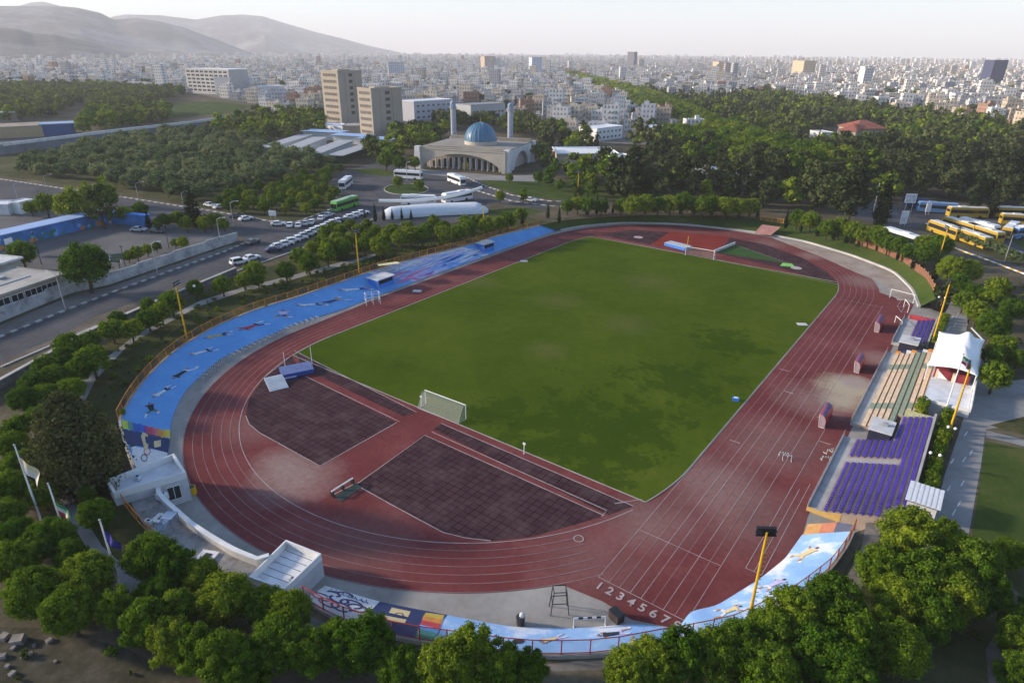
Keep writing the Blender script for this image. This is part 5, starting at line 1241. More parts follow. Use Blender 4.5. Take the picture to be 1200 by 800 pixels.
def kerb(name, px, label=None, w=.35, h=.16, seg=1.6, z=GZ, mats=None, pts=None):
    """kerb of separate stones painted light and dark in turn"""
    P = pts or gpts(px, z); L = sum((a-b).length for a, b in zip(P[:-1], P[1:])); k = max(4, int(L/seg)); P = resample(P, k); mb = MB()
    for i, (a, b_) in enumerate(zip(P[:-1], P[1:])): mb.box(((a.x+b_.x)/2, (a.y+b_.y)/2, z+h/2-.02), ((b_-a).length*.99, w, h+.04), math.atan2((b_-a).y, (b_-a).x), i % 2)
    return tag(mb.build(name, mats or [WHITE, CONC]), kind='structure')
KDARK = mat('kerb_grey', (.13, .13, .13), .9)
kerb('road_kerb', [(-60, 425), (0, 395), (77, 364), (129, 344), (219, 311), (261, 296), (286, 285.5)], w=.6, h=.25, seg=1.25, mats=[CONCL, KDARK])
kerb('road_kerb', [(-60, 202), (0, 210), (66, 220), (143, 231), (219, 243), (273, 251.6), (319, 260), (345, 261.5), (384, 247.5), (403, 232)], w=.7, h=.25, seg=1.6, mats=[CONCL, KDARK])
kerb('road_kerb', None, pts=isl+[isl[0]], w=.3, h=.2, seg=1.4, mats=[CONCL, CONC])
kerb('road_kerb', [(545, 207), (566, 217), (600, 229), (645, 236), (690, 238)], w=.7, h=.25, seg=1.6, mats=[CONCL, KDARK])
kerb('road_kerb', [(560, 224), (600, 236), (640, 241), (690, 245)], w=.7, h=.25, seg=1.6, mats=[CONCL, KDARK])
kerb('road_kerb', [(0, 431), (92, 390), (164, 360), (277, 313), (340, 297), (395, 274), (440, 256)], w=.4, h=.2, seg=30, mats=[CONCL])
sheet('dirt_verge', [(-60, 418), (-60, 408), (0, 381), (83, 347), (129, 336), (219, 305), (268, 288), (280, 287), (261, 294), (219, 309.5), (129, 342), (77, 362), (0, 393)], ground_mat('verge_pave', [(.10, .085, .065), (.16, .15, .135), (.20, .19, .175)], .15, 1), dz=.014)
sheet('dirt_verge', [(0, 431), (92, 390), (164, 360), (240, 328), (235, 326), (164, 352), (110, 372), (70, 394), (0, 424)], DIRT, dz=.018)
sheet('footpath', [(146, 409), (164, 396), (233, 359), (283, 342), (337, 329), (400, 312), (415, 308), (440, 300), (440, 297), (415, 304.5), (400, 307), (337, 324), (283, 337), (233, 353), (158, 393), (130, 415), (98, 440), (60, 510), (55, 560), (82, 610), (110, 655), (160, 700), (185, 715), (192, 706), (165, 680), (120, 640), (95, 600), (75, 560), (80, 510), (112, 445)], PAVE, dz=.02)
sheet('school_yard', [(-140, 290), (-20, 246), (45, 243), (140, 262), (200, 264), (252, 270), (272, 268), (279, 278), (213, 292), (126, 320), (77, 338), (0, 366), (-140, 410)], ASPHL, dz=.012)
sheet('promenade', [(1075, 660), (1092, 615), (1107, 556), (1126, 500), (1131, 483), (1100, 420), (1105, 372), (1118, 346), (1128, 352), (1134, 372), (1132, 395), (1158, 420), (1160, 450), (1230, 440), (1230, 480), (1200, 497), (1155, 503), (1150, 542), (1136, 622), (1125, 670)], PAVE, dz=.014)
pb = MB()
for i, (x, y) in enumerate(((1132, 508), (1130, 538), (1116, 540), (1128, 566), (1112, 572), (1124, 590), (1138, 530), (1118, 600))):
    q = G(x, y); pb.box((q.x, q.y, GZ+.022), (.14, 1.6, .012), R(-8))
for i, (x, y) in enumerate(((1110, 375), (1116, 372), (1122, 369), (1112, 385), (1119, 381))):
    q = G(x, y); pb.box((q.x, q.y, GZ+.022), (.10, 3.2, .012), R(-5))
tag(pb.build('paving_lines', [OFFWHITE]), kind='structure')
sheet('lawn', [(1155, 517), (1240, 532), (1300, 640), (1240, 660), (1137, 640), (1151, 545)], LAWN, dz=.016)
sheet('footpath', [(1155, 504), (1260, 530), (1260, 537), (1155, 512)], PAVE, dz=.02)
sheet('lawn', [(1160, 498), (1200, 488), (1260, 500), (1260, 522), (1200, 510)], DRYGRASS, dz=.016)
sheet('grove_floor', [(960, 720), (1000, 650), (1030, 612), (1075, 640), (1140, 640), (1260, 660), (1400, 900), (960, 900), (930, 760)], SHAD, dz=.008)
sheet('dirt_path', [(1160, 820), (1155, 760), (1172, 735), (1186, 705), (1178, 685), (1186, 684), (1200, 705), (1190, 740), (1180, 765), (1185, 820)], DIRT, dz=.02)
sheet('dirt_path', [(885, 750), (960, 712), (985, 690), (1010, 640), (1015, 612), (1033, 612), (1028, 645), (1005, 700), (975, 730), (900, 770)], ground_mat('packed_dirt', [(.13, .105, .085), (.20, .17, .14), (.27, .24, .20)], .3, 1.3), dz=.02)
sheet('bare_ground', [(-40, 735), (60, 735), (150, 760), (230, 800), (230, 880), (-60, 900)], ground_mat('scrub_dirt', [(.035, .035, .02), (.065, .06, .04), (.12, .105, .08)], .25, 1.5), dz=.01)
sheet('dirt_path', [(240, 700), (330, 705), (420, 748), (520, 775), (640, 778), (760, 765), (800, 760), (800, 772), (700, 785), (520, 790), (400, 765), (300, 730)], ground_mat('packed_dirt2', [(.13, .115, .10), (.19, .175, .155), (.25, .235, .21)], .3, 1.3), dz=.014)
# right-hand bus road
sheet('asphalt_road', [(985, 243), (1012, 236), (1090, 248), (1200, 258), (1400, 275), (1400, 370), (1200, 324), (1116, 291), (1060, 269), (1000, 256)], ASPH, dz=.012)
sheet('road_median', [(1074, 267), (1084, 263), (1190, 301), (1260, 322), (1260, 334), (1190, 310), (1110, 284)], SHAD, dz=.03)
kerb('road_kerb', [(1116, 290), (1160, 306), (1200, 321), (1290, 352)], w=.6, h=.22, seg=1.1, mats=[WHITE, YELLOW])
kerb('road_kerb', [(1085, 262), (1120, 274), (1184, 300)], w=.5, h=.22, seg=1.1)
kerb('road_kerb', [(1165, 284), (1200, 297), (1270, 320)], w=.5, h=.22, seg=1.1)
sheet('lawn', [(1175, 275), (1200, 276), (1280, 300), (1200, 292)], LAWN, dz=.03)
for i, (x, y) in enumerate(((1098, 272), (1106, 275), (1116, 279), (1126, 283), (1136, 287), (1146, 291), (1156, 294), (1168, 298), (1178, 303), (1190, 309))):
    tree('round_bush', OL[i % 3], None, G(x, y), 3.4, 4.4, 'dark shrub on the median of the bus road, %s from the left' % ORD[i], None, 'bush')
sheet('playing_field', [(170, 131), (190, 121), (255, 119), (296, 124), (270, 133), (200, 138)], LAWN, dz=.01)
sheet('asphalt_road', [(-200, 186), (0, 180), (120, 162), (290, 140), (330, 132), (320, 128), (250, 138), (120, 152), (0, 164), (-200, 170)], ASPHL, dz=.01)
t = empty('stone_embankment', (0, 0, 0), 0, 'long low grey stone embankment wall of the highway on the upper left', 'wall')
A_ = resample(gpts([(-200, 188), (0, 182), (60, 174), (130, 164), (220, 153), (292, 143)]), 30); B_ = [p+Vector((-.9, 1.6, 4.6)) for p in A_]
n_ = 30; mb = MB(); mb.add(A_+B_, [(i, i+1, n_+i+1, n_+i) for i in range(n_-1)]); mb.build('stone_face', mat('embankment_stone', (.16, .165, .18), .9, .3, .15), t)
mb = MB(); mb.wall([p+Vector((-1.1, 2.0, 0)) for p in A_], .8, GZ+3.9, GZ+5.4); mb.build('parapet', OFFWHITE, t)

# retaining wall, grey yard wall
STONE = mat('stone_wall', (.15, .145, .14), .95, .4, 1.2)
t = empty('retaining_wall', (0, 0, 0), 0, 'rough stone retaining wall with pale coping below the left road', 'wall')
P = resample(gpts([(-60, 488), (0, 455), (64, 419), (92, 402), (130, 384), (170, 366), (225, 342), (277, 320)]), 30)
mb = MB(); mb.wall(P, .5, GZ-.1, GZ+1.25); mb.build('stone_body', STONE, t); mb = MB(); mb.wall(P, .7, GZ+1.25, GZ+1.42); mb.build('coping', CONCL, t)
n = NT('yard_wall_render'); v = n.pos(); a = n.noise(v, .35, 6, .75); c = n.ramp(a, [(.34, (.20, .20, .20)), (.48, (.36, .36, .36)), (.62, (.46, .46, .455))]); WALLM = n.done(c, .9, .15)
t = empty('yard_wall', (0, 0, 0), 0, 'long stained grey boundary wall between the road and the school yard', 'wall')
P = resample(gpts([(-60, 402), (0, 377), (83, 343), (129, 333), (219, 302), (250, 291.5), (279, 282)]), 36)
mb = MB()
for i in range(35):
    a_, b_ = P[i], P[i+1]; mb.wall([a_, b_], .35, GZ-.05, GZ+2.7-.35*((i % 5)/5))
mb.build('wall_body', WALLM, t)

# ------------------------------------------------------------------ low school building, blue shed, yard things
TANW = mat('tan_render', (.36, .32, .26), .9, .15, .4); TARROOF = mat('flat_roof_felt', (.34, .32, .29), .9, .3, .15); BLUSH = mat('blue_mural_wall', (.05, .17, .42), .8, .4, .25)
def house(name, label, p0, p1, dpt, h, wallm, roofm, cat='building', par=.25, over=.15, group=None, base=GZ, roofname='roof'):
    """box house: p0->p1 front base corners (world), depth to the left of that line"""
    d = p1-p0; L = d.length; rz = math.atan2(d.y, d.x); r = empty(name, (p0.x, p0.y, base), rz, label, cat, group)
    mb = MB(); mb.box((L/2, dpt/2, h/2-.05), (L, dpt, h+.1)); mb.build('wall', wallm, r)
    mb = MB(); mb.box((L/2, dpt/2, h+.11), (L+2*over, dpt+2*over, .22)); 
    if par:
        for (x, y, w, dd) in ((L/2, -over+.1, L+2*over, .2), (L/2, dpt+over-.1, L+2*over, .2), (-over+.1, dpt/2, .2, dpt+2*over-.41), (L+over-.1, dpt/2, .2, dpt+2*over-.41)): mb.box((x, y, h+.22+par/2), (w, dd, par))
    mb.build(roofname, roofm, r)
    r['L'] = L; r['D'] = dpt; r['H'] = h; return r
def add_windows(r, side, xs, z0, z1, w, frame=WHITE, glass=GLASS, flat=False):
    """windows let into one wall of a house: side f(ront) b(ack) l(eft) r(ight)"""
    L, D = r['L'], r['D']; fr = None
    for x in xs:
        loc, rz = {'f': ((x, -.03, (z0+z1)/2), 0), 'b': ((x, D+.03, (z0+z1)/2), 0), 'l': ((-.03, x, (z0+z1)/2), R(90)), 'r': ((L+.03, x, (z0+z1)/2), R(90))}[side]
        if fr is None:
            f = MB(); h = z1-z0; f.box((0, 0, h/2-.06), (w, .14, .12)); f.box((0, 0, -h/2+.06), (w, .14, .12))
            for k in (-1, 0, 1): f.box((k*(w/2-.05), 0, 0), (.1, .138, h-.24))
            o = f.build('window', frame, r); g = MB(); g.box((0, 0, 0), (w-.12, .08, h-.14)); p = g.build('pane', glass, o); fr = (o, p)
        else:
            o = fr[0].copy(); COL.objects.link(o); p = fr[1].copy(); COL.objects.link(p); p.parent = o
        o.location = loc; o.rotation_euler = (0, 0, rz)
p0, p1 = G(-45, 400), G(75, 350); p1 = p0+(p1-p0)
s = house('school_building', 'low tan school building with flat felt roof and dark windows behind the grey wall', G(-60, 390), G(76, 341), 13, 3.6, TANW, TARROOF, over=.8, par=.2)
add_windows(s, 'f', [s['L']*f_ for f_ in (.36, .46, .58, .70, .80, .90)], 1.2, 2.9, 2.6)
add_windows(s, 'r', [2, 5, 8], 1.2, 2.8, 2.2)
mb = MB(); mb.box((s['L']*.55, 5, s['H']+.3), (16, .5, .12)); mb.box((s['L']*.75, 9, s['H']+.4), (1.5, 1.2, .5)); mb.build('roof_duct', STEEL, s)
house('school_annex', 'white roofed annex behind the low school building', G(-70, 358), G(30, 325), 12, 4.4, TANW, OFFWHITE, over=.5)
q0, q1 = G(-90, 315), G(128, 262)
s = house('yard_shed', 'long blue mural painted shed with pale blue roof in the school yard', q0, q1, 5, 3.6, BLUSH, mat('pale_blue_roof', (.30, .42, .66), .6, .12, .2), over=.4, par=0, cat='shed')
mb = MB(); rnd = random.Random(8); L = s['L']
for i in range(46):
    x = L*(.35+.64*rnd.random()); k = rnd.randrange(4)
    rr_ = rnd.uniform(.35, .9); z_ = rnd.uniform(.5, 2.6) if k < 2 else rnd.uniform(.3, .8)
    mb.add([(x+rr_*math.cos(a_*.785), -.02-.002*(i % 9), z_+rr_*.8*math.sin(a_*.785)) for a_ in range(8)], [range(8)], k)
mb.build('wall_mural', [PAL[6], PAL[10], PAL[11], PAL[6]], s)
s = house('yard_shed', 'short blue painted wall block at the right end of the long shed', G(131, 262), G(172, 266), 2, 3.2, BLUSH, BLUE, par=0, cat='shed')
house('gate_house', 'small white gatehouse blocks on the far left road', G(-12, 252), G(12, 252), 6, 3, OFFWHITE, ROOF, cat='gatehouse')
house('gate_house', 'white gate pillar house right of the far left gatehouse', G(14, 250), G(26, 251), 5, 3.4, WHITE, ROOF, cat='gatehouse')
def tree_pole(px, h, lab):
    t = empty('lamp_post', G(px[0], px[1]), 0, lab, 'post'); mb = MB(); mb.cyl((0, 0, 0), (0, 0, h), .1, .07, 6); mb.build('pole', DARK, t); mb = MB(); mb.box((0, 0, h), (.6, .4, .25)); mb.build('lamp_head', DARK, t)
tree_pole((49, 310), 8, 'thin dark post standing in the school yard before the shed'); tree_pole((198, 290), 6, 'thin dark post inside the yard wall near the shrubs'); tree_pole((147, 312), 5, 'thin dark post behind the yard wall')
# basketball hoops
for i, (px, rz, lab) in enumerate((((11, 298), .4, 'basketball hoop with white board in front of the blue shed'), ((141, 316), -.4, 'basketball hoop with dark board by the grey wall'))):
    t = empty('basketball_hoop', G(*px), rz, lab, 'hoop'); mb = MB(); mb.tube([(0, 0, 0), (0, 0, 2.9), (1.0, 0, 3.3)], .09, 6); mb.build('pole', DARK, t); mb = MB(); mb.box((1.05, 0, 3.5), (.08, 2.2, 1.5)); mb.build('board', WHITE if i == 0 else mat('board_green', (.08, .12, .10)), t); mb = MB(); mb.tube([(1.1+.35+.35*math.cos(a_), .35*math.sin(a_), 3.05) for a_ in np.linspace(0, 6.283, 10)], .04, 5); mb.build('ring', ORANGE, t)

# ------------------------------------------------------------------ domed prayer hall
FL, FR, RB_ = G(491, 197), G(592, 204), G(621, 187)
u = FR-FL; WM = u.length; u.normalize(); rzm = math.atan2(u.y, u.x); DM = 38.0
M_ = empty('prayer_hall', FL, rzm, 'pale stone domed prayer hall with great arches and twin minarets', 'mosque')
STN = mat('pale_stone', (.44, .39, .32), .85, .12, .2); STNW = mat('white_stone', (.62, .60, .58), .8, .1, .2); ROOFT = mat('tan_roof', (.28, .25, .21), .9, .2, .15); SHADEM = mat('recess_stone', (.46, .40, .34), .9, .15)  # recess stone is for the wall behind the arches, slightly paler than the front
HM = 9.0
mb = MB(); mb.box((WM/2, DM/2+2.5, HM/2-.1), (WM-3, DM-5, HM-.5)); mb.build('wall', SHADEM, M_)
mb = MB(); mb.box((WM/2, DM/2, HM+.1), (WM-.6, DM-.6, .5)); mb.box((WM/2, 3.5, HM+.55), (WM-6, .8, .5)); mb.box((WM/2, DM-2, HM+.9), (WM, 2, 1.6)); mb.build('roof', ROOFT, M_)
def arch_screen(w, h, ax0, ax1, ah, n=18):
    """front with an arched opening, in x-z, as quads"""
    mb = MB(); xs = [ax0+(ax1-ax0)*i/n for i in range(n+1)]; zt = [max(.0, ah*(1-(2*(x-ax0)/(ax1-ax0)-1)**2)**.62) for x in xs]
    for y in (0, 1.2):
        V = [(x, y, z_) for x, z_ in zip(xs, zt)]+[(x, y, h) for x in xs]
        mb.add(V, [((i, i+1, n+2+i, n+1+i) if y == 0 else (i+1, i, n+1+i, n+2+i)) for i in range(n)])
    mb.add([(x, 0, z_) for x, z_ in zip(xs, zt)]+[(x, 1.2, z_) for x, z_ in zip(xs, zt)], [(i+1, i, n+1+i, n+2+i) for i in range(n)])
    mb.box((ax0/2, .6, h/2), (ax0, 1.2, h)); mb.box(((ax1+w)/2, .6, h/2), (w-ax1, 1.2, h)); mb.box((w/2, .6, h+.15), (w+.4, 1.6, .3))
    return mb
arch_screen(WM, HM-.4, 1.5, WM-1.5, 7.2).build('arch_front', STN, M_)
o = arch_screen(DM-6, HM-.4, 8, DM-10, 7.0).build('arch_side', STNW, M_); o.location = (WM, 4, 0); o.rotation_euler = (0, 0, R(90))
for (x, y) in ((0, 0), (WM, 2.5), (0, DM), (WM, DM)):
    mb = MB(); mb.add([(-1.6, -1.6, 0), (1.6, -1.6, 0), (1.6, 1.6, 0), (-1.6, 1.6, 0), (-1.2, -1.2, HM+.7), (1.2, -1.2, HM+.7), (1.2, 1.2, HM+.7), (-1.2, 1.2, HM+.7)], [(0, 1, 5, 4), (1, 2, 6, 5), (2, 3, 7, 6), (3, 0, 4, 7), (4, 5, 6, 7)]); o = mb.build('pier', STNW, M_); o.location = (x, y, 0)
for i in range(13):
    mb = MB(); mb.cyl((0, 0, 0), (0, 0, 5.2), .32, .28, 8); o = mb.build('column', STNW, M_); o.location = (4+(WM-8)*i/12, 3.6, 0)
for i in range(12):
    x = 4+(WM-8)*(i+.5)/12; h = 2.2+2.6*math.sin(math.pi*(i+.5)/12)
    mb = MB(); mb.box((x, 4.94, h/2+.4), (1.7, .12, h)); mb.build('window', GLASS, M_)
mb = MB(); mb.add([(WM/2-1.5, 4.85, 0), (WM/2+1.5, 4.85, 0), (WM/2+1.5, 4.85, 2.6), (WM/2, 4.85, 4), (WM/2-1.5, 4.85, 2.6)], [(0, 1, 2, 3, 4)]); mb.build('door', PAL[5], M_)
TURQ = mat('turquoise_tile', (.075, .17, .27), .4, .15, .4); TURQD = mat('turquoise_rib', (.13, .25, .34), .4, .1)
dc = Vector((WM*.535, DM*.52, HM+.3)); RDm = 7.3
mb = MB(); mb.cyl(dc, dc+Vector((0, 0, 1.6)), RDm*1.02, RDm*1.02, 32); mb.build('dome_drum', STN, M_)
mb = MB(); mb.ball(dc+Vector((0, 0, 1.6)), RDm, 48, 14, 0, 1.08, True); dome = mb.build('dome', TURQ, M_, True)
mb = MB()
for k in range(24):
    a_ = 2*math.pi*k/24; mb.tube([dc+Vector((0, 0, 1.6))+Vector((1.006*RDm*math.cos(f_)*math.cos(a_), 1.006*RDm*math.cos(f_)*math.sin(a_), 1.08*RDm*math.sin(f_))) for f_ in np.linspace(.02, 1.5, 10)], .14, 5)
mb.build('dome_rib', TURQD, dome)
mb = MB(); mb.cyl(dc+Vector((0, 0, 1.6+RDm*1.07)), dc+Vector((0, 0, 4.2+RDm*1.07)), .15, .03, 6); mb.build('finial', PAL[5], dome)
minv = M_.matrix_basis.inverted()
for px in ((532, 163.5), (598, 167.5)):
    q = Matrix.Rotation(-rzm, 3, 'Z') @ (G(px[0], px[1], GZ+6)-FL); q.z = 0
    mb = MB(); mb.prism([(q.x+1.4*math.cos(k*math.pi/4+.39), q.y+1.4*math.sin(k*math.pi/4+.39)) for k in range(8)], 0, 21.5); mi_ = mb.build('minaret', mat('grey_blue_stone', (.34, .36, .42), .85, .1, .5), M_)
    mb = MB(); mb.prism([(q.x+1.9*math.cos(k*math.pi/4+.39), q.y+1.9*math.sin(k*math.pi/4+.39)) for k in range(8)], 21.5, 22.1); mb.prism([(q.x+1.4*math.cos(k*math.pi/4+.39), q.y+1.4*math.sin(k*math.pi/4+.39)) for k in range(8)], 22.1, 23.8); mb.ball((q.x, q.y, 23.8), 1.5, 12, 5, 0, 1.0, True); mb.build('minaret_cap', mat('minaret_cap_tile', (.22, .28, .36), .5), mi_)
    mb = MB()
    for k in range(7): mb.box((q.x, q.y-1.32, 4+2.4*k), (.5, .1, 1.4))
    mb.build('slit_panel', mat('lilac_tile', (.25, .28, .42), .6), mi_)

# ------------------------------------------------------------------ two concrete towers
def TH(x, y, ytop):
    P = G(x, y); h = 5.0
    while PX((P.x, P.y, GZ+h))[1] > ytop: h += .2
    return h
BRUT = mat('board_concrete', (.36, .31, .25), .9, .12, .08); BRUTD = mat('loggia_recess', (.10, .09, .08), .9, .2)
def tower(label, front, left, right, h, rows):
    F = G(*front); vd = Vector((F.x-CX, F.y-CY, 0)).normalized(); rt = Vector((vd.y, -vd.x, 0)); k = depth(F)/FOC
    d = rt*math.cos(R(35))+vd*math.sin(R(35)); rz = math.atan2(d.y, d.x); L = right*k/math.cos(R(35)); dep = left*k/math.sin(R(35))
    r = empty('office_tower', F, rz, label, 'tower'); r['L'] = L; r['D'] = dep; r['H'] = h
    mb = MB(); mb.box((L/2, dep/2, h/2), (L, dep, h)); mb.build('wall', BRUT, r)
    mb = MB()
    for (x, y, w, d2) in ((L/2, .2, L+.3, .7), (L/2, dep-.2, L+.3, .7), (.2, dep/2, .7, dep-1.1), (L-.2, dep/2, .7, dep-1.1)): mb.box((x, y, h+.5), (w, d2, 1.0))
    mb.box((L/2, dep/2, h+.75), (L*.5, dep*.4, 1.5)); mb.build('roof', BRUT, r)
    fl = h/rows
    for i in range(rows):
        zc = fl*(i+.5)
        mb = MB(); mb.box((-.02, dep/2, zc), (.3, dep*.72, fl*.42)); o = mb.build('window_band', BRUTD, r)
        f0 = None
        for k in range(9):
            if f0 is None: mb = MB(); mb.box((0, 0, 0), (.16, .3, fl*.44)); fo = f0 = mb.build('fin', BRUT, o)
            else: fo = link('fin', f0.data, o)
            fo.location = (-.2, dep*.14+dep*.72*k/8, zc)
        if i > 1: mb = MB(); mb.box((L*.52, -.02, zc), (L*.14, .3, fl*.5)); mb.build('loggia', BRUTD, r)
    mb = MB(); mb.box((L*.30, -.14, h/2), (L*.05, .3, h)); mb.box((L*.70, -.14, h/2), (L*.05, .3, h)); mb.build('pier', BRUT, r)
    return r
tower('taller of two sandy concrete office towers, on the left', (401.5, 151), 19, 27, TH(401.5, 151, 85), 9)
tower('shorter of two sandy concrete office towers, on the right', (439, 166.5), 15.5, 35.5, TH(439, 166.5, 106), 8)
house('tower_podium', 'low concrete podium block between the two office towers', G(402, 158), G(424, 158), 18, 5, BRUT, TARROOF, cat='podium')
house('tower_podium', 'round cornered white podium at the foot of the taller tower', G(368, 153), G(403, 158), 14, 4, STNW, ROOF, cat='podium')

# ------------------------------------------------------------------ long sheds, canopies and other nearby buildings
RIBROOF = mat('ribbed_grey_roof', (.36, .37, .38), .6, .15, .3); GREENH = mat('hedge_wall', (.03, .055, .02), .9, .3)
for i, (a_, b_, c_) in enumerate((((282, 182), (310, 185), (366, 166)), ((311, 186), (341, 187), (383, 169)), ((348, 187), (376, 189), (414, 173)), ((369, 191), (402, 192), (441, 178)))):
    A0, A1, A2 = G(*a_), G(*b_), G(*c_); d = A2-A1; L = d.length; w = max(6.0, abs((A1-A0).cross(d.normalized()).z))
    house('market_shed', 'long low shed with ribbed grey roof before the office towers, %s from the left' % ORD[i], A1, A2, min(w, 7.0), 3.6, OFFWHITE if i != 3 else GREENH, RIBROOF, cat='shed', par=0, over=.7)
for i, (a_, b_) in enumerate((((356, 163), (398, 165)), ((391, 168), (428, 170)), ((422, 172), (460, 174)))):
    house('blue_canopy', 'flat pale blue roofed canopy below the office towers, %s from the left' % ORD[i], G(*a_), G(*b_), 9, 4.5, OFFWHITE, mat('sky_roof', (.30, .45, .68), .6, .12, .2), cat='canopy', par=0, over=1.2)
# white vaulted hall beside the car park
A_, B_ = G(452, 257), G(573, 250); d = B_-A_; t = empty('vaulted_hall', A_, math.atan2(d.y, d.x), 'long white barrel vaulted roof beside the coach park', 'hall'); L = d.length
mb = MB(); n_ = 14; m_ = 30; V = []
for i in range(m_+1):
    f_ = i/m_; tp = min(1, 9*min(f_+.05, 1-f_+.015))**.5; cur = -6*(f_-.5)**2*4*.5
    for j in range(n_+1):
        a_ = math.pi*j/n_; V.append((L*f_, 4+cur*.6-4.2*tp*math.cos(a_), .2+3.0*tp*math.sin(a_)))
mb.add(V, [(i*(n_+1)+j, i*(n_+1)+j+1, (i+1)*(n_+1)+j+1, (i+1)*(n_+1)+j) for i in range(m_) for j in range(n_)]); mb.build('vault_shell', ALU, t, True)
mb = MB(); mb.tube([(L*f_, 12-3*math.cos((f_-.5)*3), 3.4+2.6*(f_**3)) for f_ in np.linspace(-.02, 1.02, 14)], .55, 8); mb.build('white_beam', WHITE, t)
# white roofs among the trees (right of the dome)
house('white_roof_hall', 'white roofed low hall right of the domed prayer hall', G(655, 192), G(722, 192), 22, 4.5, STN, WHITE, over=1)
house('white_roof_hall', 'small white roofed hall among dark pines', G(727, 197), G(748, 195), 12, 4, OFFWHITE, WHITE, over=.6)
house('long_roof', 'long thin white walkway roof reaching out from the low white hall', G(642, 186), G(676, 183), 3, 3.2, STN, WHITE, cat='canopy', par=0)
house('white_roof_hall', 'long white roofed shed hidden in the forest on the right', G(812, 213), G(875, 222), 9, 5, OFFWHITE, ALU, over=1)
house('white_roof_hall', 'pale blue roofed low shed deep in the forest at the right edge', G(1170, 204), G(1215, 206), 12, 5, OFFWHITE, ROOF)
RTILE = mat('red_roof_tile', (.27, .085, .055), .8, .2, .4)
def hip(name, label, p0, p1, dep, h, rh, wm, rm):
    r = house(name, label, p0, p1, dep, h, wm, rm, par=0, over=1.0, roofname='eaves'); L = r['L']; mb = MB()
    mb.add([(-1, -1, h+.24), (L+1, -1, h+.24), (L+1, dep+1, h+.24), (-1, dep+1, h+.24), (dep*.4, dep/2, h+rh), (L-dep*.4, dep/2, h+rh)], [(0, 1, 5, 4), (1, 2, 5), (2, 3, 4, 5), (3, 0, 4)]); mb.build('roof', rm, r); return r
hip('red_roof_house', 'larger red tiled roof building in the forest clearing', G(1000, 163), G(1036, 163), 20, 6, 4.5, TANW, RTILE)
hip('red_roof_house', 'smaller red tiled roof wing in the forest clearing', G(982, 162), G(1001, 164), 16, 5, 4, TANW, RTILE)
house('low_wall_block', 'low pale wall block left of the red tiled roofs', G(948, 161), G(962, 164), 8, 4, OFFWHITE, OFFWHITE)
# upper-left buildings
s = house('yellow_depot', 'long low tan depot with blue and grey roofs on the upper left', G(-40, 165), G(52, 160), 26, 6, mat('tan_depot_wall', (.36, .28, .16), .9, .15), mat('brown_roof', (.28, .23, .18), .9, .25, .1))
house('blue_shed', 'dark blue shed with pale blue roof beside the tan depot', G(49, 160), G(90, 158), 16, 6.5, mat('deep_blue_wall', (.03, .08, .20), .8), mat('steel_blue_roof', (.30, .38, .50), .5, .1))
house('blue_shed', 'pale blue flat shed behind the tan depot', G(-40, 148), G(22, 142), 14, 6, TANW, mat('light_steel_roof', (.46, .50, .56), .5, .1))
s = house('apartment_block', 'long white apartment block with many windows, left of the office towers', G(221, 109), G(272, 112), 26, 27, mat('cream_render', (.36, .35, .34), .85, .15, .05), ROOF)
for k in range(6): add_windows(s, 'f', [s['L']*f_ for f_ in np.linspace(.08, .92, 9)], 3+4*k, 5.4+4*k, s['L']/13)
s = house('apartment_block', 'grey white stepped apartment block right of the long one', G(273, 112), G(296, 110), 22, 19, mat('grey_render', (.42, .42, .43), .85, .1, .05), ROOF)
for k in range(4): add_windows(s, 'f', [s['L']*f_ for f_ in np.linspace(.14, .86, 4)], 3+4*k, 5.4+4*k, s['L']/7)
house('white_hall', 'wide plain white hall among the roofs left of the towers', G(304, 112), G(337, 110), 18, 9, OFFWHITE, ROOF)
s = house('city_tower', 'dark slab tower standing alone on the city horizon', G(734, 82.5), G(742, 82.8), 12, 50, mat('slab_dark', (.13, .13, .16), .7), mat('slab_dark', (.13, .13, .16), .7), cat='tower')
s = house('city_tower', 'dark blue glass block on the right of the city', G(1157, 103), G(1173, 103), 20, 42, mat('blue_glass', (.04, .05, .11), .4), TARROOF, cat='tower')
house('city_tower', 'broad cream block in the right hand city with shaded side', G(926, 93), G(939, 94), 26, 36, mat('cream_block', (.55, .40, .26), .85), TARROOF, cat='tower')
house('city_tower', 'small cream block seen left in the right hand city', G(840, 92), G(851, 92), 24, 32, mat('cream_block', (.55, .40, .26), .85), TARROOF, cat='tower')
house('city_tower', 'brown stepped block behind the prayer hall in the city', G(568, 84), G(581, 84), 40, 36, mat('brown_block', (.42, .32, .24), .85), TARROOF, cat='tower')
house('city_tower', 'bluish white block with many floors behind the prayer hall', G(623, 92), G(635, 92), 24, 38, mat('bluewhite_block', (.48, .52, .58), .7), TARROOF, cat='tower')
house('city_tower', 'pale grey slab building above the shorter office tower', G(456, 97), G(475, 97), 20, 30, mat('pale_slab', (.46, .47, .50), .8), TARROOF, cat='tower')
s = house('long_block', 'dark flat roofed block between the two minarets', G(552, 144), G(592, 141), 20, 12, mat('grey_render2', (.36, .37, .38), .85), mat('grey_roof2', (.24, .24, .25), .9))
add_windows(s, 'f', [s['L']*f_ for f_ in np.linspace(.08, .92, 9)], 2, 4, 2.6); add_windows(s, 'f', [s['L']*f_ for f_ in np.linspace(.08, .92, 9)], 6, 8, 2.6)
s = house('long_block', 'long violet grey block left of the minarets', G(486, 143), G(530, 139), 18, 14, mat('lilac_render', (.40, .40, .44), .85), ROOF)
for z_ in (2, 6, 10): add_windows(s, 'f', [s['L']*f_ for f_ in np.linspace(.1, .9, 7)], z_, z_+1.8, 2.6)
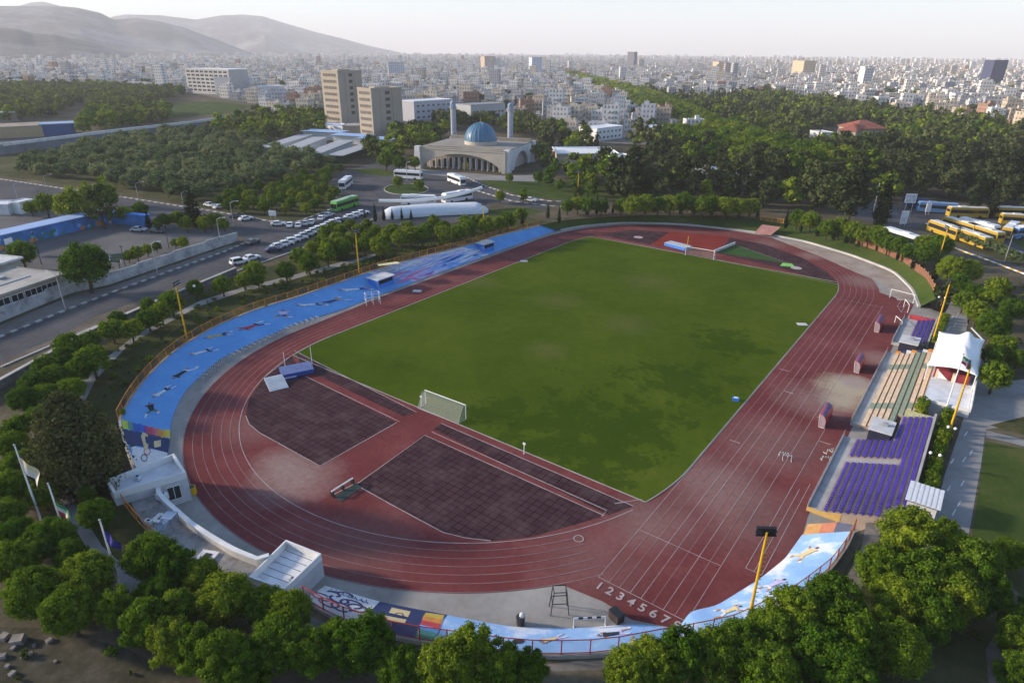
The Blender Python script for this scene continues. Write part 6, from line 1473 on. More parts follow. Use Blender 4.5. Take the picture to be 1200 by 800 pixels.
s = house('white_villa', 'bright white villa at the edge of the city by the avenue', G(699, 166), G(729, 162), 14, 7, WHITE, ROOF)
for z_ in (1.2, 4.4): add_windows(s, 'f', [s['L']*f_ for f_ in np.linspace(.12, .88, 6)], z_, z_+1.4, 1.8)
house('white_villa', 'low cream villa with sunlit walls before the avenue', G(757, 159), G(778, 160), 16, 5, mat('sun_cream', (.58, .46, .30), .8), ROOF)

for (x, y, r_, m_, lab) in ((466, 212, 6.5, MD[0], 'dark rounded shrub on the traffic island, left of two'), (491, 216, 6, MD[1], 'dark rounded shrub on the traffic island, right of two'), (686, 193, 10, MDB[0], 'tall bright green tree on the lawn before the white roofed hall'), (693, 211, 9, MDB[1], 'second bright green tree on the lawn nearer the track'), (631, 207, 7, MDB[2], 'pale bushy tree on the lawn right of the prayer hall'), (597, 208, 5, MDB[0], 'small round tree at the right corner of the prayer hall'), (586, 229, 6.5, MDB[1], 'small pale tree beside the right end of the vaulted hall'), (613, 228, 7, DEC[0], 'slim tree on the verge right of the vaulted hall'), (452, 187, 9, MDB[0], 'bright green tree left of the prayer hall, first of three'), (468, 190, 8, MDB[1], 'bright green tree left of the prayer hall, second of three'), (486, 190, 7, MDB[2], 'bright green tree left of the prayer hall, third of three')):
    P, Rr = locate((x, y), r_); tree('lawn_tree', m_, TRUNKS[0], P, Rr/.42, Rr/.42, lab)
# ------------------------------------------------------------------ vehicles
CARP = {'white': mat('car_white', (.66, .67, .68), .25, .03), 'black': mat('car_black', (.015, .016, .02), .2, .05), 'dark blue': mat('car_blue', (.015, .025, .08), .2, .05), 'silver': mat('car_silver', (.42, .43, .45), .25, .03), 'grey': mat('car_grey', (.09, .095, .10), .25, .05)}
def car_proto(paint, suv=False):
    r = empty('parked_car', (0, 0, 0), 0, 'car', 'car'); L, W, H = (4.5, 1.8, 1.72) if suv else (4.4, 1.75, 1.44)
    side = [(-L/2, .35), (-L/2+.02, .80), (-L/2+(.15 if suv else .55), .92), (-L/2+(.45 if suv else 1.05), H-.04), (-L/2+1.3, H), (L/2-2.0, H), (L/2-1.35, .95), (L/2-.2, .84), (L/2, .62), (L/2-.02, .35)]
    mb = MB(); k = len(side); ins = lambda z_: W/2-(.16*(z_-.9)/(H-.9) if z_ > .9 else 0)
    V = [(x, -ins(z_), z_) for x, z_ in side]+[(x, ins(z_), z_) for x, z_ in side]
    mb.add(V, [tuple(range(k)), tuple(range(k, 2*k))[::-1]]+[(i, k+i, k+(i+1) % k, (i+1) % k) for i in range(k)]); b_ = mb.build('car_body', paint, r)
    x0, x1 = side[2][0], side[6][0]; zb, zt = .95, H-.09
    mb = MB()
    for sgn in (-1, 1):
        y0, y1 = sgn*(ins(zb)+.012), sgn*(ins(zt)+.012); mb.add([(x0+.25, y0, zb), (x1-.15, y0, zb), (x1-.62, y1, zt), (side[3][0]+.15, y1, zt)], [(0, 1, 2, 3) if sgn < 0 else (3, 2, 1, 0)])
    mb.build('side_window', GLASS, r)
    f_ = lambda A, B, t_: A+(B-A)*t_
    (xa, za), (xb, zb2) = side[5], side[6]; mb = MB(); mb.add([(f_(xb, xa, t_)+.02, s_*(ins(f_(zb2, za, t_))-.12), f_(zb2, za, t_)+.012) for t_, s_ in ((.06, -1), (.06, 1), (.92, 1), (.92, -1))], [(0, 1, 2, 3)]); mb.build('windscreen', GLASS, r)
    (xa, za), (xb, zb2) = side[3], side[2]; mb = MB(); mb.add([(f_(xb, xa, t_)-.02, s_*(ins(f_(zb2, za, t_))-.14), f_(zb2, za, t_)+.012) for t_, s_ in ((.1, 1), (.1, -1), (.9, -1), (.9, 1))], [(0, 1, 2, 3)]); mb.build('rear_window', GLASS, r)
    w0 = None
    for x in (-L/2+.8, L/2-.85):
        for y in (-W/2+.08, W/2-.08):
            if w0 is None: mb = MB(); mb.cyl((0, -.11, 0), (0, .11, 0), .32, n=12); w0 = mb.build('wheel', BLACK, r); o = w0
            else: o = link('wheel', w0.data, r)
            o.location = (x, y, .32)
    for sx, nm, m_ in ((1, 'headlight', mat('headlight', (.7, .7, .68), .2)), (-1, 'tail_light', REDP)):
        for y in (-.62, .62): mb = MB(); mb.box((sx*(L/2-.02), y, .68), (.08, .32, .14)); mb.build(nm, m_, r)
    return r
protos = {}
def car(px, rz, label, colr='white', suv=False):
    key = (colr, suv)
    if key not in protos: r = car_proto(CARP[colr], suv); protos[key] = (r, kid_map(r)); o = r; o['label'] = label
    else: o = copy_tree(protos[key][0], protos[key][1], label)
    P = G(*px); o.location = (P.x, P.y, GZ+.02); o.rotation_euler = (0, 0, rz); return o
def head(p0, p1): a, b_ = G(*p0), G(*p1); return math.atan2((b_-a).y, (b_-a).x)
h1 = head((270, 308), (294, 303)); car((281, 309), h1, 'white estate car in front of the other white car on the left road', 'white', True); car((295, 304.5), h1+.1, 'white car just behind the white estate car on the left road')
car((296.5, 285.5), head((286, 288), (306, 281)), 'dark car alone at the end of the grey wall', 'grey')
hr = head((316, 289), (336, 286))
row = [(320.4, 295, 'dark blue'), (327, 290.5, 'white'), (335, 287.5, 'white'), (342.5, 284, 'white'), (351.6, 281, 'white'), (357, 278, 'silver'), (363.6, 275.2, 'white'), (368.5, 272.5, 'white'), (374.5, 270, 'white'), (381, 267.8, 'white'), (386, 265, 'silver'), (391, 262.5, 'white'), (398, 260.5, 'white'), (405, 260, 'dark blue'), (411, 256, 'white'), (418, 253.5, 'white'), (425, 251, 'white')]
for i, (x, y, c_) in enumerate(row): car((x, y), hr, '%s car parked in the long row by the planted strip, %s from near end' % (c_, ORD[i]), c_)
row2 = [(278, 255, 'grey', (270, 255), (286, 254)), (288.5, 258, 'white', (280, 259), (298, 256)), (326.5, 264.2, 'white', (316, 264), (338, 263)), (340, 265.5, 'white', (339, 268), (341, 262)), (350, 266, 'white', (349, 269), (351, 263)), (358, 263.5, 'silver', (357, 266), (359, 261)), (365.4, 262, 'white', (364, 265), (367, 259)), (377, 257.5, 'white', (375, 260), (380, 255)), (385.7, 253.8, 'silver', (382, 255), (390, 252))]
for i, (x, y, c_, a_, b_) in enumerate(row2): car((x, y), head(a_, b_), '%s car parked along the orchard kerb, %s from the left' % (c_, ORD[i]), c_)
car((246, 242), head((238, 240), (254, 243)), 'white car standing off the road at the orchard edge, left of two'); car((258, 244), head((250, 244), (266, 241)), 'white car standing off the road at the orchard edge, right of two')
car((163, 271), head((157, 271), (170, 271)), 'pale car parked in the school yard near the blue shed', 'silver'); car((184, 272.5), head((178, 272), (190, 273)), 'dark car parked in the school yard under the shrubs', 'grey')
car((622, 236), head((612, 235), (632, 237)), 'white car driving on the road right of the coaches'); car((1063, 400.0+0), 0, 'x') if False else None
WB, YB, GB, BB = mat('bus_white', (.66, .67, .68), .3, .04), mat('bus_yellow', (.42, .27, .03), .35, .06), mat('bus_green', (.10, .33, .05), .35, .06), mat('bus_blue', (.10, .22, .42), .35, .06)
TIN = mat('bus_roof_pale', (.62, .60, .54), .5, .06)
def bus(p0, p1, label, paint, roofm=None, L=12.0, H=3.4, band=True, rev=False, fit=False):
    a, b_ = G(*p0), G(*p1); c = (a+b_)/2; rz = math.atan2((b_-a).y, (b_-a).x)+(math.pi if rev else 0)
    if fit: L = max(9.5, min(13, (b_-a).length*.98))
    r = empty('parked_bus', (c.x, c.y, GZ+.02), rz, label, 'bus'); W = 2.55
    mb = MB(); pr = [(-L/2, .4), (-L/2, H-.3), (-L/2+.25, H-.02), (L/2-.5, H-.02), (L/2-.05, H-.6), (L/2, 1.2), (L/2, .4)]; k = len(pr)
    mb.add([(x, -W/2, z_) for x, z_ in pr]+[(x, W/2, z_) for x, z_ in pr], [tuple(range(k)), tuple(range(k, 2*k))[::-1]]+[(i, k+i, k+(i+1) % k, (i+1) % k) for i in range(k)]); mb.build('bus_body', paint, r)
    mb = MB(); mb.box((-.1, 0, H+.05), (L-.8, W-.3, .14)); mb.box((-L*.15, 0, H+.2), (2.4, 1.6, .22)); mb.build('roof', roofm or paint, r)
    for sgn in (-1, 1):
        mb = MB(); mb.box((-.1, sgn*(W/2+.01), 2.15), (L-.7, .05, 1.05)); o = mb.build('side_window', GLASS, r); mb = MB()
        for q in range(7): mb.box((-L/2+.6+(L-1.4)*q/6, sgn*(W/2+.03), 2.15), (.06, .05, 1.06))
        mb.build('pillar', DARK, o)
    mb = MB(); mb.box((L/2-.02, 0, 1.95), (.12, W-.3, 1.35), tilt=Matrix.Rotation(R(-3), 3, 'Y')); mb.build('windscreen', GLASS, r)
    mb = MB(); mb.box((-L/2-.01, 0, 2.3), (.06, W-.5, .8)); mb.build('rear_window', GLASS, r)
    for x in (-L/2+2.8, L/2-2.6):
        for y in (-W/2+.1, W/2-.1): mb = MB(); mb.cyl((x, y-.17, .5), (x, y+.17, .5), .5, n=14); mb.build('wheel', BLACK, r)
    for y in (-.9, .9): mb = MB(); mb.box((L/2+.01, y, .85), (.06, .4, .2)); mb.build('headlight', mat('headlight', (.7, .7, .68), .2), r)
    return r
bus((410, 216), (401, 223), 'white coach facing the camera near the orchard corner', WB); bus((418, 240.5), (391, 249), 'green coach among the parked cars', GB, mat('green_roof', (.32, .45, .30), .5))
bus((461, 208.5), (497, 211), 'white coach parked behind the grass island', WB); bus((523, 211), (548, 220.5), 'white coach parked at an angle right of the grass island', WB)
bus((470, 240), (512, 241), 'white coach behind the vaulted hall, left of two', WB); bus((518, 239), (553, 233), 'white coach behind the vaulted hall, right of two', WB, rev=True)
bus((1117.0, 280.5), (1095.0, 272.5), 'yellow bus at the left end of the near yellow row', YB, TIN); bus((1151.0, 291.5), (1124.0, 281.5), 'yellow bus at the right end of the near yellow row', YB, TIN)
bus((1135.0, 275.5), (1113.0, 268.5), 'yellow bus with pale roof in the second row behind', YB, TIN); bus((1163.0, 284.5), (1139.0, 276.5), 'yellow bus with pale roof at the end of the second row', YB, TIN)
bus((1155.0, 275.5), (1133.0, 269.5), 'white roofed bus behind the yellow rows', WB); bus((1115.0, 254.5), (1149.0, 255.5), 'yellow bus in the far row left of the dark cypresses', YB, TIN); bus((1169.0, 254.5), (1199.0, 255.5), 'yellow bus in the far row right of the dark cypresses', YB, TIN)
bus((1182.0, 263.5), (1211.0, 265.5), 'yellow bus parked nearer at the right edge', YB, TIN); bus((1186.0, 272.5), (1177.0, 280.5), 'yellow and white bus seen end on beside a tree', YB, WB); bus((1188, 280), (1210, 276), 'pale blue bus at the right edge of the photo', BB, WB)
bus((1082.0, 248.5), (1113.0, 250.5), 'long blue grey bus parked left of the yellow far row', BB, mat('bus_blue_roof', (.20, .30, .45), .5)); bus((1064, 243), (1079, 245), 'dark blue truck box beside the white billboard', NAVY, L=8); bus((1068, 290), (1041, 281), 'pale bus half hidden behind the clipped tree row', WB, ALU)

# ------------------------------------------------------------------ forest on the right
FOREST = [(640, 226), (640, 200), (660, 200), (700, 206), (760, 212), (800, 225), (780, 200), (755, 198), (750, 185), (730, 170), (780, 168), (830, 168), (745, 130), (690, 106), (655, 92), (672, 90), (730, 108), (800, 122), (900, 116), (1000, 131), (1100, 146), (1210, 160), (1330, 175), (1330, 262), (1200, 250), (1100, 238), (1040, 234), (1005, 238), (960, 250), (900, 248), (800, 241), (700, 239), (660, 234)]
CLEAR = [[(812, 217), (876, 225), (876, 213), (812, 205)], [(935, 176), (1045, 178), (1040, 150), (985, 148), (940, 156)], [(1170, 212), (1215, 214), (1215, 198), (1170, 198)], [(640, 204), (725, 204), (725, 184), (640, 184)], [(724, 206), (752, 206), (752, 186), (724, 186)], [(985, 246), (1012, 250), (1012, 234), (990, 232)]]
AVEN = [(640, 90), (676, 88), (735, 106), (775, 122), (850, 158), (925, 186), (1000, 205), (960, 218), (860, 196), (800, 180), (745, 152), (685, 112)]
pts = scatter(FOREST, 9.6, .38, 21)
pts = [p for p in pts if not any(inside(PX(p)[:2], c_) for c_ in CLEAR)]
pts.sort(key=lambda p: depth(p)); print('forest', len(pts))
cnt = {}
KN = {'pine': ('pine_tree', 'dark ragged pine standing in the forest on the right', 'pines in the right hand forest'), 'dec': ('broadleaf_tree', 'green broadleaf tree standing in the forest on the right', 'broadleaf trees in the right hand forest'), 'cyp': ('cypress_tree', 'dark pointed cypress rising from the forest on the right', 'cypresses in the right hand forest'), 'av': ('avenue_tree', 'bright green tree in the long avenue leading to the city', 'avenue trees leading to the city')}
bulkV, bulkF, bulkM, nb = {}, {}, {}, 0
rng = np.random.default_rng(5); FD = []
for me in FAR:
    v_ = np.empty(len(me.vertices)*3, np.float32); me.vertices.foreach_get('co', v_); tri = [tuple(p.vertices) for p in me.polygons]
    FD.append((v_.reshape(-1, 3), np.array([t_ if len(t_) == 4 else t_+(t_[2],) for t_ in tri]), me.materials[0]))
class Bulk:
    def __init__(s): s.d = {}
    def add(s, k, P, h, w):
        V, F, m_ = FD[k]; a_ = rng.uniform(0, 6.28); c_, s_ = math.cos(a_), math.sin(a_)
        e = s.d.setdefault(k, [[], [], 0]); X = V*np.array([w, w, h]); X = np.stack([X[:, 0]*c_-X[:, 1]*s_+P[0], X[:, 0]*s_+X[:, 1]*c_+P[1], X[:, 2]+P[2]], 1)
        e[0].append(X); e[1].append(F+e[2]); e[2] += len(V)
    def build(s, name):
        V, F, Mi, ms, off = [], [], [], [], 0
        for k, e in s.d.items():
            v_ = np.concatenate(e[0]); f_ = np.concatenate(e[1]); V.append(v_); F.append(f_+off); off += len(v_); Mi.append(np.full(len(f_), len(ms))); ms.append(FD[k][2])
        V = np.concatenate(V); F = np.concatenate(F); Mi = np.concatenate(Mi)
        deg = F[:, 2] == F[:, 3]; me = bpy.data.meshes.new(name); T = F[deg][:, :3]; Q = F[~deg]; nl = Q.size+T.size
        me.vertices.add(len(V)); me.vertices.foreach_set('co', V.astype(np.float32).ravel()); me.loops.add(nl)
        me.loops.foreach_set('vertex_index', np.concatenate([Q.ravel(), T.ravel()]).astype(np.int32)); me.polygons.add(len(Q)+len(T))
        me.polygons.foreach_set('loop_start', np.concatenate([np.arange(len(Q))*4, Q.size+np.arange(len(T))*3]).astype(np.int32))
        for m_ in ms: me.materials.append(m_)
        me.polygons.foreach_set('material_index', np.concatenate([Mi[~deg], Mi[deg]]).astype(np.int32)); me.update(); me.validate()
        return tag(link(name, me), kind='stuff')
wood = Bulk()
for p in pts:
    x, y, _ = PX(p); r_ = random.random()
    if inside((x, y), AVEN): k = 'av'
    elif y < 150 and 760 < x < 920: k = 'cyp' if r_ < .45 else ('pine' if r_ < .7 else 'dec')
    elif (y > 190 and x > 1030): k = 'pine' if r_ < .9 else ('dec' if r_ < .95 else 'cyp')
    elif 700 < x < 920 and y > 185: k = 'pine' if r_ < .72 else 'dec'
    elif x < 700 and y > 200: k = 'dec'
    else: k = 'dec' if r_ < .52 else ('pine' if r_ < .86 else 'cyp')
    h = {'pine': random.uniform(8.5, 15.5), 'dec': random.uniform(6.5, 13), 'cyp': random.uniform(11, 15), 'av': random.uniform(10, 13)}[k]
    if x < 700 and y > 195: h *= .6
    w = h*{'pine': 1.15, 'dec': 1.35, 'cyp': .8, 'av': 1.4}[k]; cnt[k] = cnt.get(k, 0)+1
    if cnt[k] <= (150 if k != 'cyp' else 60):
        me = {'pine': PIN[random.randrange(3)], 'dec': DEC[random.choice((0, 0, 1, 2, 3))], 'cyp': CYPM[0], 'av': MDB[random.randrange(3)]}[k]
        o = link(KN[k][0], me); o.location = p; o.scale = (w, w, h); o.rotation_euler = (0, 0, random.random()*6.28); tag(o, KN[k][1], 'tree', KN[k][2])
    else: wood.add({'pine': random.choice((3, 3, 4)), 'dec': random.choice((0, 0, 1, 2)), 'cyp': 5, 'av': 1}[k], p, h, w)
ug = Bulk(); rnd = random.Random(77)
for poly, step, ks in (([(140, 500), (110, 440), (150, 400), (230, 362), (330, 330), (430, 305), (600, 262), (620, 264), (460, 311), (350, 348), (250, 384), (184, 430), (146, 480)], 1.7, (1, 0, 2)), ([(0, 660), (140, 640), (330, 720), (560, 775), (640, 780), (560, 810), (0, 800)], 3.0, (2, 0, 2)),
                       ([(1000, 660), (1080, 640), (1200, 660), (1230, 800), (1000, 800)], 2.6, (2, 0, 2)), ([(100, 420), (160, 380), (280, 330), (340, 312), (420, 275), (440, 280), (330, 325), (160, 392), (100, 432)], 2.4, (1, 0, 2)), ([(1130, 345), (1200, 330), (1230, 480), (1170, 400)], 2.2, (0, 2, 1))):
    for p in scatter(poly, step, .48, 5):
        if rnd.random() < .45: continue
        h = rnd.uniform(.35, 1.1); ug.add(rnd.choice(ks), p+Vector((0, 0, -.15*h)), h, h*rnd.uniform(1.2, 2.2))
ug.build('undergrowth')
# upper-left wood, belts of trees between buildings
for poly, step, ks in (([(-90, 150), (-90, 112), (60, 101), (130, 104), (215, 108), (215, 114), (180, 122), (160, 132), (110, 138), (100, 120), (60, 140), (0, 146)], 11, (2, 3, 4, 2, 0)), ([(92, 158), (110, 138), (200, 130), (205, 144), (150, 152)], 10, (0, 2, 2, 0)),
                       ([(240, 158), (300, 140), (385, 138), (380, 160), (352, 164), (300, 172)], 10, (0, 1, 2, 4)), ([(445, 170), (480, 160), (520, 158), (515, 172), (490, 180), (470, 178)], 9, (0, 2, 2)), ([(480, 150), (530, 142), (620, 145), (700, 172), (700, 182), (640, 182), (628, 165), (560, 152)], 11, (2, 4, 5, 3)), ([(625, 186), (640, 184), (650, 205), (700, 208), (690, 218), (640, 205)], 9, (0, 2, 1)), ([(478, 182), (440, 180), (420, 192), (470, 196)], 9, (0, 1, 2))):
    pp = scatter(poly, step, .35, 31)
    for i, p in enumerate(pp):
        if any(p.x > 1e9 for _ in ()): continue
        h = random.uniform(7, 11); w = h*1.3
        if i % 3 == 0 and i < 150:
            o = link('broadleaf_tree', DEC[random.randrange(4)]); o.location = p; o.scale = (w, w, h); o.rotation_euler = (0, 0, random.random()*6); tag(o, 'bushy tree in the tree belts between the buildings on the left half', 'tree', 'tree belts between the buildings')
        else: wood.add(random.choice(ks), p, h, w)
# ------------------------------------------------------------------ the city
CITYB = [(-200, 102), (0, 103), (130, 104), (215, 108), (300, 122), (345, 138), (385, 138), (450, 130), (480, 146), (560, 140), (640, 148), (690, 166), (755, 170), (780, 160), (830, 164), (745, 130), (690, 106), (655, 91), (672, 89), (730, 106), (800, 120), (900, 114), (1000, 129), (1100, 144), (1200, 158), (1400, 185)]
CITY = CITYB+[(1400, 66), (-200, 66)]
cc = {}
n = NT('city_wall'); g = n.n('ShaderNodeNewGeometry'); isl_ = g.outputs['Random Per Island']
base = n.ramp(isl_, [(0, (.50, .47, .43)), (.16, (.60, .58, .55)), (.30, (.42, .37, .31)), (.42, (.66, .63, .58)), (.54, (.36, .35, .35)), (.64, (.55, .47, .37)), (.76, (.58, .55, .52)), (.87, (.34, .21, .15)), (.90, (.62, .58, .52)), (1, (.44, .42, .42))], 'CONSTANT')
pz = n.n('ShaderNodeSeparateXYZ'); n.l(g.outputs['Position'], pz.inputs[0]); nn_ = n.n('ShaderNodeSeparateXYZ'); n.l(g.outputs['True Normal'], nn_.inputs[0])
hx = n.math('ADD', pz.outputs[0], n.math('MULTIPLY', pz.outputs[1], 1.0))
fx = n.math('FRACT', n.math('MULTIPLY', hx, .27)); fz = n.math('FRACT', n.math('MULTIPLY', pz.outputs[2], .3))
win = n.math('MULTIPLY', n.math('GREATER_THAN', fx, .55), n.math('GREATER_THAN', fz, .5)); side = n.math('LESS_THAN', n.math('ABSOLUTE', nn_.outputs[2]), .5)
c = n.mix(n.math('MULTIPLY', win, n.math('MULTIPLY', side, .8)), base, (.06, .065, .08))
roofc = n.mix(n.math('MULTIPLY', n.math('SUBTRACT', 1, side), .45), c, (.36, .35, .34)); CITYM = n.done(roofc, .85, .2)
def city_boxes(px_poly, dens_fn, seed):
    """plots on a street grid inside the city outline, as (x, y, w, d, h, rz)"""
    rng = np.random.default_rng(seed); out = []
    R_ = 300
    while R_ < 9500:
        lot = max(13.0, R_*.0044)
        dr = lot*1.25; na = int(R_*1.75/(lot*1.2)); a_ = YAW+np.linspace(-.85, .85, na)+rng.uniform(-.25, .25, na)*1.7/na
        rr = R_+rng.uniform(-.3, .3, na)*lot; x = CX+rr*np.sin(a_); y = CY+rr*np.cos(a_)
        for i in range(na): out.append((x[i], y[i], lot))
        R_ += dr
    return out
lots = city_boxes(CITY, None, 9); rng = np.random.default_rng(17); B_ = []
X = np.array([(l[0], l[1], GZ) for l in lots]); D = X-CAMP; zz = D@_fw; pxs = 600+FOC*(D@_rt)/zz; pys = 400-FOC*(D@_up)/zz
big = [(o.location.x, o.location.y, max(o.get('L', 10), o.get('D', 10))*.75+8) for o in COL.objects if o.get('category') in ('tower', 'building', 'podium', 'mosque')]
bxy = np.array([(b_[0], b_[1]) for b_ in big]); brd = np.array([b_[2] for b_ in big])
treesF = Bulk()
for i, (x, y, lot) in enumerate(lots):
    if zz[i] < 50 or not inside((pxs[i], pys[i]), CITY): continue
    if np.any(np.hypot(bxy[:, 0]-x, bxy[:, 1]-y) < brd): continue
    r_ = rng.random()
    if r_ < .13 or (abs(math.sin(x*.004+1.3*math.sin(y*.003))) < .05):
        k = int(rng.integers(0, 6)); h = rng.uniform(7, 12)*max(1, lot/26); treesF.add(k if zz[i] < 1100 else 6+k % 3, (x, y, GZ), h, h*(1.5 if k != 5 else 1)); continue
    if r_ < .17: continue
    h = rng.choice([4, 4, 7, 7, 7, 10, 10, 13, 13, 16])*rng.uniform(.9, 1.1); 
    if rng.random() < .008: h = rng.uniform(22, 34)
    h *= max(1, min(1.15, lot/35)); B_.append((x, y, lot*rng.uniform(.62, .98), lot*rng.uniform(.62, .98), h, .35+rng.choice([0, 0, 0, math.pi/2, .3])+rng.uniform(-.05, .05), math.hypot(x-CX, y-CY)))
B_.sort(key=lambda b_: b_[6]); print('city', len(B_))
# nearest 290 as houses of their own
HC = [('white', (.60, .59, .57)), ('cream', (.55, .48, .39)), ('grey', (.38, .38, .38)), ('sandy', (.47, .39, .29)), ('brick brown', (.32, .19, .13)), ('pale', (.50, .50, .52))]
def house_mat(nm, col):
    n = NT(nm+'_city_wall'); v = n.pos(True); g = n.n('ShaderNodeNewGeometry'); p_ = n.n('ShaderNodeSeparateXYZ'); n.l(v, p_.inputs[0]); q_ = n.n('ShaderNodeSeparateXYZ'); 
    tn = n.n('ShaderNodeVectorTransform', vector_type='NORMAL', convert_from='WORLD', convert_to='OBJECT'); n.l(g.outputs['True Normal'], tn.inputs[0]); n.l(tn.outputs[0], q_.inputs[0])
    h_ = n.math('ADD', p_.outputs[0], p_.outputs[1]); fx = n.math('FRACT', n.math('ADD', n.math('MULTIPLY', h_, .31), .2)); fz = n.math('FRACT', n.math('ADD', n.math('MULTIPLY', p_.outputs[2], .3125), -.15))
    w_ = n.math('MULTIPLY', n.math('GREATER_THAN', fx, .52), n.math('GREATER_THAN', fz, .52)); sd_ = n.math('LESS_THAN', n.math('ABSOLUTE', q_.outputs[2]), .5)
    base = n.ramp(n.noise(v, .3, 4), [(.3, tuple(k*.85 for k in col)), (.7, tuple(min(1, k*1.1) for k in col))]); c = n.mix(n.math('MULTIPLY', w_, n.math('MULTIPLY', sd_, .7)), base, (.07, .075, .085))
    c = n.mix(n.math('MULTIPLY', n.math('SUBTRACT', 1, sd_), .5), c, (.34, .33, .32)); return n.done(c, .85, .2)
HM_ = [house_mat(*h_) for h_ in HC]; FLW = {4: 'single storey', 7: 'two storey', 10: 'three storey', 13: 'four storey', 16: 'five storey', 19: 'six storey'}
hp = {}
for i, b_ in enumerate(B_[:290]):
    k = int(rng.choice([0, 0, 1, 1, 2, 3, 3, 4, 5, 5, 0, 2])); hh = min((4, 7, 10, 13, 16, 19), key=lambda q_: abs(q_-min(b_[4], 19))); v_ = int(rng.integers(0, 2)); key = (k, hh, v_)
    if key not in hp:
        w, d = (15, 12) if v_ else (12, 15); mb = MB(); mb.box((0, 0, hh/2-.1), (w, d, hh+.2))
        for (x, y, w2, d2) in ((0, d/2-.12, w, .24), (0, -d/2+.12, w, .24), (w/2-.12, 0, .24, d-.5), (-w/2+.12, 0, .24, d-.5)): mb.box((x, y, hh+.45), (w2, d2, .7))
        mb.box((w*.22, d*.2, hh+1.35), (3.4, 4.2, 2.5))
        if v_: mb.box((-w*.3, -d*.25, hh+.7), (1.6, 1.2, 1.2))
        if hh > 9:
            for s_ in range(1, int(hh/3.2)): mb.box((0, -d/2-.55, 3.2*s_), (w*.35, 1.1, .9))
        o = mb.build('city_house', HM_[k]); hp[key] = o.data
    else: o = link('city_house', hp[key])
    o.location = (b_[0], b_[1], GZ); o.rotation_euler = (0, 0, b_[5]); s_ = b_[2]/14; o.scale = (s_, s_*rng.uniform(.85, 1.1), 1)
    x, y, _ = PX(o.location)
    zone = 'on the left side before the hills' if x < 330 else ('behind the office towers' if x < 480 else ('behind the prayer hall minarets' if x < 640 else ('beside the green avenue' if x < 800 else ('above the forest in the centre right' if x < 1000 else 'above the forest at the right'))))
    tag(o, '%s %s flat roofed house %s' % (HC[k][0], FLW[hh], zone), 'house', '%s %s houses %s' % (HC[k][0], FLW[hh], zone))
for o in list(COL.objects):
    if o.name.startswith('city_tower'):
        for c_ in COL.objects:
            if c_.parent == o and c_.name.startswith('wall'):
                col = tuple(c_.data.materials[0].node_tree.nodes['Color Ramp'].color_ramp.elements[1].color)[:3]; c_.data.materials[0] = house_mat('tower_%d' % len(o.name), col)
V = []; Bn = np.array([b_[:6] for b_ in B_[290:]])
co, si = np.cos(Bn[:, 5]), np.sin(Bn[:, 5]); cs = []
for z_ in (0, 1):
    for sx, sy in ((-1, -1), (1, -1), (1, 1), (-1, 1)):
        lx, ly = sx*Bn[:, 2]/2, sy*Bn[:, 3]/2; cs.append(np.stack([Bn[:, 0]+lx*co-ly*si, Bn[:, 1]+lx*si+ly*co, GZ-.2+z_*(Bn[:, 4]+.2)], 1))
V = np.stack(cs, 1).reshape(-1, 3); Fq = np.array([(4, 5, 6, 7), (0, 1, 5, 4), (1, 2, 6, 5), (2, 3, 7, 6), (3, 0, 4, 7)]); F = (np.arange(len(Bn))[:, None, None]*8+Fq[None]).reshape(-1, 4)
# stair heads on the roofs
sel = rng.random(len(Bn)) < .6; S = Bn[sel]; cs = []; co, si = np.cos(S[:, 5]), np.sin(S[:, 5])
for z_ in (0, 1):
    for sx, sy in ((-1, -1), (1, -1), (1, 1), (-1, 1)):
        lx, ly = S[:, 2]*.2+sx*S[:, 2]*.14, S[:, 3]*.15+sy*S[:, 3]*.16; cs.append(np.stack([S[:, 0]+lx*co-ly*si, S[:, 1]+lx*si+ly*co, GZ+S[:, 4]+z_*2.8], 1))
V2 = np.stack(cs, 1).reshape(-1, 3); F2 = (np.arange(len(S))[:, None, None]*8+Fq[None]).reshape(-1, 4)+len(V)
tag(link('distant_city', np_mesh('distant_city', np.concatenate([V, V2]), np.concatenate([F, F2]), CITYM)), kind='stuff')
treesF.build('city_trees'); wood.build('woodland')
CITYG = ground_mat('city_ground', [(.10, .095, .085), (.17, .16, .145), (.24, .225, .20)], .02, .3)
tag(sheet('city_ground', CITYB+[(1400, 80), (600, 74), (-200, 64.5+10)], CITYG, dz=.03), kind='structure')
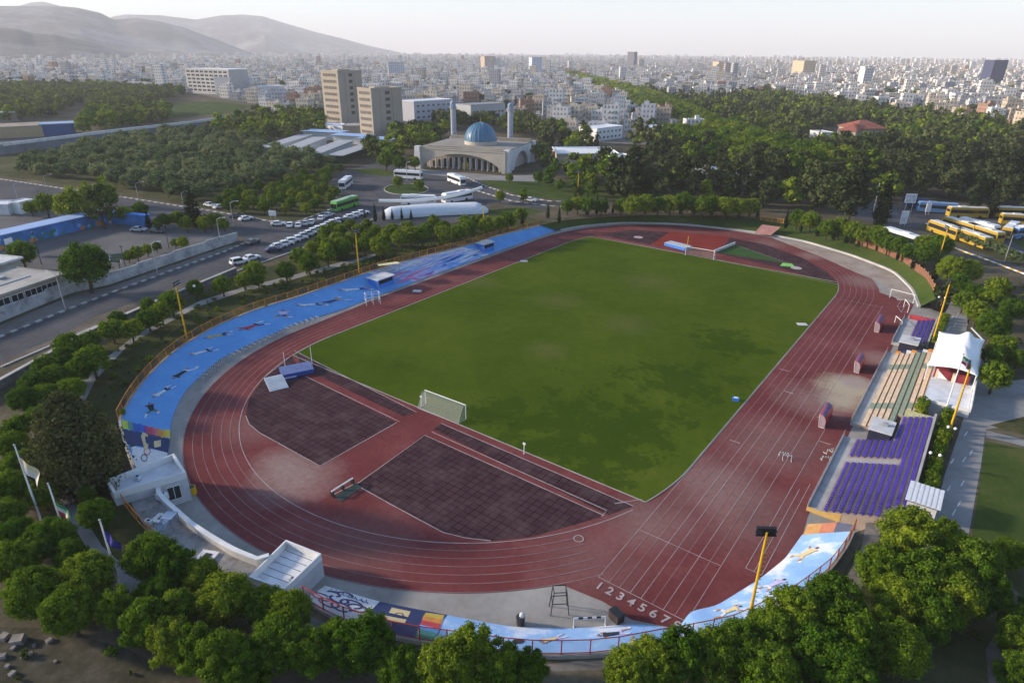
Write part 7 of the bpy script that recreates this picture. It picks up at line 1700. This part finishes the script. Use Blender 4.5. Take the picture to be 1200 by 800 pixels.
# ------------------------------------------------------------------ hills on the left
HILL = None
def hill_mat(nm, c0, c1, c2):
    n = NT(nm); v = n.pos(); a = n.noise(v, .0022, 8, .62); b_ = n.noise(v, .012, 6, .7); c = n.ramp(n.math('ADD', n.math('MULTIPLY', a, .6), n.math('MULTIPLY', b_, .4)), [(.42, c0), (.5, c1), (.58, c2)]); return n.done(c, .95, .1)
HM1 = hill_mat('hill_rock', (.06, .058, .052), (.125, .12, .11), (.23, .22, .205))
def hill(name, prof, dist, dep_, seed):
    """ridge whose skyline passes through the surveyed profile, with gullied slopes"""
    from mathutils import noise as mn
    n_ = 160; xs = np.linspace(prof[0][0], prof[-1][0], n_); ys = np.interp(xs, [p[0] for p in prof], [p[1] for p in prof]); rows = 26; V = []
    for i in range(n_):
        d = _fw+((xs[i]-600)/FOC)*_rt-((ys[i]-400)/FOC)*_up; hd = math.hypot(d[0], d[1]); top = max(0, CZ+d[2]/hd*dist-GZ); ux, uy = d[0]/hd, d[1]/hd
        for j in range(rows):
            f_ = j/(rows-1); s = (f_-.55)/(.55 if f_ < .55 else .45); pr = max(0, 1-abs(s))**1.15 if f_ != .55 else 1
            rr = dist+(f_-.55)*dep_; x, y = CX+ux*rr, CY+uy*rr
            gz_ = mn.fractal(Vector((x*.0016+seed, y*.0016, 0)), 1.0, 2.1, 7)*.42*(1-pr)*min(1, pr*4)
            V.append((x, y, GZ-3+(top+3)*max(0, pr+gz_ if j != round(.55*(rows-1)) else 1)))
    V = np.array(V); F = np.array([(i*rows+j, i*rows+j+1, (i+1)*rows+j+1, (i+1)*rows+j) for i in range(n_-1) for j in range(rows-1)])[:, ::-1]
    me = np_mesh(name, V, F, HM1); me.polygons.foreach_set('use_smooth', [True]*len(me.polygons)); return tag(link(name, me), kind='structure')
hill('far_hill', [(90, 60), (130, 20), (147, 17), (187, 18), (230, 23), (260, 18), (283, 17), (307, 19), (333, 27), (367, 37), (400, 45), (433, 54), (470, 62)], 8200, 3600, 3.1)
hill('high_hill', [(-330, 30), (-200, 12), (-100, 6), (0, 7), (33, 7), (63, 6.5), (90, 9), (117, 15), (133, 23), (160, 21), (187, 25), (217, 33), (250, 45), (283, 58), (300, 64)], 5200, 2600, 7.7)
hill('far_hill', [(-60, 30), (10, 10), (37, 3), (50, 2), (63, 5), (110, 20), (160, 50)], 9500, 2400, 4.2)
hill('low_hill', [(-300, 40), (-100, 30), (0, 33), (20, 34), (37, 39), (63, 40), (100, 48), (133, 58), (150, 64)], 3400, 1300, 1.4)
hill('low_hill', [(262, 60), (290, 47), (310, 41), (333, 50), (356, 62)], 6600, 1200, 9.9)
print('objects', len(COL.objects))
